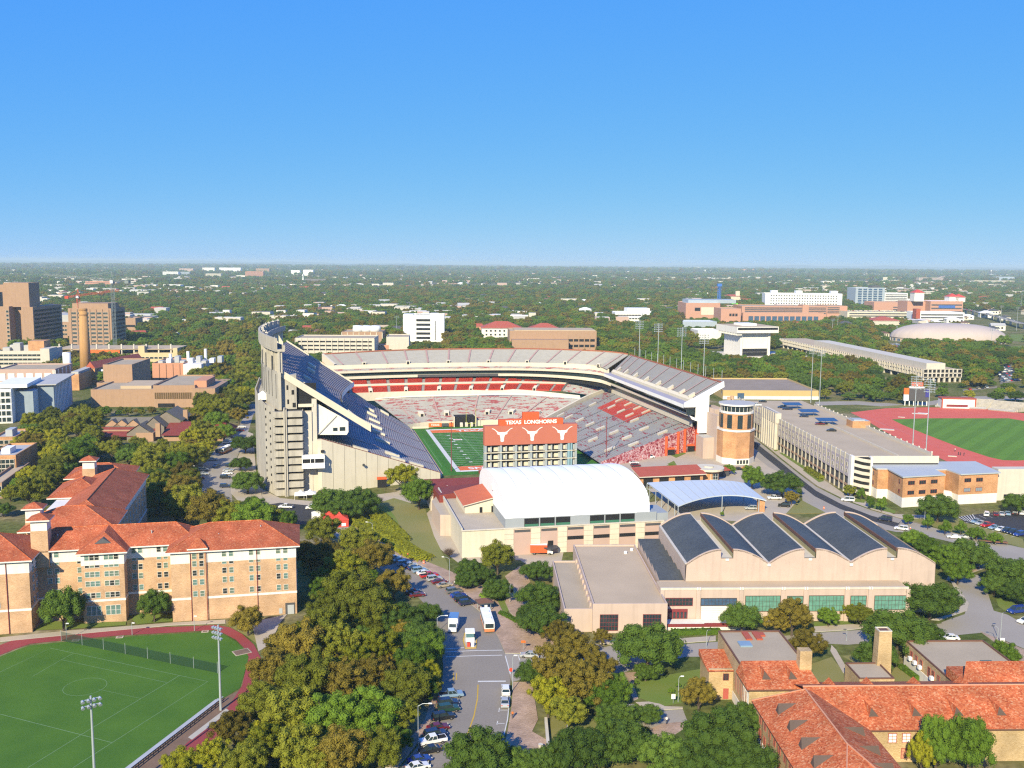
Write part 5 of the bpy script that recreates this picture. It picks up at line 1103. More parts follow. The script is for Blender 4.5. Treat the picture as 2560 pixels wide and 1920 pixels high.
# red-roofed pavilion row right of the white hall, round kiosk
pv=thing('arcade','brick arcade with long red metal roof behind the curved carport','building',P(1585,1262),R(8));L_=70.
a=P(1600,1218);e=P(1757,1210);pv.location=(a.x,a.y,0);d=e-a;pv.rotation_euler=(0,0,math.atan2(d.y,d.x));wd=d.length
b=MB();b.box(0,wd,0,8,0,4.6,bot=False);b.build('wall',M['orangebrick'],pv)
for i in range(4): b=MB();b.box(1.5+i*wd/4,1.5+i*wd/4+wd/4-3,-.1,.2,.1,3.8);b.build('opening',M['dark'],pv)
b=MB();b.prism([(-1,-1.6),(wd+1,-1.6),(wd+1,9),(-1,9)],[4.5,4.5,6.4,6.4],[4.9,4.9,6.9,6.9],1,0,True);b.build('roof',[M['redmetal'],M['limestone']],pv);footbox(pv,-1,wd+1,-1,9,2)
kp=P(1771,1200);kk=thing('round_kiosk','round brick kiosk with flat cream disc roof at the end of the red-roofed arcade','kiosk',(kp.x,kp.y,0),.1)
b=MB();b.prism(octp(4.6,16,0),0,5);b.build('wall',M['orangebrick'],kk);b=MB();b.prism(octp(6.8,24,0),5,5.9);b.prism(octp(2.2,16,0),5.9,6.5);b.build('roof',M['cream'],kk)
win(kk,1.2,-4.5,1.2,winmesh(3.2,2.6,3,2,M['glass'],M['white']))
kp=P(1806,1190);b=MB();b.prism([(-3,-2),(3,-2),(3,2),(-3,2)],[2.8]*4,[3.0,3.0,3.8,3.8],0);b.box(-2.6,2.6,-1.4,1.6,0,2.8,1);tag(b.build('kiosk',[M['redmetal'],M['darkgrey']],None,(kp.x,kp.y,0),R(25)),'small booth with orange-red lean-to roof beside the brick tower','kiosk')
# ------------------------------------------------------------------ vaulted gymnasium
vb=thing('gymnasium','pinkish gymnasium with three dark barrel-vaulted roof ridges','building',(42.1,249.5,0),R(2));footbox(vb,-2,77,0,48,2)
b=MB();b.box(-1.6,66,0,6.5,0,9.15,0,1,bot=False);b.build('front_wing',[M['pinkstone'],M['brownroof']],vb)
b=MB();b.box(-1.7,66.1,-.12,.4,8.95,9.5);b.build('coping',M['limestone'],vb)
def prof():
    P_=[]
    def arc(x0,z0,x1,z1,up_):
        for i in range(9):
            t=i/8;P_.append((x0+(x1-x0)*t,z0+(z1-z0)*(math.sin(t*math.pi/2)**.95 if up_ else 1-math.sin((1-t)*math.pi/2)*0-(1-math.cos(t*math.pi/2)))))
    V=[(6.6,14.0,16.1,18.1,19.5,18.1,29.5,14.1),(29.5,14.1,39.3,18.2,42.6,18.2,52.5,14.4),(52.5,14.4,62.5,18.3,65.4,18.4,76.2,14.1)]
    for x0,z0,x1,z1,x2,z2,x3,z3 in V:
        arc(x0,z0,x1,z1,True);P_.append((x1+.01,15.6));P_.append((x2-.01,15.6))
        for i in range(9):
            t=i/8;P_.append((x2+(x3-x2)*t,z3+(z2-z3)*math.cos(t*math.pi/2)**.95))
    return P_
PF=prof();Y0,Y1=6.5,46.
b=MB();pl=[(6.3,Y0,6)]+[(x,Y0,z) for x,z in PF]+[(76.4,Y0,6)];b.poly(pl);b.poly([(x,Y1,z) for x,_,z in reversed(pl)]);b.poly([(6.3,Y1,6),(6.3,Y0,6),(6.3,Y0,14.0),(6.3,Y1,14.0)]);b.poly([(76.4,Y0,0),(76.4,Y1,0),(76.4,Y1,14.1),(76.4,Y0,14.1)]);b.poly([(6.3,Y1,0),(76.4,Y1,0),(76.4,Y1,7),(6.3,Y1,7)][::-1]);b.box(66,76.4,6.4,7,0,8);b.build('wall',M['pinkstone'],vb)
V=[(6.6,14.0,16.1,18.1,19.5,18.1,29.5,14.1),(29.5,14.1,39.3,18.2,42.6,18.2,52.5,14.4),(52.5,14.4,62.5,18.3,65.4,18.4,76.2,14.1)]
for x0,z0,x1,z1,x2,z2,x3,z3 in V:
    L1=[(x0+(x1-x0)*i/8,z0+(z1-z0)*math.sin(i/8*math.pi/2)**.95) for i in range(9)];L2=[(x2+(x3-x2)*i/8,z3+(z2-z3)*math.cos(i/8*math.pi/2)**.95) for i in range(9)]
    for Lx in (L1,L2):
        bb=MB();bb.grid([[(x,Y0+.5,z-.25) for x,z in Lx],[(x,Y1-.5,z-.25) for x,z in Lx]][::-1][::-1]);smooth(bb.build('vault_roof',M['slate'],vb))
        for yy in (Y0,Y1-.6):
            bb=MB();bb.grid([[(x,yy,z+.12) for x,z in Lx],[(x,yy+.6,z+.12) for x,z in Lx]]);bb.grid([[(x,yy,z-.4) for x,z in Lx],[(x,yy,z+.12) for x,z in Lx]]);bb.grid([[(x,yy+.6,z+.12) for x,z in Lx],[(x,yy+.6,z-.4) for x,z in Lx]])
            bb.build('vault_coping',M['pinkstone'],vb)
    bb=MB();bb.poly([(x1,Y0+.5,15.6),(x2,Y0+.5,15.6),(x2,Y1-.5,15.6),(x1,Y1-.5,15.6)]);bb.build('gutter',M['limestone'],vb)
    bb=MB();bb.poly([(x2-.02,Y1-.5,15.6),(x2-.02,Y0+.5,15.6),(x2-.02,Y0+.5,z2-.9),(x2-.02,Y1-.5,z2-.9)]);bb.build('clerestory',M['olive'],vb)
    bb=MB();bb.box(x2-.25,x2+.05,Y0+.4,Y1-.4,z2-.95,z2-.1);bb.build('trim',M['rust'],vb);bb=MB();bb.box(x1-.1,x1+.12,Y0+.4,Y1-.4,15.6,z1-.15);bb.build('trim',M['limestone'],vb)
    bb=MB();bb.box(x0-.35,x0+.35,Y0+.4,Y1-.4,z0-.2,z0+.08);bb.build('valley_gutter',M['limestone'],vb);bb=MB();bb.box((x1+x2)/2-.45,(x1+x2)/2+.45,Y0-.35,Y0,15.0,15.6);bb.build('scupper',M['whitelime'],vb)
    if x0>7: bb=MB();bb.box(x0-.45,x0+.45,Y0-.35,Y0,13.4,14.1);bb.build('scupper',M['whitelime'],vb)
GW=M['greenglass'];RF=M['maroon'];GD=mat('bronze_frame',(.09,.06,.05),.6)
for x,w,h,z,n,g in ((3.4,7.2,2.0,4.6,8,M['glass']),(14.2,9.6,1.9,4.6,10,M['blueglass']),(26.2,9.4,4.2,2.9,10,GW),(35.0,4.2,2.6,4.4,4,GW),(43.6,9.4,4.2,2.9,10,GW),(52.4,4.2,2.6,4.4,4,GW),(61.2,8.6,3.8,3.2,9,GW)):
    win(vb,x,-.02,z,winmesh(w,h,n,3 if h>3 else 2,g,RF if x<10 else GD,.12,.12))
for x in (-1.2,8.6,20.2,31.6,37.8,49.1,55.5,66): b=MB();b.box(x-.55,x+.55,-.35,0,0,8.95);b.build('pier',M['pinkstone'],vb)
for x in (8.6,20.2,31.6,37.8,49.1,55.5): b=MB();b.box(x-.5,x-.15,-.6,-.1,9.0,9.7);b.box(x+.15,x+.5,-.6,-.1,9.0,9.7);b.build('scupper',M['whitelime'],vb)
for j in range(7): b=MB();b.box(9.4,19.4,-.28,-.02,.1+.62*j,.66+.62*j);b.build('stone_course',M['whitelime'],vb)
b=MB();b.box(-.6,5.8,-.1,.05,.9,3.6);b.build('entrance',M['maroon'],vb)
for i in range(6): win(vb,.2+1.0*i,-.12,1.1,winmesh(.6,1.7,1,2,M['glass'],M['maroon'],.06,.05))
b=MB();b.box(-1,20,-6,-.4,0,.9,0);b.box(9,20,-6.1,-5.9,.9,1.9,1);b.box(-1,9,-6.1,-5.9,.9,1.7,1);b.build('entrance_terrace',[M['whitelime'],M['maroon']],vb)
# stepped dark roof between the gymnasium and brown-roofed wing
for j in range(6):
    y0=7.5+6.1*j;b=MB();b.prism([(-.6,y0),(6.2,y0),(6.2,y0+6.1),(-.6,y0+6.1)],6.5,[9.0,9.0,10.2,10.2],1,0);b.build('sawtooth_roof',[M['slate'],M['pinkstone']],vb)
# brown flat-roofed wing
bw=thing('hall_wing','flat brown-roofed pink hall wing with gridded red window left of the vaults','building',(22.9,241.1,0),R(2));footbox(bw,-9,19,0,54,1.5)
b=MB();b.box(-1.4,18.2,0,53,0,7.5,0,1,bot=False);parapet(b,-1.4,18.2,0,53,7.5,.5,.4,0);b.build('wall',[M['pinkstone'],M['brownroof']],bw)
b=MB();b.box(-8.8,-1.4,1,42,0,5.8,0,1,bot=False);parapet(b,-8.8,-1.4,1,42,5.8,.5,.35,0);b.build('side_wall',[M['pinkstone'],M['gravel']],bw)
win(bw,2.9,-.02,.8,winmesh(4.6,4.2,6,4,M['glass'],RF,.12,.1));win(bw,14.2,-.02,.8,winmesh(4.6,4.2,6,4,M['glass'],RF,.12,.1))
for j in range(9): b=MB();b.box(-1.9,-1.35,3+4.6*j,4.2+4.6*j,0,7.2);b.build('buttress',M['pinkstone'],bw)
for p in ((14,45),(16.4,48)): b=MB();b.bar((p[0],p[1],7.5),(p[0],p[1],8.2),.5,8);b.build('roof_dish',M['white'],bw)
# bus shelter, box truck etc come later
# ------------------------------------------------------------------ red tiled quadrangle, lower right
def dormers(root,pts,rz,m='rust',slope=.375,big=1.0):
    for x,y,z in pts:
        b=MB();w,h,d,k=1.0*big,1.75*big,4.2*big,-.5
        b.poly([(-w,0,0),(w,0,0),(k,.35,h)],1);b.poly([(w,0,0),(k,d,h),(k,.35,h)],0);b.poly([(-w,0,0),(k,.35,h),(k,d,h)],0)
        vl=mat('vent_louvre',(.11,.08,.065),.8);o=b.build('dormer_vent',[M['tileold'] if abs(rz)<.1 or rz>3 else vl,vl],root,(x,y,z));o.rotation_euler=(0,0,rz)
ab=thing('art_building','tan brick hall with flat grey roof and tiled front slope, lower right','building',(44.2,211.1,0),R(2));footbox(ab,-1,20,-24,6,1.5)
b=MB();b.box(5,19.6,-20.6,5.8,0,8.6,0,bot=False);b.box(5,19.6,-13,5.8,8.6,10.1,0,1,bot=False);parapet(b,5,19.6,-13,5.8,10.1,.35,.3,2);b.build('wall',[M['yellowbrick'],M['gravel'],M['rust']],ab)
b=MB();b.poly([(4.3,-21.6,8.5),(20.3,-21.6,8.5),(19.2,-12.6,10.9),(5.4,-12.6,10.9)]);b.poly([(4.3,-21.6,8.5),(5.4,-12.6,10.9),(4.3,-12.6,8.5)]);b.poly([(20.3,-21.6,8.5),(20.3,-12.6,8.5),(19.2,-12.6,10.9)]);b.poly([(5.4,-12.6,10.9),(19.2,-12.6,10.9),(19.2,-12.5,8.6),(5.4,-12.5,8.6)]);b.poly([(4.3,-21.6,8.2),(20.3,-21.6,8.2),(20.3,-21.6,8.5),(4.3,-21.6,8.5)],1);b.poly([(4.3,-12.6,8.2),(20.3,-12.6,8.2),(20.3,-21.6,8.2),(4.3,-21.6,8.2)],1);b.build('roof',[M['tileold'],M['rust']],ab)
dormers(ab,[(9.3,-18.6,9.25),(14.9,-18.6,9.25)],0,big=1.0)
b=MB();b.box(-.4,5,-8.2,0,0,7.0,bot=False);b.build('annex',M['yellowbrick'],ab);b=MB();b.poly([(-.8,-8.8,6.8),(5,-8.8,6.8),(5,.4,8.2),(-.8,.4,8.2)]);b.poly([(-.8,-8.8,6.8),(-.8,.4,8.2),(-.8,.4,6.8)]);b.poly([(-.8,.4,6.8),(-.8,.4,8.2),(5,.4,8.2),(5,.4,6.8)]);b.build('annex_roof',M['tileold'],ab)
win(ab,3.4,-8.22,4.6,winmesh(1.1,1.4,2,3,M['glass'],RF));b=MB();b.box(2.9,4.1,-8.3,-8.15,.2,2.6);b.build('door',mat('red_door',(.42,.10,.08),.6),ab)
for j in range(5): b=MB();b.box(4.95,4.99,-11.3-2.0*j,-10.0-2.0*j,3.6,6.8);b.build('blind_panel',M['salmon'],ab)
for j in range(3): win(ab,4.98,-18.2+1.5*j-2,2.8,winmesh(1.0,4.4,1,4,M['white'],M['limestone']),'W')
b=MB();b.box(4.9,5.02,-20.6,-8.4,0,2.2);b.build('plinth',M['whitelime'],ab)
b=MB();b.box(17.2,19.8,-15.6,-13.4,8,14.2);b.build('chimney',M['yellowbrick'],ab)
for x,y,w,d,m in ((11,2.8,.7,2.2,'redmetal'),(13.4,2.8,.7,2.2,'redmetal'),(14.7,3.6,.6,.9,'redmetal'),(9.2,-2,1.4,1.4,'bluepanel')):
    b=MB();b.box(x-w,x+w,y-d,y+d,10.12,10.5);b.build('skylight',M[m] if m!='bluepanel' else mat('skylight_blue',(.22,.32,.42),.3),ab)
lw=thing('school_building','long building with speckled orange clay tile roof and small triangular vents, lower right corner','building',(73.1,178.6,0),R(2));footbox(lw,-24,34,-40,20,1)
b=MB();b.box(-6,46,-2.2,17.8,0,7,bot=False);b.box(-22.2,-4.4,-40,9,0,7,bot=False);b.build('wall',M['yellowbrick'],lw)
b=MB();z=7.;r_=11.
b.poly([(-13.3,-3,z),(60,-3,z),(60,7.8,r_),(-13.3,7.8,r_)]);b.poly([(60,18.6,z),(-13.3,18.6,z),(-13.3,7.8,r_),(60,7.8,r_)]);b.poly([(-4,-3,6.7),(60,-3,6.7),(60,-3,z),(-4,-3,z)],1);b.poly([(-4,-3,6.7),(-4,18,6.7),(60,18,6.7),(60,-3,6.7)],1);b.build('roof',[M['tileold'],M['rust']],lw)
b=MB();e0,e1=-23,-3.6;xr=-13.3;b.poly([(e1,-41,z),(e1,10,z),(xr,6.2,r_+.15),(xr,-16,r_+.15)]);b.poly([(e0,10,z),(e0,-41,z),(xr,-16,r_+.15),(xr,6.2,r_+.15)]);b.poly([(e1,10,z),(e0,10,z),(xr,6.2,r_+.15)]);b.poly([(e0,-41,z),(e1,-41,z),(xr,-16,r_+.15)]);b.poly([(e0,-41,6.7),(e0,10,6.7),(e0,10,z),(e0,-41,z)],1);b.poly([(e0,-41,6.7),(e1,-41,6.7),(e1,10,6.7),(e0,10,6.7)],1);b.build('roof',[M['tileold'],M['rust']],lw)
b=MB();b.bar((-13.3,7.8,r_+.05),(58,7.8,r_+.05),.2,5);b.bar((xr,6.2,r_+.2),(xr,-16,r_+.2),.2,5);b.bar((xr,6.2,r_+.2),(e0,10,z+.1),.15,4);b.bar((xr,-16,r_+.2),(e1,-41,z+.1),.15,4);b.bar((xr,-16,r_+.2),(e0,-41,z+.1),.15,4);b.build('ridge_cap',M['salmon'],lw)
dormers(lw,[(x,.2,8.15) for x in (-1.6,7.0,15.4,24,32)],0);dormers(lw,[(x,14.6,8.3) for x in (-6,2,12,22)],math.pi)
dormers(lw,[(-20.2,y,8.15) for y in (2.2,-4.8,-11.5,-18)],-math.pi/2);dormers(lw,[(-6.6,y,8.25) for y in (-7,-14,-20)],math.pi/2)
for i in range(7): win(lw,1.2+2.75*i,-2.22,4.1,winmesh(1.5,1.8,2,3,M['white'] if i%4!=3 else M['glass'],mat('red_frame',(.40,.12,.09),.6),.12,.1))
for i in range(5): win(lw,3.9+2.75*i,-2.22,.9,winmesh(1.5,1.9,2,3,M['salmon'] if i==0 else M['glass'],MATS['red_frame'],.12,.1))
for j in range(9): win(lw,-22.22,6-3.1*j,4.2,winmesh(1.1,1.7,2,3,M['glass'],MATS['red_frame'],.1,.08),'W');win(lw,-22.22,6-3.1*j,1.0,winmesh(1.1,1.7,2,3,M['glass'],MATS['red_frame'],.1,.08),'W')
for j in range(6): b=MB();b.bar((-22.5,4-5*j,0),(-22.5,4-5*j,6.8),.1,5);b.build('downpipe',M['rust'],lw)
b=MB();b.box(-22.4,-22.15,-40,9,0,.8);b.build('plinth',M['whitelime'],lw)
b=MB();b.prism([(24,17),(46,17),(46,23),(24,23)],0,8.4);b.poly([(23,14,8.2),(46,14,8.2),(46,20.5,10.6),(27,20.5,10.6)]);b.build('rear_wing',M['tileold'],lw)
ch=thing('chimney_stack','tall square tan brick chimney stack rising from the small flat-roofed boiler house','chimney',P(*zr(972,915)),R(2))
b=MB();b.prism([(-1.9,-1.6),(1.9,-1.6),(1.9,1.6),(-1.9,1.6)],0,1);n=len(b.v);b=MB()
q0=[(-1.75,-1.5),(1.75,-1.5),(1.75,1.5),(-1.75,1.5)]
b.poly([(x*.84,y*.84,12.6) for x,y in q0])
for i in range(4): a,e=q0[i],q0[(i+1)%4];b.poly([(*a,0),(*e,0),(e[0]*.84,e[1]*.84,12.6),(a[0]*.84,a[1]*.84,12.6)])
b.build('stack',M['yellowbrick'],ch);b=MB();b.box(-.9,.9,-.7,.7,12.6,12.75);b.build('flue',M['rust'],ch);b=MB();parapet(b,-1.5,1.5,-1.3,1.3,12.6,.25,.2);b.build('cap',M['limestone'],ch)
bh=thing('boiler_house','small flat grey-roofed brick boiler house at the foot of the square chimney','building',lw.location,R(2))
b=MB();b.box(5.6,13.5,25,33.5,0,4.6,0,1,bot=False);parapet(b,5.6,13.5,25,33.5,4.6,.3,.3,2);b.build('wall',[M['yellowbrick'],M['gravel'],M['rust']],bh);win(bh,10,24.98,2.4,winmesh(1.2,1.4,2,2,M['glass'],M['white']));win(bh,12.6,24.98,2.4,winmesh(.9,1.3,2,2,M['glass'],M['white']));footbox(bh,5,14,24,34,1)
fb=thing('workshop_building','flat-roofed tan brick workshop with window air conditioners, lower right','building',lw.location,R(2))
b=MB();b.box(24,43,18,43,0,5.9,0,1,bot=False);parapet(b,24,43,18,43,5.9,.35,.3,2);b.build('wall',[M['yellowbrick'],M['gravel'],M['rust']],fb);footbox(fb,24,43,18,43,1.5)
for y in (39.5,37,34.5,30.5,28.5,26): win(fb,23.98,y,2.8,winmesh(1.1,2.0,2,3,M['glass'],MATS['red_frame'],.1,.08),'W')
for y in (39.2,36.7,34.2,28.2): b=MB();b.box(23.1,23.85,y-.45,y+.45,2.9,3.7);b.build('air_conditioner',M['white'],fb)
b=MB();b.box(23.8,23.99,20,43,0,2.3);b.build('plinth',M['whitelime'],fb);b=MB();b.box(35,37.6,27,29.4,5.9,7.0);b.build('roof_unit',mat('green_unit',(.11,.15,.13),.6),fb)
# ------------------------------------------------------------------ arcaded garage with white piers
ga=thing('parking_garage','long arcaded white-pier parking garage with cars on its roof','garage',(142.6,397.0,0),R(2.2));GL=172.;footbox(ga,-1,40,0,GL,2)
b=MB();b.box(.6,38,.5,GL,0,15.2,0,1,bot=False);b.build('deck_block',[M['darkgrey'],mat('roof_deck',(.47,.38,.265),.9,.12,.08,3,stain=.0)],ga)
b=MB();b.box(0,.6,0,GL,14.6,16.6);b.box(0,38,0,.6,13.4,16.4);b.build('parapet',M['limestone'],ga)
NBY=32
for k in range(NBY+1):
    y=.4+k*(GL-1)/NBY;big=9<=k/1.0<=0
    h=17.2;b=MB();b.box(-.30,.3,y-.26,y+.26,0,h);b.build('pier',M['concrete'],ga)
LP=mat('lilac_panel',(.47,.41,.42),.8,.06,.4,4)
for k in range(NBY):
    y=.4+(k+.5)*(GL-1)/NBY;w=(GL-1)/NBY-1.1
    b=MB();b.box(-.15,.2,y-w/2,y+w/2,7.4,14.6);b.box(-.2,.2,y-w/2,y+w/2,3.3,4.1,1);b.build('bay_panel',[LP,M['tanbrick']],ga)
    for z in (8.6,11.6): win(ga,-.17,y,z,winmesh(1.7,1.7,2,1,M['glass'],M['whitelime'],.08,.08),'W')
ent=thing
b=MB();b.box(-1.6,1.2,96,120,14,19.4);b.build('portico_attic',M['limestone'],ga)
for k in range(7): b=MB();b.box(-1.9,-.4,96.5+3.8*k,98.1+3.8*k,0,19.4);b.build('pier',M['limestone'],ga)
# stair end with open parapets
b=MB();b.box(.8,7.6,-2.2,.5,0,16,0);b.build('stair_core',M['dark'],ga)
for j in range(6):
    z=.6+2.75*j;b=MB();b.prism([(.7,-2.6),(4.4,-2.6),(4.4,-2.2),(.7,-2.2)],[z+1.0,z,z,z+1.0],[z+2.4,z+1.4,z+1.4,z+2.4]);b.prism([(4.4,-2.6),(7.7,-2.6),(7.7,-2.2),(4.4,-2.2)],[z,z-.5,z-.5,z],[z+1.4,z+.9,z+.9,z+1.4]);b.build('stair_parapet',M['limestone'],ga)
b=MB();b.box(7.7,8.6,-2.8,.5,0,16.4);b.box(-.6,.7,-2.8,0,0,17);b.build('stair_pier',M['whitelime'],ga)
for i,(px0,py0) in enumerate(((1975,740+270),(2015,1030),(2060,1052))):
    b=MB();b.box(-5,5,-3.2,3.2,2.6,2.8);p=P((1980,2021,2066)[i],(1009,1026,1048)[i],18);o=b.build('solar_canopy',M['bluepanel'],ga);o.location=ga.matrix_world.inverted()@p if False else (0,0,0)
    l=ga.location;c_,s2=math.cos(-ga.rotation_euler.z),math.sin(-ga.rotation_euler.z);dx,dy=p.x-l.x,p.y-l.y;o.location=(dx*c_-dy*s2,dx*s2+dy*c_,15.2);o.rotation_euler=(R(6),0,0)
    b=MB()
    for sx in (-3,3): b.box(sx-.12,sx+.12,-.12,.12,0,2.6)
    b.build('canopy_post',M['steel'],o)
hut=P(*zg(1005,890),15.3);l=ga.location;dx,dy=hut.x-l.x,hut.y-l.y
b=MB();b.box(-4.5,4.5,-4,4,15.2,18.6,0,1);b.box(-3.5,2,-3,3,18.6,19.2,1);b.build('stair_head',[M['orangebrick'],M['alu']],ga,(dx*c_-dy*s2,dx*s2+dy*c_,0))
b=MB();b.box(22,22.3,4,90,15.2,16.1);b.box(37.6,38,6,150,15.2,16.6)
for k in range(24): b.box(37.5,38.1,6+6*k,6.8+6*k,16.6,17.2)
b.build('roof_barrier',M['limestone'],ga)
# brick annex at the garage end
an=thing('brick_annex','orange brick two-storey annex with pale flat roof at the end of the garage','building',P(*zp(965,650)),R(10))
o_=an.location;ca,sa=math.cos(R(10)),math.sin(R(10))
def la(pt,z): p=P(*pt,z);dx,dy=p.x-o_.x,p.y-o_.y;return (dx*ca+dy*sa,-dx*sa+dy*ca)
zt_=12.4
out=[la(zp(690,170),zt_),la(zp(770,208),zt_),la(zp(875,210),zt_),la(zp(1020,288),zt_),la(zp(1430,265),zt_),la(zp(1330,218),zt_),la(zp(1440,215),zt_),la(zp(1575,262),zt_),la(zp(1960,245),zt_),la(zp(1720,140),zt_),la(zp(700,150),zt_)]
b=MB();b.prism(out,0,4.0,1);b.prism(out,4.0,zt_-.2,0);b.build('wall',[M['orangebrick'],M['whitelime']],an)
cx_=sum(p[0] for p in out)/len(out);cy_=sum(p[1] for p in out)/len(out);ov=[(cx_+(x-cx_)*1.03,cy_+(y-cy_)*1.05) for x,y in out];b=MB();b.prism(ov,zt_-.2,zt_+.3,0,0,True);b.build('roof',mat('pale_roof',(.44,.475,.50),.6,.06,.2,4),an)
foot([(o_.x+x*ca-y*sa,o_.y+x*sa+y*ca) for x,y in ov])
def facewin(p0,p1,fr,zs,w,h,nx,g=None):
    d=Vector((p1[0]-p0[0],p1[1]-p0[1],0));a=math.atan2(d.y,d.x)
    for f in fr:
        for z in zs: o=win(an,p0[0]+d.x*f,p0[1]+d.y*f,z,winmesh(w,h,nx,1,g or M['glass'],MATS['maroon_steel'],.1,.1));o.rotation_euler=(0,0,a)
facewin(out[3],out[4],(.2,.47,.75),(9.2,5.2),2.9,1.4,3);facewin(out[2],out[3],(.78,),(9.2,5.2),1.1,1.5,1);facewin(out[7],out[8],(.22,.52),(9.2,),2.9,1.4,3);facewin(out[7],out[8],(.22,.52),(5.2,),2.9,1.4,3,mat('grey_blind',(.25,.30,.34),.3));facewin(out[0],out[1],(.5,),(9.2,5.2),1.1,1.5,1)
# ------------------------------------------------------------------ athletics track, right
tk=sheet('athletics_track',px(zg(950,790),zg(1200,760),zg(1500,752),zg(1900,760),zg(2260,800),(2620,1060),(2620,1188),zg(2000,1238),zg(1660,1150),zg(1420,1040),zg(1200,930),zg(1070,850)),.05,M['redtrack'],ft=1)
M['infield']=turf_mat('striped_infield',(.09,.20,.014),(.12,.24,.02),(R(38),.03))
inf=sheet('infield',px(zg(1250,840),zg(1500,832),zg(2100,832),zg(2260,860),(2620,1090),(2620,1148),zg(2160,1140),zg(2060,1137),zg(1960,1115),zg(1760,1050),zg(1500,950),zg(1330,880)),.06,M['infield'])
for k in range(6):
    o=ribbon('lane_line',px(*[(zg(1010+30*k,800+13*k)),(zg(1130+20*k,845+10*k)),(zg(1500-12*k,1010-14*k)),(zg(1900-12*k,1190-16*k))]),.12,.056,mat('faint_lane',(.58,.22,.21),.9));o.parent=tk
sheet('lawn_strip',px(zg(920,760),zg(1400,730),zg(1560,745),zg(1200,756)),.055,M['grassdry'])
for p,w_,d_,m in ((zg(1450,800),9,3,'limestone'),(zg(1475,797),6,2.2,'white'),(zg(1215,915),8,4,'limestone'),(zg(1690,1110),4,1.6,'cream'),(zg(1320,825),4,1.5,'limestone')):
    c_0=P(*p);b=MB();b.box(-w_/2,w_/2,-d_/2,d_/2,.05,.3);tag(b.build('landing_mat',M[m],None,(c_0.x,c_0.y,.02),R(-20)),'%s mat lying on the red athletics track%s'%({'limestone':'tan','white':'white','cream':'cream'}[m],{9:', wide one by the white mat',8:', by the garage stair head',4:', small one near the runners' if m=='cream' else ', small one at the bend',6:''}[w_]),'mat')
vbd=thing('video_board','dark video board on legs behind the athletics track with orange logo cap','scoreboard',P(*zg(1425,742)),R(-4))
p=vbd.location;zt2=hgt(*zg(1425,612),p);zb2=hgt(*zg(1425,705),p);wv=(zg(1515,0)[0]-zg(1338,0)[0])*p.y/F
b=MB();b.box(-wv/2,wv/2,0,1.5,zb2,zt2);b.build('screen',M['darkgrey'],vbd)
b=MB();b.box(-wv/2-.05,-wv/2+wv*.19,-.1,1.4,zb2+(zt2-zb2)*.5,zt2);b.build('advert_panel',M['orangebright'],vbd);b=MB();b.box(-wv/2-.05,-wv/2+wv*.19,-.1,1.4,zb2,zb2+(zt2-zb2)*.48);b.build('advert_panel',M['white'],vbd);b=MB();b.box(wv/2-wv*.14,wv/2+.05,-.1,1.4,zb2+(zt2-zb2)*.3,zt2-.4);b.build('advert_panel',mat('blue_panel',(.05,.05,.25),.5),vbd)
b=MB();b.box(-wv*.3,wv*.3,-.15,1.4,zt2,zt2+1.0);b.build('header',M['white'],vbd);b=MB();b.box(-wv*.22,wv*.25,0,1,zt2+1.0,zt2+4.0);b.build('cap_sign',M['burnt'],vbd);link('emblem',EM,vbd,(0.2,-.05,zt2+2.4)).scale=(.3,1,.3)
for k in range(6): b=MB();x=-wv/2+1+k*(wv-2)/5;b.box(x-.25,x+.25,.3,.9,0,zb2);b.build('leg',M['white'],vbd)
st=thing('timing_hut','white flat hut with red trim beside the track bleachers','hut',P(*zg(1735,760)),R(-6));b=MB();b.box(-11,11,0,8,0,6.4);b.build('wall',M['white'],st);b=MB();b.box(-8,6,-.1,.1,1,2.6);b.build('window',M['maroon'],st);b=MB();b.box(-11.3,11.3,-.5,8.2,6.4,7);b.box(-11.2,-10.4,-.3,0,0,6.4);b.box(10.4,11.2,-.3,0,0,6.4);b.build('trim',M['redmetal'],st)
for i,(xl,yl,xr_,yr_,xb,yb,lab) in enumerate(((1815,762,1935,768,1790,690,'pale concrete bleachers left of the dark opening behind the track'),(1950,772,2140,790,2180,690,'concrete bleacher bank behind the far right bend of the track'),(1565,748,1640,755,1640,690,'sloped concrete wing beside the white timing hut'))):
    a=P(*zg(xl,yl));e=P(*zg(xr_,yr_));r=thing('bleacher_bank',lab,'bleachers',a,math.atan2(e.y-a.y,e.x-a.x));wd=(e-a).length;b=MB()
    for j in range(9): b.box(0,wd+j*.8,j*1.6,(j+1)*1.6,0,.5+.62*j)
    b.build('steps',M['concrete'],r);b=MB();b.box(0,wd,-.3,-.1,.5,1.4);b.build('rail',M['steel'],r)
tb=thing('track_stand','pale grey rear wall of the near-side track stand with grandstand steps','grandstand',P(*zg(2010,1430)),R(3))
b=MB();b.box(0,70,0,5,0,13.2);b.build('wall',M['limestone'],tb);b=MB();b.box(3,10,-.15,.05,1.2,2.6);b.build('window',M['dark'],tb);b=MB();b.prism([(-44,-2),(-2,-2),(-2,.0),(-44,.0)],0,[8,1.5,1.5,8]);b.build('stair_wall',M['whitelime'],tb);footbox(tb,-40,70,-2,5,1)
for k,(xb,yb,yt,lab) in enumerate(((1402,1030,575,'left'),(1498,1080,595,'right'))):
    p=P(*zg(xb,yb),15.2) if False else P(*zg(xb,yb),12.);mast(p.x,p.y,hgt(*zg((1430,1525)[k],yt-55),p),'tall floodlight mast on the garage edge before the track, %s one of the near pair'%lab,6,4,R(-30),4.6,group='track floodlight masts')
for k,(xb,yb,yt,lab) in enumerate(((660,720,350,'left'),(722,735,365,'right'))):
    p=P(*zg(xb,yb));mast(p.x,p.y,hgt(*zg(xb,yt-30),p),'tall floodlight mast behind the garage, %s one of the far pair'%lab,4,4,R(-30),5,group='track floodlight masts')
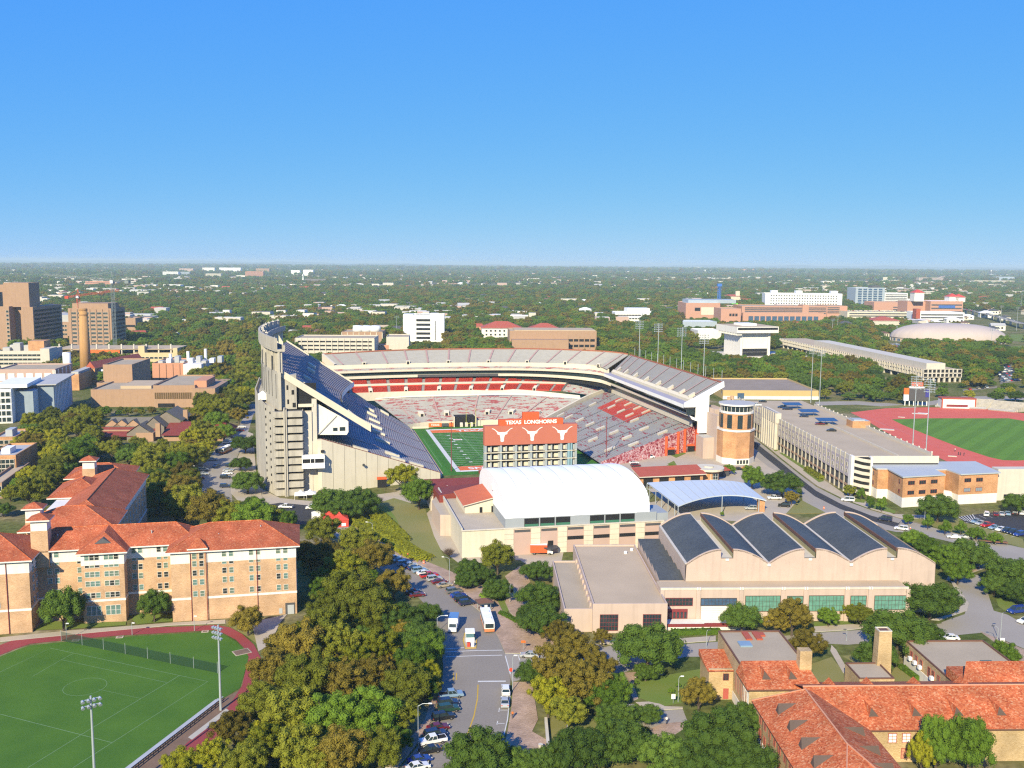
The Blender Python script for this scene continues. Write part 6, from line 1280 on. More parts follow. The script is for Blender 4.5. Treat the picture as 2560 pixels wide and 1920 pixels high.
# ------------------------------------------------------------------ farther buildings
zA=zoomer(0,640,.217);zB=zoomer(400,640,.217);zC=zoomer(1640,640,.217);zD=zoomer(2080,640,.217);zW=zoomer(600,760,.28933);zE=zoomer(1200,760,.28933)
BLOCK=[]
def bd(name,label,Z,xl,yb,xr,ytop,depth,wall,ang=3.,roof='gravel',cat='building',pitch=None,ft=True):
    A=P(*Z(xl,yb));a=R(ang);u=(math.cos(a),math.sin(a));d=ray(*Z(xr,yb))
    det=u[0]*(-d[1])-(-d[0])*u[1];w=(-A.x*(-d[1])-(-d[0])*(-A.y))/det
    h=hgt(*Z(xl,ytop),A)
    r=thing(name,label,cat,A,a);r['w']=w;r['h']=h;r['d']=depth
    b=MB();b.box(0,w,0,depth,0,h,0,1,bot=False)
    if pitch is None: parapet(b,0,w,0,depth,h,.9,.5,0)
    b.build('wall',[M[wall] if isinstance(wall,str) else wall,M[roof] if isinstance(roof,str) else roof],r)
    if pitch is not None:
        b=MB();hip(b,0,w,0,depth,h,pitch,1.);b.build('roof',[M['redmetal'] if roof=='gravel' else M[roof],M['limestone']],r)
    BLOCK.append((Z(xl,0)[0],Z(xr,0)[0],Z(0,yb)[1],A.y))
    if ft: footbox(r,0,w,0,depth,5)
    return r,w,h
def grid_w(r,w,h,nc,nf,ww,wh,y=-.06,x0=.06,x1=.94,z0=.12,z1=.92,m=None,fr=None,face='S',nx=1):
    me=winmesh(round(ww,1),round(wh,1),nx,1,m or M['glass'],fr or M['limestone'],.25,.18)
    for j in range(nf):
        z=h*(z0+(z1-z0)*(j+.5)/nf)-wh/2
        for i in range(nc):
            x=w*(x0+(x1-x0)*(i+.5)/nc)
            if face=='S': win(r,x,y,z,me)
            elif face=='E': win(r,r['w']+.06,x,z,me,'E')
            else: win(r,-.06,x,z,me,'W')
def bands(r,w,h,nf,wh,z0=.12,z1=.94,m='dark',y=-.1,x0=.03,x1=.97,side=None,d=0):
    for j in range(nf):
        z=h*(z0+(z1-z0)*(j+.5)/nf)-wh/2;b=MB()
        b.box(w*x0,w*x1,y,.05,z,z+wh)
        if side=='W': b.box(-.1,.05,1,d-1,z,z+wh)
        if side=='E': b.box(w-.05,w+.1,1,d-1,z,z+wh)
        b.build('window_band',M[m] if isinstance(m,str) else m,r)
def rbox(r,x0,x1,y0,y1,z0,z1,m='limestone',name='roof_plant'): b=MB();b.box(x0,x1,y0,y1,z0,z1);return b.build(name,M[m] if isinstance(m,str) else m,r)
# ---- left campus
r,w,h=bd('laboratory_tower','tan tower block with rows of dark windows behind the tall smokestack',zA,805,1085,1300,612,42,'tanbrick',3);grid_w(r,w,h,6,9,4.6,2.0,z0=.08,z1=.95,nx=4);rbox(r,w*.07,w*.9,4,36,h,h+6,'tanbrick','penthouse');bands(r,0,0,0,1)
for j in range(9):
    b=MB();b.box(w-.05,w+.12,2,40,h*(.08+.87*(j+.5)/9)-1,h*(.08+.87*(j+.5)/9)+1);b.build('window_band',M['dark'],r)
for i in range(7): x=w*(.06+.88*i/6);b=MB();b.box(x-.5,x+.5,-.7,0,0,h);b.build('pier',M['tanbrick'],r)
r,w,h=bd('hall_tower','tallest tan tower at the left edge with stepped upper block',zA,-70,1085,130,590,50,'tanbrick',3);grid_w(r,w,h,1,9,2.4,2.2,x0=.8,x1=1.0,z0=.1,z1=.95)
rbox(r,w+.2,w+12,14,70,0,h*.985,'tanbrick','recessed_wall');rbox(r,w+10,w+22,6,80,0,h,'tanbrick','side_wing')
for j in range(9): b=MB();z=h*(.1+.85*(j+.5)/9);b.box(w+21.9,w+22.15,9,76,z-1.1,z+1.1);b.build('window_band',M['dark'],r)
zz=hgt(*zA(100,310),r.location);rbox(r,w*.55,w+18,8,34,h,zz,'tanbrick','upper_tower');b=MB();b.box(-1,w*.3,-.2,.1,h,zz*.93);b.build('opening',M['darkgrey'],r);rbox(r,w*.2,w*.55,8,34,h,zz*.97,'tanbrick','upper_tower')
r,w,h=bd('classroom_block','long low tan block with small paired windows between the two left towers',zA,405,945,800,765,50,'tanbrick',3);grid_w(r,w,h,14,3,2.2,2.2);rbox(r,w*.0,w,5,48,h,h+9,'greyroof','glazed_penthouse')
r,w,h=bd('annex','small tan annex right of the window-gridded tower',zA,1452,862,1565,722,30,'tanbrick',3);bands(r,w,h,1,3,.25,.55)
r,w,h=bd('laboratory','long pale laboratory with cluttered roof at the left edge',zA,-40,1285,520,1105,45,'limestone',6);grid_w(r,w,h,9,3,4,1.6);rbox(r,w*.6,w*.93,8,24,h,h+9,'orangebrick');rbox(r,w*.93,w*1.12,-2,18,0,h+3,'limestone','stair_tower')
for i in range(5): rbox(r,w*(.05+.11*i),w*(.05+.11*i)+6,10+4*(i%2),18+4*(i%2),h,h+3+2*(i%3),'greyroof')
r,w,h=bd('lecture_block','block with white panel bays between pink pilasters, left of the white stack',zA,-30,1570,650,1320,40,'pinkpanel',8)
for i in range(6):
    x=w*(.04+.155*i);b=MB();b.box(x,x+w*.11,-.3,0,h*.52,h*.86);b.box(x,x+w*.11,-.3,0,h*.08,h*.48);b.build('white_panel',M['white'],r)
for x in (.985,1.0): b=MB();b.box(w*x-1,w*x+.4,-.9,.2,0,h);b.build('pilaster',M['whitelime'],r)
rbox(r,w-.1,w+.3,2,38,0,h,'tanbrick','brick_side');
for i in range(4): b=MB();b.box(w+.2,w+.9,4+9*i,5.4+9*i,0,h);b.build('pilaster',M['whitelime'],r)
z1_=zoomer(0,640,.28933)
r,w,h=bd('engineering_building','white and glass modern building with slatted fins at the left edge',z1_,-70,1450,110,1165,22,'white',14,'white');grid_w(r,w,h,4,5,2.6,2.6,z0=.02,z1=.98,fr=M['white'])
rbox(r,w,w+10,8,60,0,h*.93,mat('blue_grey_panel',(.30,.36,.42),.5),'glass_wing');rbox(r,w+10,w+19,20,75,0,h*1.02,MATS['blue_grey_panel'],'glass_wing')  # even blue-grey colour for both side wings
for j in range(12): b=MB();b.box(w+19,w+19.4,22+4.2*j,23.2+4.2*j,.5,h*.98);b.build('fin',M['white'],r)
for j in range(10): b=MB();b.box(w+10,w+10.3,9+1.1*j,9.5+1.1*j,.5,h*.9);b.build('fin',M['white'],r)
rbox(r,w+6,w+21,18,76,h*1.02,h*1.05,'greyroof','roof_plane');rbox(r,2,w+8,4,40,h+.9,h+3,'white')
r,w,h=bd('boiler_hall','orange brick boiler hall with silver pipes below the white stack',zA,782,1550,915,1378,60,'orangebrick',8);rbox(r,2,w-1,3,40,h,h+2.5,'greyroof')
b=MB();b.bar((w+1,40,h-1),(w+14,40,h-1),1.2,8);b.bar((w+14,40,h-1),(w+15,40,h-14),1.2,8);b.build('duct',M['steel'],r)
p=P(*zA(785,1470));h=hgt(*zA(785,1112),p);b=MB();b.bar((0,0,0),(0,0,h),3.0,14,r2=3.0);s=tag(smooth(b.build('white_stack',M['white'],None,p)),'short white cylindrical stack at the left campus power plant','chimney')
p=P(*zA(995,1420));h=hgt(*zA(955,605),p);sm=thing('smokestack','tall tan brick smokestack in front of the tower block','chimney',p);b=MB();b.bar((0,0,0),(0,0,h),4.6,18,r2=3.1);smooth(b.build('shaft',mat('stack_brick',(.50,.285,.115),.85,.1,.2,3,stain=.2),sm))
for f in (.12,.9,.97): b=MB();b.bar((0,0,h*f),(0,0,h*f+1.2),4.75-1.5*f,18);b.build('band',mat('stack_band',(.36,.20,.09),.85),sm)
r,w,h=bd('turbine_hall','gabled hall with bright red roof beside the smokestack',zA,1010,1480,1100,1290,70,'orangebrick',-8,ft=True);b=MB();hip(b,0,w,0,70,h,5,.8,0,.01,.01);b.build('roof',[M['redmetal'],M['tanbrick']],r)
r,w,h=bd('museum_block','windowless tan block tower above the low museum',zA,1200,1610,1535,1265,45,'tanbrick',5)
r,w,h=bd('museum_step','lower windowless tan block in front of the museum block tower',zA,1122,1640,1475,1475,18,'tanbrick',5)
r,w,h=bd('museum_wing','long low tan museum wing with a recessed dark window strip',z1_,790,1305,1330,1165,45,'tanbrick',5);rbox(r,w*.4,w*.9,10,40,h,h+2,'brownroof')
r,w,h=bd('museum_entrance','wide low tan entrance wing with brown glazed front among trees',z1_,1330,1310,1690,1130,60,'tanbrick',5);b=MB();b.box(w*.0+1,w*.96,-.15,.1,h*.42,h*.72);b.build('window_band',mat('brown_glass',(.13,.085,.04),.3),r);b=MB();b.box(w*.1,w*.5,-.2,.1,.2,h*.2);b.build('entrance',M['dark'],r)
for i in range(18): x=w*(.03+.052*i);b=MB();b.box(x-.12,x+.12,-.3,-.1,h*.42,h*.72);b.build('mullion',M['tanbrick'],r)
rbox(r,w*.95,w*1.5,-2,50,0,h*.93,'tanbrick','side_wing');rbox(r,w*.95,w*1.25,4,30,h*.93,h*1.25,'salmon')
r,w,h=bd('chiller_plant','salmon panelled plant with white side wall and cluttered roof',z1_,1320,1095,1590,935,40,'salmon',5);rbox(r,w,w+14,-1,36,0,h,'whitelime','white_wall')
for i in range(9): rbox(r,3+5.6*i,6.5+5.6*i,6+3*(i%3),14+3*(i%3),h,h+2+1.5*(i%3),('greyroof','white','alu')[i%3])
for i in range(3): b=MB();b.bar((8+14*i,24,h),(8+14*i,24,h+6+2*i),1.2,10);b.build('tank',M['white'],r)
for i in range(4): x=w*(.22+.22*i);b=MB();b.box(x,x+.3,-.3,0,0,h);b.build('joint',M['rust'],r)
r,w,h=bd('cream_school','long cream flat-roofed building behind the salmon plant',zA,1540,1225,2060,1125,26,mat('cream_wall',(.60,.48,.28),.8,.06,.3,4),4);rbox(r,w*.08,w*.22,4,16,h,h+7,MATS['cream_wall']);rbox(r,w*.85,w*.95,4,16,h,h+5,MATS['cream_wall']);grid_w(r,w,h,9,1,3,1.6)
# louvred plant
r,w,h=bd('cooling_plant','grey slatted cooling plant right of the windowless block',zA,1570,1470,1730,1330,30,'greyroof',20);bands(r,w,h,5,1.0,.1,.95,'dark')
# construction site: slab, columns, clutter
cs=thing('construction_site','unfinished concrete floors and scaffolds below the tower block','construction site',P(*zA(640,1215)),R(4))
for j in range(3):
    b=MB();b.box(0,112,0,40,1+5.2*j,1.7+5.2*j);b.build('floor_slab',M['brownroof'],cs)
    for i in range(10): b=MB();b.box(3+11.5*i,4.2+11.5*i,1,2.2,1.7+5.2*j,6.2+5.2*j);b.build('column',M['limestone'],cs)
b=MB();b.box(6,28,-1,0,3,8);b.build('hoarding',M['redmetal'],cs);b=MB();b.box(30,60,-1,0,8,11);b.build('hoarding',M['orangebright'],cs)
footbox(cs,0,112,0,40,4)
def lattice(b,p,q_,s,n,r=.16):
    p=Vector(p);q_=Vector(q_);d=(q_-p);a=d.normalized().orthogonal().normalized()*s/2;c_=d.normalized().cross(a)
    cs_=[a+c_,a-c_,-a-c_,-a+c_]
    for o in cs_: b.bar(p+o,q_+o,r,4,cap=False)
    for i in range(n):
        for k in range(4): b.bar(p+d*i/n+cs_[k],p+d*(i+1)/n+cs_[(k+1)%4],r*.6,3,cap=False)
def crane(label,zbase,ztop,jl,jr,m,yb_tip,yaw):
    p=P(*zbase);h=hgt(*ztop,p);c_=thing('tower_crane',label,'crane',p,R(yaw));b=MB();lattice(b,(0,0,0),(0,0,h*.9),2.6,18,.2);b.build('mast',m,c_)
    b=MB();b.bar((-1.5,0,h*.9),(0,0,h),.3,4);b.bar((1.5,0,h*.9),(0,0,h),.3,4);b.build('apex',m,c_)
    b=MB();lattice(b,(0,0,h*.9),(jr,0,h*.9+yb_tip),1.4,18,.13);b.build('jib',m,c_)
    b=MB();lattice(b,(0,0,h*.9),(-jl,0,h*.9-yb_tip*.3),1.4,6,.13);b.box(-jl-2,-jl+2,-1.2,1.2,h*.9-3.5,h*.9-.5);b.build('counter_jib',m,c_)
    b=MB();b.bar((0,0,h),(jr*.6,0,h*.9+1),.12,3);b.bar((0,0,h),(-jl,0,h*.9),.12,3);b.build('stay_cable',m,c_);b=MB();b.box(-1.4,1.4,-2.6,-1,h*.86,h*.895);b.build('cab',M['white'],c_)
crane('red tower crane behind the smokestack',zA(930,1080),zA(910,385),12,44,mat('crane_red',(.52,.07,.04),.5),6,0)
crane('grey tower crane in front of the window-gridded tower',zA(1330,1125),zA(1300,180),-15,-70,mat('crane_grey',(.20,.24,.25),.6),5,0)
# Tudor-roofed hall
BLOCK.append((z1_(820,0)[0],z1_(1620,0)[0],z1_(0,1560)[1],P(*z1_(835,1600)).y))
td=thing('tudor_hall','hall with grey gabled roofs, triangular dormers and dark red lower roofs among trees','building',P(*z1_(835,1600)),R(3));p=td.location;k=p.y/F*.28933
def X(x): return (x-835)*k
b=MB();b.box(0,X(1300),4,22,0,8);b.box(X(1180),X(1330),-1,10,0,7);b.build('wall',M['tanbrick'],td)
b=MB();b.poly([(-2,-1,4),(X(1320),-1,4),(X(1320),8,9.5),(0,8,9.5)]);b.build('lower_roof',M['darkred'],td)
b=MB();L1=X(1300);b.poly([(2,8,9.5),(L1,8,9.5),(L1,15,16),(3,15,16)]);b.poly([(L1,22,9.5),(2,22,9.5),(3,15,16),(L1,15,16)]);b.poly([(2,22,9.5),(2,8,9.5),(3,15,16)]);GR=mat('grey_shingle',(.16,.145,.125),.9,.15,.6,4);b.build('upper_roof',GR,td)
for x in (925,1010,1110):
    o=MB();xx=X(x);o.poly([(xx-4.2,8.4,10),(xx+4.2,8.4,10),(xx,8.4,15)],1);o.poly([(xx+4.8,8,9.6),(xx,14,15.4),(xx,8,15.6)],0);o.poly([(xx-4.8,8,9.6),(xx,8,15.6),(xx,14,15.4)],0);o.build('dormer',[GR,M['tanbrick']],td)
for x,y0,z,w2,d in ((1210,-1,7,7.5,16),(1370,14,14,8.5,22),(1300,6,11,6,12)):
    xx=X(x);o=MB();o.poly([(xx-w2,y0,z-1),(xx,y0,z+7),(xx,y0+d,z+7),(xx-w2,y0+d,z-1)][::-1]);o.poly([(xx+w2,y0,z-1),(xx,y0,z+7),(xx,y0+d,z+7),(xx+w2,y0+d,z-1)]);o.poly([(xx-w2*.9,y0+.5,0),(xx+w2*.9,y0+.5,0),(xx+w2*.9,y0+.5,z-1),(xx,y0+.5,z+6.2),(xx-w2*.9,y0+.5,z-1)],1);o.build('gable',[GR,mat('gable_face',(.21,.18,.15),.9)],td)
b=MB();xx=X(1400);b.poly([(xx,-2,5),(xx+34,-2,5),(xx+30,16,12),(xx,16,12)]);b.poly([(xx+34,-2,5),(xx+34,28,5),(xx+30,16,12)]);b.box(xx+1,xx+32,0,26,0,5,1);b.build('east_roof',[M['darkred'],M['tanbrick']],td)
for x,y,z in ((X(1375),-1,15),(X(1500),24,20)): b=MB();b.box(x-1.2,x+1.2,y-1,y+1,4,z);b.build('chimney',M['tanbrick'],td)
td.scale=(1,1,.66);footbox(td,-2,X(1620),-3,30,3)
r,w,h=bd('residence_block','four-storey orange brick block at the left edge with grey roof',zdm,-90,300,125,130,30,'orangebrick',10,'greyroof');grid_w(r,w,h,6,4,1.6,1.7);rbox(r,w*.3,w*.6,8,16,h,h+2.4,'white')
r,w,h=bd('residence_hall','smaller brick hall with flat red-edged roof at the left edge',zdm,-100,430,20,330,40,'tanbrick',12,'brownroof');grid_w(r,w,h,4,2,1.6,1.9)
r,w,h=bd('residence_block','orange brick block with rooftop units at the left edge above the four-storey block',z1_,-60,1690,140,1580,24,'orangebrick',10,'greyroof');grid_w(r,w,h,4,2,1.8,1.8);rbox(r,w*.4,w*.7,6,14,h,h+3.5,'alu')
# ---- middle distance behind the stadium
r,w,h=bd('concrete_block','white concrete tower block with a central stack of dark window bands',zW,1410,325,1765,100,34,'white',3,'white')
for j in range(5): b=MB();z=h*(.1+.17*j);b.box(w*.32,w*.66,-.2,.3,z,z+h*.09);b.build('window_band',M['dark'],r)
b=MB();b.box(w*.77,w*.79,-.15,.2,2,h*.8);b.build('joint',M['dark'],r);rbox(r,w*.66,w*.86,4,20,h,h+2.5,'white');rbox(r,w*.0,w*.24,2,28,h,h+1.2,'white')
for i in range(10): rbox(r,w*(.3+.035*i),w*(.3+.035*i)+2.2,3,9,h,h+1.8,'alu')
r,w,h=bd('parking_garage','long concrete parking garage with open decks behind the stadium',zW,480,425,1160,300,45,'limestone',2,'gravel','garage');bands(r,w,h,3,1.6,.12,.95)
for i in range(14): x=w*i/13;b=MB();b.box(x-.4,x+.4,-.6,.1,0,h+.5);b.build('pier',M['limestone'],r)
r,w,h=bd('cooling_station','brown slatted cooling station with three white drums on its roof',zW,880,330,1230,245,40,'tanbrick',2)
for i in range(3): b=MB();x=w*(.36+.21*i);b.bar((x,20,h),(x,20,h+7),7.4,16,r2=6.4);smooth(b.build('cooling_drum',M['white'],r))
for i in range(8): x=w*i/7;b=MB();b.box(x-.4,x+.4,-.5,.1,0,h);b.build('fin',M['cream'],r)
r,w,h=bd('concrete_theatre','blank pale concrete block with angular roof beside the white tower block',zW,1265,400,1460,290,40,'limestone',4)
r,w,h=bd('stair_block','small orange-tan block at the far left corner of the stadium bowl',zW,1165,400,1285,362,20,'salmon',4)
r,w,h=bd('music_building','broad brown building with recessed window bands right behind the stadium',zE,255,400,1005,238,50,'tanbrick',3,'brownroof')
for j in range(2): b=MB();z=h*(.18+.30*j);b.box(w*.67,w*.985,-.2,.3,z,z+h*.13);b.build('window_band',M['dark'],r)
for i in range(6): x=w*(.67+.063*i);b=MB();b.box(x-.5,x+.5,-.35,.1,h*.1,h*.75);b.build('pier',M['tanbrick'],r)
rbox(r,w*.02,w*.66,-16,0,0,h*.62,'tanbrick','front_block');rbox(r,w*.06,w*1.0,8,48,h,h*1.06,'brownroof','upper_roof')
for k_,(x0,x1,yb,yt,lab) in enumerate(((15,365,290,208,'white building with red tiled hip roof behind the stadium, larger one'),(420,705,250,220,'white building with red tiled hip roof behind the stadium, smaller one behind the brown building'))):
    r,w,h=bd('tiled_roof_building',lab,zE,x0,yb,x1,yt,36,'whitelime',3,pitch=8);grid_w(r,w,h,8,2,2.2,2.2)
r,w,h=bd('clinic','white low stepped building among the trees beyond the stadium',zE,1170,150,1400,75,40,'white',3,'white');grid_w(r,w,h,8,2,4,2);rbox(r,w*.45,w*1.3,4,36,0,h*1.5,'white','upper_block');bands(r,w,h,1,2,.5,.9)
r,w,h=bd('substation','pale blue-white shed beyond the grove right of the stadium',zC,480,960,750,865,40,'whitelime',3,'white');r,w,h=bd('pump_house','low grey flat building behind the floodlight masts',zC,310,820,700,760,40,mat('blue_grey_wall',(.36,.42,.48),.7),3,'white')
# ---- library with overhanging top, long archive hall, arena dome
lb=thing('library','monumental white library block with an overhanging top storey','building',P(*zC(965,1165)),R(12));foot([(lb.location.x+dx,lb.location.y+dy) for dx,dy in ((-50,-10),(60,-10),(60,90),(-50,90))])
p=lb.location;s_b=p.y/F*.217;w=(1340-965)*s_b*1.0;zt3=hgt(*zC(965,885),p);zt4=hgt(*zC(965,812),p);D=40;BLOCK.append((zC(700,0)[0],zC(1400,0)[0],zC(0,1140)[1],p.y))
b=MB()
for x0,x1 in ((0,2.6),(w-2.6,w)):
    b.prism([(x0,0),(x1,0),(x1,D),(x0,D)],0,zt3)
b.box(2.6,w-2.6,1.2,D-1,5,zt3);b.build('wall',M['whitelime'],lb);b=MB();b.box(2.8,w-2.8,1.05,1.25,5.2,8.6);b.build('window_band',M['dark'],lb);b=MB();b.box(2.6,w-2.6,1.5,3,0,5);b.build('entrance',M['dark'],lb)
b=MB();b.box(-7,w+6,-6,D+6,zt3,zt4,0,1);b.build('top_storey',[M['whitelime'],M['brownroof']],lb);b=MB();b.box(-6,w+5,-6.2,-5.9,zt3+(zt4-zt3)*.5,zt3+(zt4-zt3)*.85);b.build('window_band',M['dark'],lb)
rbox(lb,w*.2,w*.7,D*.3,D*.8,zt4,zt4+2.2,'white')
for i in range(12): b=MB();b.box(-7,-.2,-4+3.9*i,-2.6+3.9*i,zt3-2.4,zt3);b.build('bracket',M['whitelime'],lb)
sheet('terrace',[(p.x-45,p.y-14),(p.x+75,p.y-2),(p.x+70,p.y+60),(p.x-58,p.y+50)],.9,M['limestone'],thick=.9,mside=M['whitelime'],ft=1)
BLOCK+=[(zC(1415,0)[0],zC(1900,0)[0],zC(0,1080)[1],1100),(zC(1900,0)[0],zD(560,0)[0],zC(0,1130)[1],1000),(zD(540,0)[0],zD(1050,0)[0],zD(0,1360)[1],850),(zD(1045,0)[0],zD(1530,0)[0],zD(0,1440)[1],790),(zD(700,0)[0],zD(1950,0)[0],zD(0,955)[1],1250),(2405,2570,838,2050),(2440,2570,892,950),(2480,2570,955,800),(2156,2292,876,1000),(420,475,826,1250)]
A=P(*zD(1045,1455));Bp=P(*zD(1522,1465));Fp=P(*zC(1418,1050));ang=math.atan2(Fp.y-A.y,Fp.x-A.x)-math.pi/2
ah=thing('archive_hall','very long three-storey concrete hall on piers with a raised roof strip','building',A,ang);Wd=(Bp-A).length*1.0;LN=(Fp-A).length;ht=hgt(*zD(1040,1312),A);footbox(ah,0,Wd,0,LN,4)
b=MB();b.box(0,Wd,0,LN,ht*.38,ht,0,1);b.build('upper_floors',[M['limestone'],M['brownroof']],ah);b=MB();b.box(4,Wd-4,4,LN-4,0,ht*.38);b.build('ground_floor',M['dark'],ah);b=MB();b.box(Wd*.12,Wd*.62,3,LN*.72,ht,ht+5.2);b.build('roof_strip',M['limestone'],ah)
me=winmesh(3.6,3.0,1,1,M['dark'],M['limestone'],.8,.5)
for j in range(2):
    for i in range(9): win(ah,Wd*(.06+.88*i/8),-.05,ht*(.44+.30*j),me)
me=winmesh(2.0,2.6,1,1,M['dark'],M['limestone'],.7,.5)
for j in range(2):
    for i in range(70): win(ah,-.05,2+LN*(i+.3)/70.5,ht*(.44+.30*j),me,'W')
for i in range(24): b=MB();b.box(.2,1.8,1+LN*i/24,2.6+LN*i/24,0,ht*.38);b.build('pier',M['limestone'],ah)
for i in range(8): b=MB();x=Wd*i/7;b.box(x-.8 if i else 0,x+.8 if i<7 else Wd,.1,1.6,0,ht*.38);b.build('pier',M['limestone'],ah)
dp=P(*zD(1330,985));dr_=thing('arena_dome','low pale ribbed arena dome on the right','arena',dp,R(-14));foot([(dp.x+95*math.cos(t),dp.y+75*math.sin(t)) for t in np.linspace(0,6.28,16)])
hd=hgt(*zD(1330,728),P(*zD(1330,925)));rxd=(1955-700)*.217*dp.y/F/2*.99;ryd=rxd*.66
NG=28
for i in range(NG):
    b=MB();rows=[]
    for e in range(9):
        t=e/8*math.pi/2;row=[]
        for j in range(4):
            a=2*math.pi*(i+j/3)/NG;bul=1+.008*math.sin(j/3*math.pi);ct=abs(math.cos(t))**.75;row.append((rxd*ct*math.cos(a)*bul,ryd*ct*math.sin(a)*bul,5+(hd-5)*math.sin(t)*(1 if e<8 else 1)))
        rows.append(row)
    b.grid(rows);smooth(b.build('roof_gore',mat('dome_membrane',(.50,.42,.37),.75,.05,.05,2),dr_))
b=MB();b.prism([(rxd*.99*math.cos(t),ryd*.99*math.sin(t)) for t in np.linspace(0,2*math.pi,40,endpoint=False)],0,5);b.build('wall',M['pinkstone'],dr_)
for i in range(40):
    a=2*math.pi*i/40;o=win(dr_,rxd*math.cos(a),ryd*math.sin(a),.5,winmesh(5,3.2,2,1,M['blueglass'],M['limestone'],.3,.3));o.rotation_euler=(0,0,math.atan2(rxd*math.sin(a),ryd*math.cos(a))+math.pi/2)
# ---- right-hand district
r,w,h=bd('field_house','low yellow-walled building with broad brown roof behind the right grandstand',zC,770,1650,1870,1560,75,mat('yellow_wall',(.55,.40,.18),.8,.05,.3,4),1,mat('weathered_roof',(.30,.24,.19),.95,.15,.1,3));b=MB();b.box(-.1,w+.1,-.3,0,0,h*.42);b.build('plinth',M['whitelime'],r);b=MB();b.box(w*.15,w*.22,-.4,-.1,.5,h*.8);b.build('door',M['blueglass'],r)
pk=mat('pink_brick_far',(.52,.285,.20),.85,.06,.2,3)
r,w,h=bd('works_building','large pink building under construction with white roof edge',zC,340,720,735,545,70,pk,2,'white');b=MB();b.box(w*.45,w*.98,-.3,0,h*.25,h*.75);b.build('white_panel',M['cream'],r);b=MB();b.box(w*.26,w*.42,-.3,0,h*.5,h*.72);b.build('window',M['dark'],r);rbox(r,w*.1,w*1.5,10,60,h,h+6,MATS['blue_grey_wall'])
r,w,h=bd('works_annex','pink block with three dark square windows beside the works building',zC,745,760,975,610,50,pk,2);b=MB()
for i in range(3): b=MB();b.box(w*(.42+.15*i),w*(.53+.15*i),-.3,0,h*.45,h*.65);b.build('window',M['dark'],r)
r,w,h=bd('parking_garage','long pink garage with open banded decks in the right distance',zC,985,720,1700,580,60,pk,2,'gravel','garage');bands(r,w,h,4,2.2,.35,.95,'darkgrey',x0=.05);rbox(r,w*.97,w*1.07,-2,20,0,h*1.15,pk,'stair_tower')
r,w,h=bd('parking_garage','pink banded garage right of the long pink garage',zC,1750,710,1960,582,60,pk,2,'gravel','garage');bands(r,w,h,4,2.0,.3,.95,'darkgrey')
r,w,h=bd('parking_garage','pink garage with dark bands at the end of the pink row',zC,1965,700,2200,580,60,pk,2,'gravel','garage');bands(r,w,h,4,2.0,.3,.95,'darkgrey',x1=.62)
r,w,h=bd('glazed_arcade','low pink arcade with blue windows in front of the pink garages',zC,1000,755,1930,660,26,pk,2);grid_w(r,w,h,12,1,8,8,z0=.05,z1=.7,m=M['blueglass'],fr=pk)
r,w,h=bd('apartment_block','long white apartment block with dark balconies in the right distance',zC,1255,600,2140,432,40,'white',-4,'white');grid_w(r,w,h,26,5,3,2.6,z0=.06,z1=.95,m=M['darkgrey'],fr=M['white'])
for x in (.08,.4,.86): rbox(r,w*x,w*x+14,2,20,h,h+7,'white')
r,w,h=bd('church','small church with a square tan tower in the right distance',zC,780,510,1020,465,30,'cream',2,pitch=5);rbox(r,w*.6,w*.78,4,14,0,hgt(*zC(940,405),r.location),'cream','bell_tower')
r,w,h=bd('office_block','blue glass office block with white grid in the right distance',zD,265,560,600,368,50,MATS['blue_grey_wall'],4,'white');grid_w(r,w,h,5,7,10,4.4,z0=.02,z1=.98,m=M['blueglass'],fr=M['white']);rbox(r,w*.6,w*.9,8,30,h,h+6,'darkgrey')
r,w,h=bd('parking_garage','white open-deck garage beside the blue glass office block',zD,603,560,865,432,50,'white',4,'white','garage');bands(r,w,h,6,2.4,.06,.96,'darkgrey')
r,w,h=bd('hotel','pink banded hotel with red-roofed corner turrets in the right distance',zD,1125,720,1498,525,60,pk,3,'white');bands(r,w,h,4,2.6,.1,.9,'darkgrey');b=MB();b.box(w*.25,w*.76,-.5,-.1,h*.62,h*.78);b.build('blue_sign',mat('blue_sign',(.06,.14,.42),.5),r)
rbox(r,-34,0,20,60,0,h*.98,pk,'side_wing')
for x,zz in ((-28,16),(w*.62,9),(w*.82,8)):
    b=MB();b.box(x,x+18,6,24,h,h+zz);b.build('turret',M['whitelime'],r);b=MB();hip(b,x,x+18,6,24,h+zz,6,1.);b.build('turret_roof',[M['redseat'],M['limestone']],r)
r,w,h=bd('parking_garage','white stacked-deck garage below the banded hotel',zD,1005,770,1520,655,50,'white',2,'white','garage');bands(r,w,h,3,2.6,.1,.95,'darkgrey');rbox(r,-7,0,-2,12,0,h*1.4,'redmetal','stair_tower')
r,w,h=bd('parking_garage','low tan garage with cars on its roof left of the banded hotel',zD,175,715,940,645,60,'cream',2,'gravel','garage');bands(r,w,h,2,2.2,.15,.95,'darkgrey')
gx=r
r,w,h=bd('medical_building','pink brick building behind the low tan garage',zD,480,640,850,535,50,pk,3);bands(r,w,h,2,2.4,.1,.6,'darkgrey',x0=.6)
r,w,h=bd('community_house','tan low house with red-brown roof left of the arena dome',zD,470,800,790,745,36,'limestone',2,pitch=6)
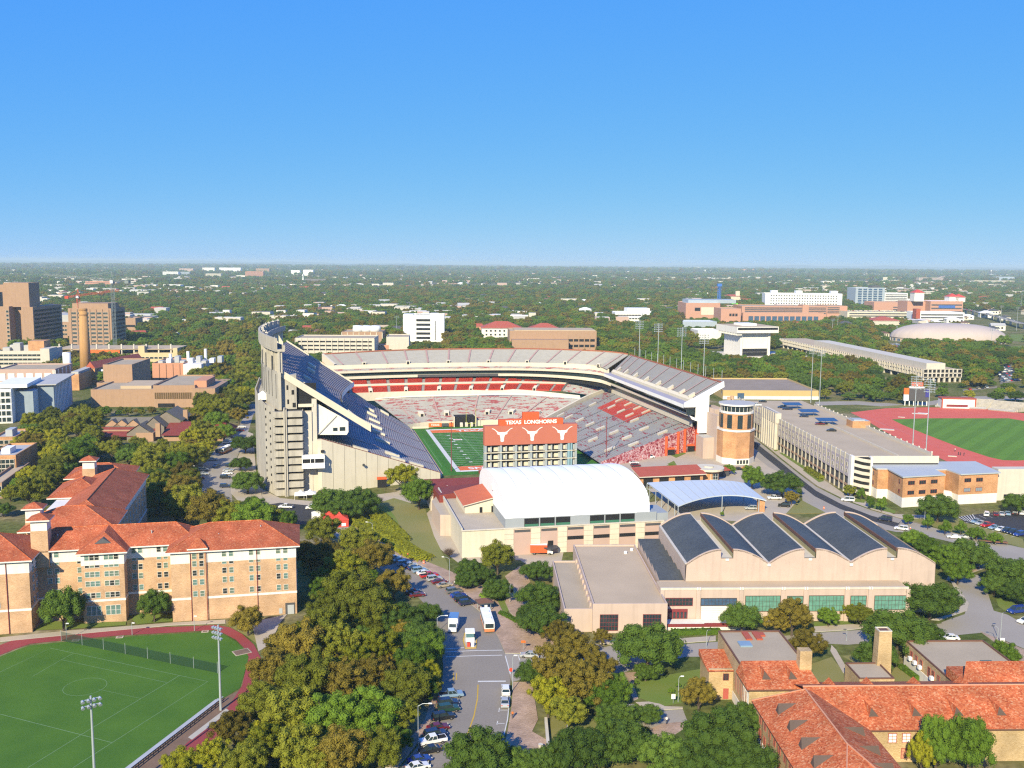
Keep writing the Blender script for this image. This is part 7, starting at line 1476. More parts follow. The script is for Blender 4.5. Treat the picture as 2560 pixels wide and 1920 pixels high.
# freeway viaduct at the right edge
fw=thing('viaduct','elevated freeway deck with traffic at the right edge','viaduct',(0,0,0));FWP=[P(*zD(*p),8) for p in ((1500,610),(1750,655),(2000,715),(2300,800))]
b=MB();b.grid([[q_+Vector((0,0,0)) for q_ in FWP],[q_+Vector((8,60,0)) for q_ in FWP]]);b.grid([[q_+Vector((0,0,-2.4)) for q_ in FWP],[q_+Vector((0,0,1)) for q_ in FWP]],1);b.build('deck',[M['asphaltold'],M['limestone']],fw)
for i in range(12): q_=interp(FWP,i/11);b=MB();b.box(q_.x-1.2,q_.x+1.2,q_.y+4,q_.y+8,0,6);b.build('pier',M['limestone'],fw)
foot([(q_.x,q_.y) for q_ in FWP]+[(q_.x+8,q_.y+60) for q_ in reversed(FWP)])
sheet('ball_field',px(zD(1750,1060),zD(2230,1030),zD(2260,1150),zD(1980,1130),zD(1800,1110)),.04,M['grass'],ft=1);sheet('ball_field',px(zD(2050,905),zD(2240,900),zD(2240,990),zD(2080,980)),.04,M['grass'],ft=1)
# far white and tan blocks below the horizon
far=[(zB,32,240,210,182,'white','pale office slab with blue end on the left horizon'),(zB,215,240,340,185,'blue_grey_wall','dark blue office slab on the left horizon'),(zB,222,200,382,145,'pinkpanel','pink-grey block behind the office slabs on the left horizon'),(zB,490,205,630,135,'whitelime','ribbed white tower block on the left horizon'),(zB,682,200,930,135,'white','broad white hospital block on the left horizon'),(zB,528,260,700,205,'cream','low cream block in front of the hospital'),(zB,985,260,1190,180,'salmon','low tan block right of the hospital'),(zB,1105,210,1260,145,'tanbrick','brown block with dark notch right of the hospital'),(zB,1510,235,1610,165,'white','white office block left of the pair beyond the woods'),(zB,1650,235,1765,160,'white','white office block right of the pair beyond the woods'),(zB,1455,238,1650,210,'white','low white podium of the office pair'),(zB,45,385,235,335,'white','white flat building among the left woods'),(zA,985,360,1280,295,'salmon','long salmon apartment slab above the crane jib'),(zB,1160,385,1400,350,'cream','low cream building in the woods behind the stadium'),(zA,640,190,860,172,'cream','long flat cream shed on the far left'),(zA,1150,195,1360,165,'whitelime','far pale warehouse left of the office slabs'),(zC,985,205,1125,150,'salmon','salmon block near the right horizon'),(zC,560,205,735,160,'whitelime','pale slab near the right horizon'),(zC,380,150,555,125,'cream','cream slab on the right horizon'),(zD,528,285,800,245,'cream','long cream apartments beyond the right woods'),(zD,1000,300,1310,250,'pinkstone','pinkish apartments beyond the right woods'),(zD,1640,330,2120,285,'cream','long yellow-white apartments at the right edge'),(zD,1885,295,2100,240,'blue_grey_wall','blue-white office behind the yellow-white apartments'),(zD,770,145,1150,128,'white','bright white plant on the right horizon'),(zD,1000,620,0,0,None,None)]
for Z,x0,yb,x1,yt,m,lab in far:
    if not lab: continue
    r,w,h=bd('distant_block',lab,Z,x0,yb,x1,yt,40,MATS.get(m) or M[m],2,'white')
    if h>9 and P(*Z(x0,yb)).y<6000: bands(r,w,h,max(2,int(h/6)),1.6,.08,.95,'darkgrey')
p=P(*zB(1650,330));h=hgt(*zB(1650,215),p);cht=thing('church','white church steeple with long grey nave beyond the woods','church',p,0);b=MB();b.box(-4,4,-4,4,0,h*.4);b.prism(octp(5),h*.4,h*.45);k_=[(x,y,h*.45) for x,y in octp(4)]
for i in range(8): b.poly([k_[i],k_[(i+1)%8],(0,0,h)])
b.build('steeple',M['white'],cht);b=MB();hip(b,6,92,-10,22,10,14,1,0,.01,.01);b.box(6,92,-10,22,0,10,1);b.build('nave',[GR,M['limestone']],cht)
for Z,x,y0,y1,lab in ((zC,1203,130,95,'thin mast on the right horizon'),(zD,1828,260,160,'dark water tower mast on the right'),(zD,838,420,330,'thin lattice mast behind the garage roofs')):
    p=P(*Z(x,y0));h=hgt(*Z(x,y1),p);b=MB();b.bar((0,0,0),(0,0,h*.9),h*.02,6);b.bar((0,0,h*.85),(0,0,h),h*.06,8);tag(b.build('mast',M['whitelime'],None,p),lab,'mast')
for Z,x,y0,y1,lab in ((zD,2125,860,585,'tall floodlight mast at the right edge, right one'),(zD,1940,810,570,'tall floodlight mast at the right edge, left one'),(zD,1830,1090,830,'floodlight mast before the arena dome'),(zD,2175,640,430,'lattice floodlight mast above the freeway'),(zD,60,900,680,'floodlight mast left of the dome woods'),(zC,2030,905,720,'slim floodlight mast beside the archive hall roof'),(zW,1352,280,100,'floodlight mast left of the white tower block'),(zB,1828,325,190,'thin mast beside the church steeple')):
    p=P(*Z(x,y0));mast(p.x,p.y,hgt(*Z(x,y1),p),lab,3,3,R(10),6)
bb_=P(*zA(2065,850));h=hgt(*zA(2065,770),bb_);bl_=thing('billboard','orange billboard in the woods beyond the left campus','billboard',bb_);b=MB();b.box(-15,15,0,1,h-9,h);b.build('panel',mat('billboard_orange',(.85,.22,.03),.6),bl_);b=MB();b.box(-9,9,-.1,0,h-6.5,h-3);b.build('print',mat('print_pale',(.8,.55,.4),.6),bl_);b=MB();b.bar((0,.5,0),(0,.5,h-9),.6,6);b.build('post',M['steel'],bl_)
bc=P(*zC(720,700));h=hgt(*zC(720,350),bc);ct_=thing('tower_crane','blue tower crane mast in the right distance','crane',bc);b=MB();lattice(b,(0,0,0),(0,0,h),4,14,.5);b.build('mast',mat('crane_blue',(.05,.16,.5),.5),ct_);b=MB();b.box(-4,4,-3,3,h,h+5);b.build('cab',MATS['crane_blue'],ct_)
bc=P(*zC(900,620));h=hgt(*zC(900,510),bc);gc=thing('boom_lift','bright green crane boom over the pink buildings','crane',bc);b=MB();gm=mat('lime_green',(.16,.62,.02),.5);b.box(-7,7,-3,3,h-22,h-6);b.box(-4,3,-2,2,h-6,h);b.build('cab',gm,gc);b=MB();b.box(6,120,-1.5,1.5,h-18,h-13);b.build('boom',gm,gc);b=MB();b.bar((0,0,0),(0,0,h-20),1.2,6);b.build('mast',gm,gc)
# ------------------------------------------------------------------ vehicles near the camera
def bus(pt,rz,label):
    p=P(*pt,.1);r=thing('bus',label,'bus',(p.x,p.y,.034),R(rz));L_,W_=11.2,2.6
    b=MB();b.box(-L_/2,L_/2,-W_/2,W_/2,.45,1.25,1);b.box(-L_/2,L_/2,-W_/2,W_/2,1.25,3.0,0);b.build('body',[M['white'],mat('bus_stripe',(.62,.22,.09),.5)],r)
    b=MB();b.box(-L_/2-.04,-L_/2,-1.1,1.1,1.45,2.6);b.box(L_/2,L_/2+.04,-1.1,1.1,1.6,2.7);b.build('windscreen',M['glass'],r)
    for k in range(7):
        for s_ in (-1,1): b=MB();x=-L_/2+.6+1.48*k;b.box(x,x+1.25,s_*W_/2-.02,s_*W_/2+.02,1.6,2.55);b.build('window',M['glass'],r)
    b=MB();b.box(-3.8,-2,-.8,.8,3.0,3.25);b.box(1,3,-.8,.8,3.0,3.2);b.build('roof_unit',M['white'],r)
    for x in (-3.4,3.6):
        for y in (-1.1,1.1): link('wheel',WHEEL,r,(x,y,.48)).scale=(1.45,1.6,1.45)
    return r
bus(zc(1098,425),98,'white city bus with orange stripe stopped at the kerb of the curving road')
bus(zdm(1642,88),84,'white bus driving on the far tree-lined street left of the stadium')
def boxtruck(pt,rz,label,boxm,topm,L_=6.5,cab='white',lbl2=None):
    p=P(*pt,.1);r=thing('box_truck',label,'truck',(p.x,p.y,.034),R(rz));b=MB();b.box(-L_/2,L_/2-1.9,-1.2,1.2,.8,3.4,0,1);b.build('cargo_box',[boxm,topm],r)
    b=hull([(L_/2-1.8,.5),(L_/2-1.8,2.3),(L_/2-.9,2.3),(L_/2-.45,1.5),(L_/2,1.3),(L_/2,.5)],2.1,2.0,.5,2.3);b.build('cab',paint(cab),r);b=MB();b.poly([(L_/2-.88,-.9,2.28),(L_/2-.42,-.95,1.5),(L_/2-.42,.95,1.5),(L_/2-.88,.9,2.28)][::-1]);b.build('windscreen',M['glass'],r)
    for x in (-L_/2+1.3,L_/2-1.1):
        for y in (-.95,.95): link('wheel',WHEEL,r,(x,y,.42)).scale=(1.3,1.3,1.3)
    return r
boxtruck(zc(808,455),-92,'white box truck with blue roof heading down the road',M['white'],mat('truck_blue',(.12,.26,.50),.5))
boxtruck(zt(1015,915),0,'orange rental box truck parked below the pink and cream hall',M['orange'],M['white'],7.5)
# guard kiosk on its island
p=P(*zc(950,560));ki=thing('guard_kiosk','white guard kiosk on a yellow-edged island in the middle of the road','kiosk',(p.x,p.y,.03),R(5))
b=MB();b.prism([(-1.4,-5),(1.4,-5),(1.8,0),(1.2,5),(-1.2,5),(-1.8,0)],0,.16);b.build('island',M['lineyellow'],ki);b=MB();b.prism([(-1.2,-4.7),(1.2,-4.7),(1.55,0),(1,4.7),(-1,4.7),(-1.55,0)],.16,.175);b.build('island_top',M['walk'],ki);b=MB();b.box(-1.1,1.1,-1,1.6,.16,1.2);b.box(-1.2,1.2,-1.1,1.7,2.3,2.7);b.build('wall',M['white'],ki);b=MB();b.box(-1,1,-.9,1.5,1.2,2.3);b.build('window',mat('kiosk_glass',(.1,.2,.23),.15),ki)
for x in (-.5,.5): b=MB();b.box(x-.35,x+.35,-4.4,-3.6,.16,1.2);b.build('barrier',M['white'] if x>0 else M['redseat'],ki)
b=MB();b.box(-.8,.8,2.2,3.6,.16,1.5);b.build('cabinet',M['white'],ki)
# bus shelter, signs, bollards, bins
p=P(*zl(2110,985));bs=thing('bus_shelter','small bus shelter with grey-brown hipped roof on the brick pavement','shelter',(p.x,p.y,.15),R(20));b=MB();hip(b,-1.8,1.8,-1.5,1.5,2.5,.9,.4);b.build('roof',[M['rust'],M['darkgrey']],bs)
for x in (-1.5,1.5):
    for y in (-1.2,1.2): b=MB();b.box(x-.08,x+.08,y-.08,y+.08,0,2.5);b.build('post',M['steel'],bs)
b=MB();b.box(-1.4,1.4,.6,1.0,.4,.5);b.build('bench',M['rust'],bs);b=MB();b.box(-.5,.3,-1.9,-1.7,.4,1.9);b.build('timetable',M['white'],bs)
def sign(pt,top,m,label,w_=.75,h_=.75,octg=False):
    p=P(*pt);h=hgt(pt[0],top,p);r=thing('road_sign',label,'sign',(p.x,p.y,.14),0);b=MB();b.bar((0,0,0),(0,0,h),.05,5);b.build('post',M['steel'],r);b=MB()
    if octg: b.poly([(x,-.07,h-.4+z) for x,z in octp(.5)])
    else: b.box(-w_/2,w_/2,-.09,-.05,h-h_,h)
    b.build('plate',M[m],r);return r
sign(zc(1305,845),1440+800*.28933,'redseat','red stop sign at the right corner of the junction',octg=True);sign(zc(1410,650),1440+562*.28933,'orangebright','orange banner sign on the brick plaza corner',1.1,.6);sign(zq(632,1105),1440+1025*.28933,'white','white sign on a dark post in the green lawn',.9,1.1);sign(zr(2023,575),1440+540*.28933,'white','white sign with red edge by the right-hand junction',1.1,1.3)
for i,(z_,lab) in enumerate(((zl(1373,450),'orange barrel on the brick pavement, farther one'),(zl(1588,585),'orange barrel on the brick pavement, nearer one'),(zp(235,605),'orange barrel on the dry lawn edge by the canopy'),(zp(1070,705),'orange barrel on the lawn before the brick annex'),(zt(1140,885),'orange barrel beside the orange truck'),(zp(1090,800),'orange cone lying by the white suv'),(zp(1585,1210),'orange cone at the dark fence, left of three'),(zp(1685,1195),'orange cone at the dark fence, middle of three'),(zp(1762,1185),'orange cone at the dark fence, right of three'))):
    p=P(*z_);b=MB();b.bar((0,0,0),(0,0,.95 if 'barrel' in lab else .7),.38 if 'barrel' in lab else .3,9,r2=.3 if 'barrel' in lab else .06);b.bar((0,0,.4),(0,0,.55),.37 if 'barrel' in lab else .2,9,1);tag(b.build('traffic_barrel' if 'barrel' in lab else 'traffic_cone',[M['orangebright'],M['white']],None,(p.x,p.y,.15)),lab,'barrel' if 'barrel' in lab else 'cone','orange traffic markers')
p=P(*zc(1560,1500));b=MB();b.bar((0,0,0),(0,0,1),.35,9,r2=.5);tag(b.build('stone_planter',M['limestone'],None,(p.x,p.y,.15)),'pale stone urn planter on the brick pavement by the garden wall','planter')
# dark screened fence, flatbed trailer, portable toilet (right)
fe=thing('screen_fence','dark green screened construction fence along the right-hand trees','fence');pp=[P(*zp(*t)) for t in ((1230,870),(1380,930),(1480,1230),(1700,1190),(1890,1110),(1930,1090))];pp=pp[2:]
for i in range(3): b=MB();a,e=pp[i],pp[i+1];b.poly([(a.x,a.y,.05),(e.x,e.y,.05),(e.x,e.y,2),(a.x,a.y,2)]);b.build('screen_panel',mat('fence_screen',(.02,.05,.055),.8),fe)
for q_ in pp: b=MB();b.bar((q_.x,q_.y,0),(q_.x,q_.y,2.1),.05,5);b.build('post',M['steel'],fe)
p=P(*zp(1905,945));tl=thing('flatbed_trailer','rusty flatbed trailer parked at the kerb on the right','trailer',(p.x,p.y,.03),R(-17));b=MB();b.box(-4.5,4.5,-1.1,1.1,.75,.95);b.box(-4.5,4.5,-1.1,-1.0,.95,1.25);b.build('bed',M['rust'],tl)
for x in (-.5,.6):
    for y in (-1.1,1.1): link('wheel',WHEEL,tl,(x,y,.36))
p=P(*zp(1865,1050));b=MB();b.box(-.6,.6,-.6,.6,0,2.0);b.box(-.65,.65,-.65,.65,2.0,2.25,1);tag(b.build('portable_toilet',[mat('toilet_blue',(.15,.45,.62),.5),M['white']],None,(p.x,p.y,.03)),'light blue portable toilet beside the screened fence','toilet')
# cars in the angled row on the right-hand kerb (from the far end towards the bus shelter)
row=[(1335,532,'sedan','silver'),(1380,555,'sedan','grey'),(1420,582,'suv','silver'),(1470,595,'sedan','silver'),(1512,620,'sedan','navy'),(1550,642,'suv','lightblue'),(1592,662,'sedan','white'),(1632,686,'pickup','red'),(1680,714,'suv','silver'),(1722,738,'sedan','maroon'),(1766,768,'sedan','tan'),(1848,820,'suv','grey'),(1886,855,'sedan','blue'),(1922,892,'suv','black'),(1962,922,'suv','navy')]
for i,(x,y,t,c_) in enumerate(row): car_px(*zl(x,y),24,t,c_,'%s %s, %s from the far end, angled at the right kerb'%(COLW[c_],TYPW[t],ORD[i]),'cars angled along the right kerb')
for i,(x,y,t,c_) in enumerate(((975,388,'sedan','silver'),(1022,402,'sedan','grey'),(1072,420,'suv','red'),(1115,434,'sedan','white'))): car_px(*zl(x,y),20,t,c_,'%s %s, %s of four at the far bend beside the trees'%(COLW[c_],TYPW[t],ORD[i]),'cars at the far bend')
left=[(785,1025,'pickup','lightblue',14),(760,1095,'suv','navy',16),(765,1145,'suv','green',18),(720,1215,'suv','black',22),(675,1305,'sedan','maroon',22),(650,1365,'suv','navy',24),(630,1420,'pickup','white',202),(600,1500,'sedan','black',204),(515,1585,'sedan','blue',28),(500,1645,'sedan','white',26)]
for i,(x,y,t,c_,a) in enumerate(left): car_px(*zc(x,y),a,t,c_,'%s %s, %s from the far end at the left kerb by the grove'%(COLW[c_],TYPW[t],ORD[i]),'cars angled along the left kerb')
for x,y,t,c_,lab in ((455,130,'sedan','navy','dark navy sedan in tree shade at the left kerb, left of two'),(495,160,'sedan','maroon','maroon sedan in tree shade at the left kerb, right of two'),(600,335,'sedan','white','white sedan peeping from under the oak at the left kerb')): car_px(*zc(x,y),20,t,c_,lab)
car_px(*zc(1258,985),92,'suv','white','white hatchback stopped by the stop line in the right lane');car_px(*zc(1250,1085),92,'sedan','silver','silver car with open door behind the white hatchback');car_px(*zc(1465,680),172,'sedan','silver','silver car waiting in the side street at the junction')
for i,(x,y,t,c_,a,lab) in enumerate(((2080,485,'pickup','white',175,'white pickup turning on the dark junction by the ramp'),(1805,500,'sedan','white',160,'white car at the edge of the dark junction under trees'),(1470,365,'sedan','white',85,'white car alone near the end of the far street'),(1640,335,'suv','navy',10,'navy suv angled at the near end of the far street'),(1640,270,'suv','black',8,'black suv angled on the far street right kerb'),(1655,240,'sedan','white',8,'white sedan angled on the far street right kerb'),(1660,218,'sedan','silver',8,'silver sedan angled on the far street right kerb'),(1675,185,'suv','navy',8,'navy suv angled on the far street near the lamp'),(1575,185,'sedan','lightblue',80,'light blue car driving on the far street'),(1545,140,'sedan','lightblue',20,'light blue car angled on the far street left kerb'),(1480,215,'suv','silver',20,'silver suv angled on the far street left kerb'),(1480,245,'sedan','silver',20,'silver sedan angled on the far street left kerb'),(1600,80,'suv','navy',20,'navy suv angled behind the far bus'),(1655,15,'suv','white',10,'white suv angled high up the far street'),(1450,275,'sedan','maroon',20,'maroon car under the trees of the far street'))): car_px(*zdm(x,y),a,t,c_,lab,'cars on the far street')
car_px(*zl(625,100),188,'van','white','white van parked behind the white tent by the junction')
for i,(x,y,t,c_) in enumerate(((2090,1475,'sedan','white'),(2075,1505,'sedan','red'),(1985,1590,'suv','silver'),(1960,1610,'sedan','white'),(2010,1575,'suv','maroon'))): car_px(*z1_(x,y),15,t,c_,'%s %s, %s of five angled far up the street left of the stadium'%(COLW[c_],TYPW[t],ORD[i]),'cars far up the street')
for x,y,t,c_,a,lab in ((395,1410,'pickup','white',178,'white pickup at the corner of the curved carport'),(465,1465,'suv','black',170,'black suv half behind the rust-coloured sapling'),(930,1425,'van','white',160,'white van parked at the kerb by the stair end of the garage'),(1200,1565,'van','navy',150,'dark blue minivan driving past the brick annex'),(1320,1632,'suv','white',155,'white suv driving behind the vaults'),(225,1485,'suv','silver',176,'silver suv under the curved carport edge'),(1815,0,'sedan','red',0,'')):
    if lab: car_px(*zg(x,y),a,t,c_,lab)
for x,y,t,c_,lab in ((1520,875,'sedan','white','white sedan between the two trees by the screened fence'),(1680,870,'sedan','white','white sedan left of the flatbed trailer'),(1640,878,'sedan','silver','silver sedan beside the white one by the trailer')): car_px(*zp(x,y),160,t,c_,lab)
for i,(x,t,c_) in enumerate(((1845,'suv','white'),(1930,'sedan','maroon'),(1990,'sedan','silver'),(2050,'sedan','lightblue'),(2115,'suv','black'),(2180,'suv','white'))): car_px(*zp(x,652-i*3),70 if i else 60,t,c_,'%s %s, %s from the hatched corner, far row of dark car park'%(COLW[c_],TYPW[t],ORD[i]),'cars in the dark car park')
for i,(x,y,t,c_) in enumerate(((1740,722,'sedan','lightblue'),(1785,740,'sedan','silver'),(1850,760,'pickup','red'),(1915,782,'sedan','lightblue'),(1985,800,'sedan','white'),(2050,815,'pickup','navy'),(2110,830,'pickup','navy'),(2165,850,'suv','blue'))): car_px(*zp(x,y),210,t,c_,'%s %s, %s from the hatched corner, near row of the dark car park'%(COLW[c_],TYPW[t],ORD[i]),'cars in the dark car park')
car_px(*zr(2150,300),196,'van','blue','bright blue van parked by the green verge at the right edge');car_px(*zr(2225,385),200,'sedan','white','white sedan cut by the right edge below the blue van');car_px(*zr(1570,530),172,'sedan','white','white car behind the workshop roof')
for x,y,c_,t,lab in ((85,1195,'yellow','sedan','yellow taxi left of the pair by the brick tower'),(138,1198,'black','sedan','black car between the two yellow taxis'),(190,1195,'yellow','sedan','yellow taxi right of the pair by the brick tower')): car_px(*zg(x,y),5,t,c_,lab)
for x,y,t,c_,lab in ((1465,1322,'van','white','white van on the forecourt before the mural'),(1330,1370,'sedan','white','white car on the forecourt beside the maroon one'),(1345,1395,'suv','maroon','maroon suv on the forecourt beside the white hall roof')): car_px(*zE(x,y),20,t,c_,lab)
l=ga.location
for x,y,t,c_,lab in ((310,708,'sedan','black','black car at the far end of the garage roof'),(265,735,'pickup','white','white pickup at the far end of the garage roof'),(450,750,'suv','navy','navy suv under the first solar canopy on the garage roof'),(490,762,'pickup','navy','dark pickup beside the first solar canopy'),(610,815,'sedan','navy','navy car under the middle solar canopy'),(725,870,'sedan','maroon','maroon car under the near solar canopy'),(810,918,'sedan','black','black sedan alone on the garage roof')): p=P(*zg(x,y),15.8);car(p.x,p.y,R(175),t,c_,lab,'cars on the garage roof',15.22)
# far car parks: cars too small to show parts
cols=['white','silver','grey','black','red','navy','lightblue','white','silver','tan']
CW=dict(white=0)
def lot(quad,nr,nc,prob,where):
    q4=[P(*p) for p in quad];sheet('car_park',q4,.03,M['asphalt'],ft=1)
    for i in range(nr):
        for j in range(nc):
            if random.random()>prob: continue
            a=q4[0].lerp(q4[1],(j+.5)/nc);e=q4[3].lerp(q4[2],(j+.5)/nc);p=a.lerp(e,(i+.5)/nr);c_=random.choice(cols)
            car(p.x,p.y,R(random.choice((80,260))+random.uniform(-3,3)),random.choice(('sedan','sedan','suv','pickup')),c_,'%s car in the %s'%(COLW[c_],where),'cars in the '+where,.034,True)
lot((zD(1890,1290),zD(2080,1260),zD(2180,1440),zD(1940,1470)),7,11,.9,'crowded car park beyond the archive hall')
lot((zD(1640,1255),zD(1880,1250),zD(1890,1290),zD(1600,1290)),2,10,.75,'car park strip behind the hall end')
lot((zD(340,1010),zD(920,1005),zD(1000,1060),zD(560,1075)),4,16,.8,'car park before the arena dome')
lot((zD(1500,1540),zD(1900,1500),zD(1900,1520),zD(1520,1560)),1,8,.8,'street row above the track video board')
lot((zC(1900,900),zC(2180,860),zC(2200,890),zC(1920,930)),2,10,.8,'car park below the pink garages')
l=gx.location;a=gx.rotation_euler.z
for i in range(26):
    u,v=random.uniform(4,gx['w']-4),random.choice((8,20,34,50));c_=random.choice(cols);car(l.x+u*math.cos(a)-v*math.sin(a),l.y+u*math.sin(a)+v*math.cos(a),a+R(90),'sedan',c_,'%s car on the roof of the low tan garage'%COLW[c_],'cars on the tan garage roof',gx['h']+.02,True)
for i in range(24):
    t=random.random();q_=interp(FWP,t);c_=random.choice(cols);o=random.uniform(8,50);d=(interp(FWP,min(1,t+.02))-q_);car(q_.x+o*.13,q_.y+o,math.atan2(d.y,d.x),random.choice(('sedan','suv')),c_,'%s car driving on the elevated freeway'%COLW[c_],'freeway traffic',8.05,True)
# people
person(*zc(1318,1235),'pedestrian in an orange top walking on the brick pavement by the parked cars',rz=.2);person(*zl(1450,535),'pedestrian in orange far along the brick pavement by the orange barrel');person(*zl(1855,780),'pedestrian in white on the brick pavement near the street lamp','cloth_w');person(*zl(1030,350),'pedestrian in white on the closed street by the red tents, left one','cloth_w');person(*zl(1080,362),'pedestrian in white on the closed street by the red tents, right one','cloth_w')
person(*zq(575,1285),'pedestrian in blue-grey standing on the drive loop','cloth_w');person(*zg(1710,1075),'runner in white on the red track','cloth_w');person(*zg(1735,1100),'runner in dark kit on the red track, left of three','cloth_d');person(*zg(1775,1105),'runner in dark kit on the red track, right of three','cloth_d');person(*zg(1750,1103),'runner in dark kit on the red track, middle of three','cloth_d');person(*zg(2123,1215),'lone runner in white on the near bend of the red track','cloth_w')
person(*zv(345,930),'pedestrian in orange at the red gymnasium doors');person(*zv(300,935),'pedestrian in dark clothes at the red gymnasium doors','cloth_d')
# ------------------------------------------------------------------ trees placed one by one (x, y, crown width in the photograph at 2212 px)
GRP={}
def grove(lst,where,group):
    for i,(x,y,w_,k) in enumerate(sorted(lst,key=lambda t:(t[3],-t[1]))): 
        r=tree_px(x*1.15732,y*1.15732,w_*1.15732*(1.1 if 'grove' in where else 1.2 if 'clump' in where else 1),k);GRP[r.name]=(where,group,x,y)
def finish_labels():
    by={}
    for r,k,w_ in TREES:
        g_=GRP.get(r.name)
        if g_ is None: continue
        by.setdefault((g_[0],k),[]).append(r)
    for (where,k),L_ in by.items():
        L_.sort(key=lambda r:GRP[r.name][2])
        for i,r in enumerate(L_):
            lab=('%s %s'%(KINDW[k],where)) if len(L_)==1 else '%s %s, %s from the left'%(KINDW[k],where,ordn(i) if i else 'leftmost')
            if len(L_)>1 and i==0: lab='%s %s, leftmost'%(KINDW[k],where)
            tag(r,lab,'tree',GRP[r.name][1])
grove([(700,1145,70,'e'),(672,1200,64,'b'),(700,1200,70,'b'),(735,1215,75,'e'),(775,1168,75,'e'),(752,1232,72,'y'),(808,1206,80,'b'),(850,1262,62,'b'),(762,1285,120,'e'),(715,1310,95,'e'),(800,1320,95,'e'),(690,1360,100,'e'),(860,1330,85,'o'),(905,1372,88,'o'),(925,1320,55,'o'),(640,1395,100,'b'),(735,1390,90,'e'),(820,1395,76,'y'),(895,1430,82,'g'),(585,1450,95,'b'),(660,1465,110,'e'),(745,1470,100,'b'),(805,1460,90,'b'),(875,1480,92,'e'),(560,1525,90,'e'),(630,1545,112,'e'),(715,1555,112,'g'),(800,1545,112,'g'),(860,1545,80,'e'),(505,1575,85,'b'),(580,1605,100,'y'),(650,1625,112,'e'),(740,1630,112,'b'),(820,1620,95,'e'),(455,1630,80,'y'),(390,1650,70,'y'),(530,1655,95,'e'),(610,1400,70,'b'),(770,1430,80,'y'),(690,1650,90,'e'),(860,1600,60,'g'),(930,1480,50,'e')],'in the dense grove between dormitory and road','trees of the grove by the road')
for x_,y_,w0,k_,lb_ in ((135,1305,84,'o','tall dark tree in the dormitory recess, larger left one'),(332,1300,64,'o','dark tree in the dormitory recess, smaller right one')): tag(tree_px(x_*1.15732,y_*1.15732,w0*1.15732,k_,1.45),lb_,'tree','trees at the dormitory')
grove([(535,1340,70,'b')],'standing against the dormitory wall','trees at the dormitory')
grove([(1030,1622,135,'o'),(1110,1640,80,'o'),(1250,1612,130,'o'),(1345,1595,125,'o'),(1440,1625,115,'o'),(1555,1585,160,'o'),(1610,1640,130,'o'),(1505,1640,120,'o'),(1330,1545,85,'o'),(1510,1500,82,'b'),(1600,1545,90,'o'),(1180,1640,90,'o'),(1395,1540,60,'o')],'along the bottom edge in the middle','trees along the bottom edge')
grove([(1240,1405,85,'b'),(1200,1440,95,'b'),(1255,1480,100,'b'),(1185,1505,80,'y'),(1150,1450,58,'o'),(1290,1440,70,'b'),(1225,1540,70,'e'),(1300,1500,70,'g'),(1330,1490,62,'g'),(1210,1370,60,'b')],'in the clump right of the road junction','trees right of the junction')
grove([(970,1190,36,'p'),(1015,1225,60,'o'),(1075,1205,74,'e'),(1010,1250,50,'o'),(1075,1270,62,'o'),(1045,1240,50,'o'),(1160,1230,66,'o'),(1165,1285,88,'o'),(1172,1338,98,'o'),(1145,1325,60,'o')],'between brick steps and pink halls','trees by the brick steps')
grove([(1400,1392,138,'o'),(1300,1375,40,'b'),(1395,1450,50,'o')],'before the gridded window of the hall wing','trees before the hall wing')
grove([(1603,1330,84,'o'),(1712,1330,92,'b'),(1745,1392,84,'b'),(1680,1345,60,'b'),(1790,1332,46,'g'),(1835,1322,42,'y'),(1940,1360,130,'o'),(1895,1410,88,'o'),(1990,1370,90,'o'),(2010,1290,112,'o'),(1960,1300,60,'o'),(1860,1330,50,'e')],'in front of the vaulted gymnasium','trees before the gymnasium')
grove([(2000,1185,60,'g'),(1975,1160,50,'g'),(2040,1205,62,'g'),(2095,1190,92,'o'),(2185,1235,95,'o'),(2200,1275,70,'o'),(2150,1260,60,'o'),(2070,1235,60,'g')],'beside the right-hand end of the gymnasium','trees beside the gymnasium end')
grove([(2027,1092,82,'o'),(2198,1085,55,'o'),(2045,1135,17,'c'),(2076,1141,24,'c'),(2110,1150,36,'g'),(2150,1160,30,'g'),(1962,1122,24,'g'),(2005,1128,26,'c'),(2042,1140,26,'c'),(1860,1068,22,'c'),(1835,1060,26,'e'),(1880,1085,24,'c'),(1905,1090,26,'c')],'around the brick annex and dark car park','trees by the brick annex')
grove([(1690,1040,74,'o'),(1625,1032,52,'g'),(1710,1075,34,'b'),(1575,1012,26,'g'),(1560,1110,10,'c'),(1762,985,40,'e'),(1450,1010,22,'g')],'near the brick tower and its forecourt','trees near the brick tower')
for x_,y_,w0,h0,k_,lb_ in ((87.2,172,8.2,15,'g','tall bright green tree before the school building windows'),(80.8,171.4,6.4,12.6,'g','rounder green tree left of the tall one at the school'),(77.8,170.6,4.6,10.4,'y','yellow-green tree at the school door')): tag(tree(x_,y_,w0,k_,h0),lb_,'tree','trees by the school building')
grove([(2170,1415,60,'g'),(2060,1415,30,'g')],'against the speckled roofs of the school building','trees by the school building')
grove([(715,1082,80,'o'),(775,1078,85,'o'),(745,1095,70,'o'),(870,1030,66,'y'),(905,1065,72,'g'),(815,1078,36,'p'),(935,1075,30,'g')],'before the cream stadium end wall','trees before the stadium wall')
grove([(530,955,56,'o'),(535,1038,66,'o'),(520,1000,40,'o'),(545,1085,50,'o')],'on the pavement left of the concrete ramp','street trees by the ramp')
grove([(400,1085,80,'e'),(450,1100,92,'b'),(500,1115,70,'e'),(545,1118,80,'g'),(620,1125,48,'g'),(585,1118,50,'e'),(380,1110,50,'e')],'between the dormitory roof and the dark junction','trees behind the dormitory')
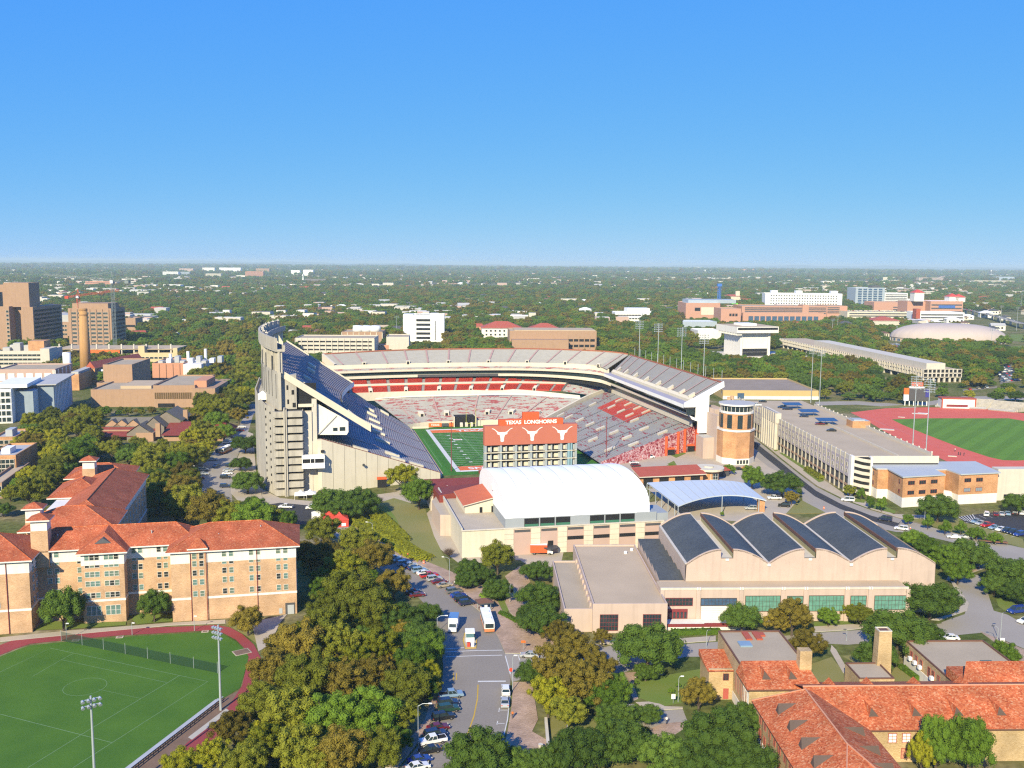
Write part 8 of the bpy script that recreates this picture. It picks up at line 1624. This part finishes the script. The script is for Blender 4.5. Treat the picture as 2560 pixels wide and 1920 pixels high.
grove([(1375,1475,10,'c'),(1450,1492,14,'g'),(1465,1480,12,'c')],'planted young on the green lawn','saplings on the lawn')
grove([(1985,765,60,'o')],'left of the yellow field house','trees near the field house')
# ---- woods filled within outlines, clear of buildings and streets
def blocked(x,y,h):
    a,b=proj(x,y,h)
    return any(u0-5<a<u1+5 and y<D_ and b<yb-5 for u0,u1,yb,D_ in BLOCK)
def fill(poly,n,sp,wr,kinds,lab,group):
    pl=[P(x*1.15732,y*1.15732) for x,y in poly];pl=[(p.x,p.y) for p in pl];xs=[p[0] for p in pl];ys=[p[1] for p in pl];got=[];tries=0
    while len(got)<n and tries<n*60:
        tries+=1;x=random.uniform(min(xs),max(xs));y=random.uniform(min(ys),max(ys))
        if not inside(x,y,pl) or any(inside(x,y,f[0]) for f in FOOT): continue
        if any((x-a)**2+(y-b)**2<sp*sp for a,b in got): continue
        w_=random.uniform(*wr)
        if blocked(x,y,w_*1.05): w_*=.62
        if blocked(x,y,w_*1.05): continue
        got.append((x,y));k=random.choice(kinds);r=tree(x,y,w_,k);tag(r,'%s %s'%(KINDW[k],lab),'tree',group)
    return got
_f=fill
def fill(*a):
    n0_=len(TREES);_f(*a);by={}
    for r,k,w_ in TREES[n0_:]: by.setdefault(k,[]).append(r)
    for k,L_ in by.items():
        if 1<len(L_)<=14:
            for i,r in enumerate(sorted(L_,key=lambda r:proj(r.location.x,r.location.y,4)[0])): r['label']+=', '+(ordn(i)+' from the left' if i else 'leftmost')
fill([(0,1085),(0,985),(90,915),(205,900),(210,950),(400,955),(405,890),(470,845),(560,800),(560,905),(520,950),(470,985),(430,1010),(345,1015),(285,975),(180,990),(115,1045)],95,8.5,(9,14),'eeeeobgyy','in the wood behind the dormitory','wood between dormitory and left campus')
fill([(100,1050),(180,995),(285,980),(345,1020),(430,1015),(470,990),(455,1040),(420,1075),(390,1115),(330,1110),(330,1060),(310,1015),(200,985),(120,1060),(60,1110),(0,1120),(0,1085)],34,8,(9,14),'eeogbo','beside the rear dormitory wing','trees beside the rear dormitory wing')
fill([(650,1230),(760,1200),(860,1300),(930,1400),(930,1500),(860,1659),(480,1659),(560,1560),(640,1400)],30,5,(5,8),'eybgo','filling gaps low in the dense grove','understorey of the grove')
fill([(400,860),(480,770),(560,700),(560,800),(470,850)],26,11,(13,20),'eeobgb','in the wood left of the ramp','wood left of the ramp')
fill([(1560,820),(1650,770),(1700,800),(1830,800),(1860,840),(1750,860),(1690,850),(1660,830),(1600,800)],30,11,(11,16),'ooog','in the oaks below the library','oaks below the library')
fill([(1700,770),(1900,760),(1960,800),(2000,830),(1980,870),(1900,875),(1800,850)],30,11,(11,16),'oooeb','before the long archive hall','oaks before the archive hall')
fill([(1980,700),(2212,740),(2212,790),(2110,790),(2060,770),(1960,740)],34,13,(12,17),'oooog','between archive hall and dome','trees before the dome')
fill([(1420,760),(1540,740),(1560,830),(1500,800)],18,12,(12,17),'ooog','behind the stadium floodlight masts','trees behind the masts')
fill([(1690,840),(1780,835),(1900,845),(2000,852),(2100,848),(2212,852),(2212,872),(2050,868),(1950,880),(1850,876),(1740,862)],26,9,(8,12),'oeygo','between garage end and track','trees behind the track')
fill([(195,880),(300,862),(420,868),(440,885),(405,893),(205,905)],34,7,(6,8),'eogeb','in front of the low tan museum','trees before the museum')
finish_labels()
print('trees',len(TREES))
# ------------------------------------------------------------------ far woods: one mass of small tree crowns to the horizon
def in_any(x,y):
    return any(inside(x,y,f[0]) for f in FOOT if min(p[1] for p in f[0])-1<y<max(p[1] for p in f[0])+1)
pts_=[];scl=[]
rs=np.random.default_rng(3)
def nz(x,y):  # slow patchiness: clearings between the woods
    return math.sin(x*.0021+1.3)*math.cos(y*.0017)+.6*math.sin(x*.0057-y*.0041)+.4*math.sin(x*.013+y*.009)
HOUSE=[]
# clearings for houses and far roofs first
house_spots=[]
for k in range(5200):
    d=700*math.exp(rs.uniform(0,1)*2.1);a=rs.uniform(-.52,.52);x,y=d*math.sin(a),d*math.cos(a)
    if nz(x*1.7,y*1.7)+rs.normal()*.5<.55: continue
    pxx=proj(x,y,4)
    if in_any(x,y) or (pxx[1]>840): continue
    if any((x-u)**2+(y-v)**2<26*26 for u,v in house_spots): continue
    house_spots.append((x,y))
    if len(house_spots)>=290: break
for band in range(9):
    d0,d1=((560,700),(700,900),(900,1200),(1200,1700),(1700,2500),(2500,3800),(3800,6000),(6000,9500),(9500,16000))[band]
    n=(700,1300,2300,4200,6500,8500,8500,7000,6000)[band];sc0=(13,13,13.5,14,15,17,22,32,55)[band]
    for k in range(n):
        d=math.sqrt(rs.uniform(d0*d0,d1*d1));a=rs.uniform(-.54,.54);x,y=d*math.sin(a),d*math.cos(a)
        v=nz(x,y)
        if v+rs.normal()*.35>(1.25 if d<3500 else .75): continue
        if d<2600 and in_any(x,y): continue
        if d<1400:
            if proj(x,y,0)[1]>975: continue
        if d<5200 and any(abs(x-u)<11 and -26<y-v2<9 for u,v2 in house_spots): continue
        s0=sc0*rs.uniform(.7,1.3)
        if d<2600:
            if blocked(x,y,s0*.85): s0*=.6
            if blocked(x,y,s0*.85): continue
        pts_.append((x,y,0));scl.append(s0)
print('far trees',len(pts_))
pm=bpy.data.meshes.new('woods');pm.from_pydata(pts_,[],[]);at=pm.attributes.new('tree_size','FLOAT','POINT');at.data.foreach_set('value',np.array(scl,dtype=np.float32))
wo=link('woods',pm);tag(wo,'mass of trees covering the land to the horizon','woods',kind='stuff')
SRC=[]
FL=dict(o=LEAF['o'],e=LEAF['e'],b=LEAF['b'],g=LEAF['g'])
ng_=bpy.data.node_groups.new('woods','GeometryNodeTree');ng_.interface.new_socket('Geometry',in_out='INPUT',socket_type='NodeSocketGeometry');ng_.interface.new_socket('Geometry',in_out='OUTPUT',socket_type='NodeSocketGeometry')
N=ng_.nodes;L=ng_.links;gi=N.new('NodeGroupInput');go=N.new('NodeGroupOutput');jn=N.new('GeometryNodeGeometryToInstance')
seen=set();order=[]
for r,k,w_ in TREES:
    if k in 'oegby':
        cr0=[c_ for c_ in r.children if c_.name.startswith('crown')][0]
        if cr0.data.name not in seen and sum(1 for q_ in order if q_[1]==k)<{'o':2,'e':1,'g':2,'b':1,'y':0}[k]: seen.add(cr0.data.name);order.append((cr0,k))
lod=[]
for j,(o,k) in enumerate(order*1):
    oi=N.new('GeometryNodeObjectInfo');oi.inputs['Object'].default_value=o;oi.transform_space='ORIGINAL';oi.inputs['As Instance'].default_value=True;L.new(oi.outputs['Geometry'],jn.inputs[0])
ip=N.new('GeometryNodeInstanceOnPoints');ip.inputs['Pick Instance'].default_value=True
L.new(gi.outputs[0],ip.inputs['Points']);L.new(jn.outputs[0],ip.inputs['Instance'])
rv=N.new('FunctionNodeRandomValue');rv.data_type='INT';rv.inputs[4].default_value=0;rv.inputs[5].default_value=len(order)-1;L.new(rv.outputs[2],ip.inputs['Instance Index'])
rr_=N.new('FunctionNodeRandomValue');rr_.data_type='FLOAT_VECTOR';rr_.inputs[0].default_value=(0,0,0);rr_.inputs[1].default_value=(0,0,6.28);L.new(rr_.outputs[0],ip.inputs['Rotation'])
na=N.new('GeometryNodeInputNamedAttribute');na.data_type='FLOAT';na.inputs['Name'].default_value='tree_size'
cx=N.new('ShaderNodeCombineXYZ');mz=N.new('ShaderNodeMath');mz.operation='MULTIPLY';mz.inputs[1].default_value=.82;L.new(na.outputs[0],mz.inputs[0]);L.new(na.outputs[0],cx.inputs[0]);L.new(na.outputs[0],cx.inputs[1]);L.new(mz.outputs[0],cx.inputs[2]);L.new(cx.outputs[0],ip.inputs['Scale'])
L.new(ip.outputs[0],go.inputs[0]);md=wo.modifiers.new('woods','NODES');md.node_group=ng_
# houses in the clearings
HM=[]
for k,(wm,rm) in enumerate((('white','darkgrey'),('whitelime','greyroof'),('cream','rust'),('limestone','brownroof'),('white','white'),('salmon','redmetal'),('whitelime','darkgrey'))):
    b=MB();b.box(-.5,.5,-.35,.35,0,.42);hip(b,-.5,.5,-.35,.35,.42,.2,.04,1,.02 if k%2 else None,.02 if k%2 else None,.02)
    for i in range(3): b.box(-.36+.28*i,-.22+.28*i,-.36,-.345,.15,.3,2)
    HM.append(b.mesh('house',[M[wm],M[rm],M['dark']]))
HW=['white house with dark roof','pale house with grey roof','cream house with brown roof','tan house with brown roof','white flat-looking house','salmon house with red roof','pale house with dark grey roof']
for i,(x,y) in enumerate(house_spots):
    k=rs.integers(0,7);s=rs.uniform(10,18)*(1+y/6000);o=tag(link('house',HM[k],None,(x,y,0),rs.uniform(-.5,.5)),HW[k]+' half hidden among the trees of the far neighbourhoods','house','houses of the far neighbourhoods');o.scale=(s,s,s*rs.uniform(.7,1.0))
# pale roofs of the far town, too many and small to tell apart
b=MB()
for k in range(5200):
    d=1500*math.exp(rs.uniform(0,1)*2.6);a=rs.uniform(-.52,.52);x,y=d*math.sin(a),d*math.cos(a)
    side=abs(a+.04)*2.4-.45
    if nz(x*.6,y*.6)+side*1.0+rs.normal()*.35<.32: continue
    if d<3500 and (in_any(x,y) or blocked(x,y,10)): continue
    w_=rs.uniform(9,34 if d<3500 else 60)*(1+d/9000);h=rs.uniform(5,13)*(1+d/16000);dd=rs.uniform(10,26 if d<3500 else 50);b.box(x,x+w_,y,y+dd,0,h,int(rs.integers(0,4)),int(rs.choice([0,0,1,4])),bot=False)
o=b.build('distant_town',[M['whitelime'],M['limestone'],M['greyroof'],M['pinkpanel'],M['darkgrey']]);tag(o,'pale roofs of the distant town below the horizon','town',kind='stuff')
# ------------------------------------------------------------------ hedges
def hedge(pts,wd,h,k,label):
    r=thing('hedge',label,'hedge',(0,0,0));g=np.random.default_rng(len(label));b=MB();P_=[Vector(p) for p in pts]
    for i in range(len(P_)-1):
        a,e=P_[i],P_[i+1];L_=(e-a).length;n=max(2,int(L_*wd*9))
        for j in range(n):
            t=g.uniform(0,1);c_=a.lerp(e,t);o=g.normal(size=3);o/=np.linalg.norm(o);o[2]=abs(o[2])
            c_=Vector((c_.x+o[0]*wd*.5,c_.y+o[1]*wd*.5,h*(.25+.75*o[2])*g.uniform(.8,1.05)));nn=Vector(o)+Vector(g.normal(size=3)*.4);nn.normalize();u=nn.orthogonal().normalized()*.28;v=nn.cross(u)
            b.poly([c_-u-v*.6,c_+u-v,c_+u*.8+v,c_-u+v*.7])
        d=(e-a).normalized();nx=Vector((-d.y,d.x,0))*wd*.38;b.prism([tuple((a-nx)[:2]),tuple((e-nx)[:2]),tuple((e+nx)[:2]),tuple((a+nx)[:2])],0,h*.8)
    b.build('foliage',LEAF[k],r)
hedge(px(zv(330,1070),zv(660,1060)),2.2,1.6,'g','clipped green hedge before the gymnasium terrace');hedge(px((880,1298),(930,1325),(985,1355),(1030,1385),(1060,1398)),8,1.5,'y','bright green bank of shrubs along the upper pavement');hedge(px((905,1265),(945,1290),(975,1320),(1005,1350)),7,1.3,'y','yellow-green shrub bank above the road bend')
hedge(px(zt(660,1430),zt(740,1470),zt(810,1510)),1.8,.9,'g','low curved hedge on the planter by the bus stop');hedge(px(zr(1140,790),zr(1290,900)),1.6,1.2,'g','low hedge along the workshop wall');hedge(px(zr(1170,1580),zr(1330,1590)),1.6,1.3,'y','round clipped shrubs at the school door')
hedge(px(zg(630,1210),zg(740,1280)),3.4,2.2,'e','brownish shrubs at the foot of the garage piers');hedge(px(zt(500,1290),zt(620,1300),zt(700,1290)),3,1.4,'g','green shrubs beside the bus shelter')
# low ridges along the horizon
for j,(yy,hm_,sd_) in enumerate(((21000,60,1.),(30000,108,2.))):
    b=MB();top=[];n=160
    for i in range(n+1):
        x=-21000+42000*i/n if j==0 else -29000+58000*i/n;hh=hm_*(.45+.28*math.sin(i*.11+sd_)+.15*math.sin(i*.37*sd_)+.1*math.sin(i*1.7));top.append((x,yy,max(6,hh)))
    b.grid([[(x,yy-900,0) for x,_,_ in top],top]);b.grid([top,[(x,yy+900,0) for x,_,_ in top]]);tag(b.build('hills',MATS['far_ridge'] if j else mat('far_ridge',(.07,.085,.04),.95,.3,.004,.02)),kind='structure')
# ------------------------------------------------------------------ haze of the far air
b=MB();b.box(-45500,45500,-700,45500,-1,118);hz=b.build('haze',[]);tag(hz,kind='stuff')
hm=bpy.data.materials.new('haze');hm.use_nodes=True;t=hm.node_tree
for n_ in list(t.nodes):
    if n_.type=='BSDF_PRINCIPLED': t.nodes.remove(n_)
pv_=t.nodes.new('ShaderNodeVolumePrincipled');pv_.inputs['Color'].default_value=(.72,.92,.96,1);pv_.inputs['Density'].default_value=7.5e-5;t.links.new(pv_.outputs[0],t.nodes['Material Output'].inputs['Volume'])
hm.cycles.homogeneous_volume=True if hasattr(hm.cycles,'homogeneous_volume') else False
hz.data.materials.append(hm)
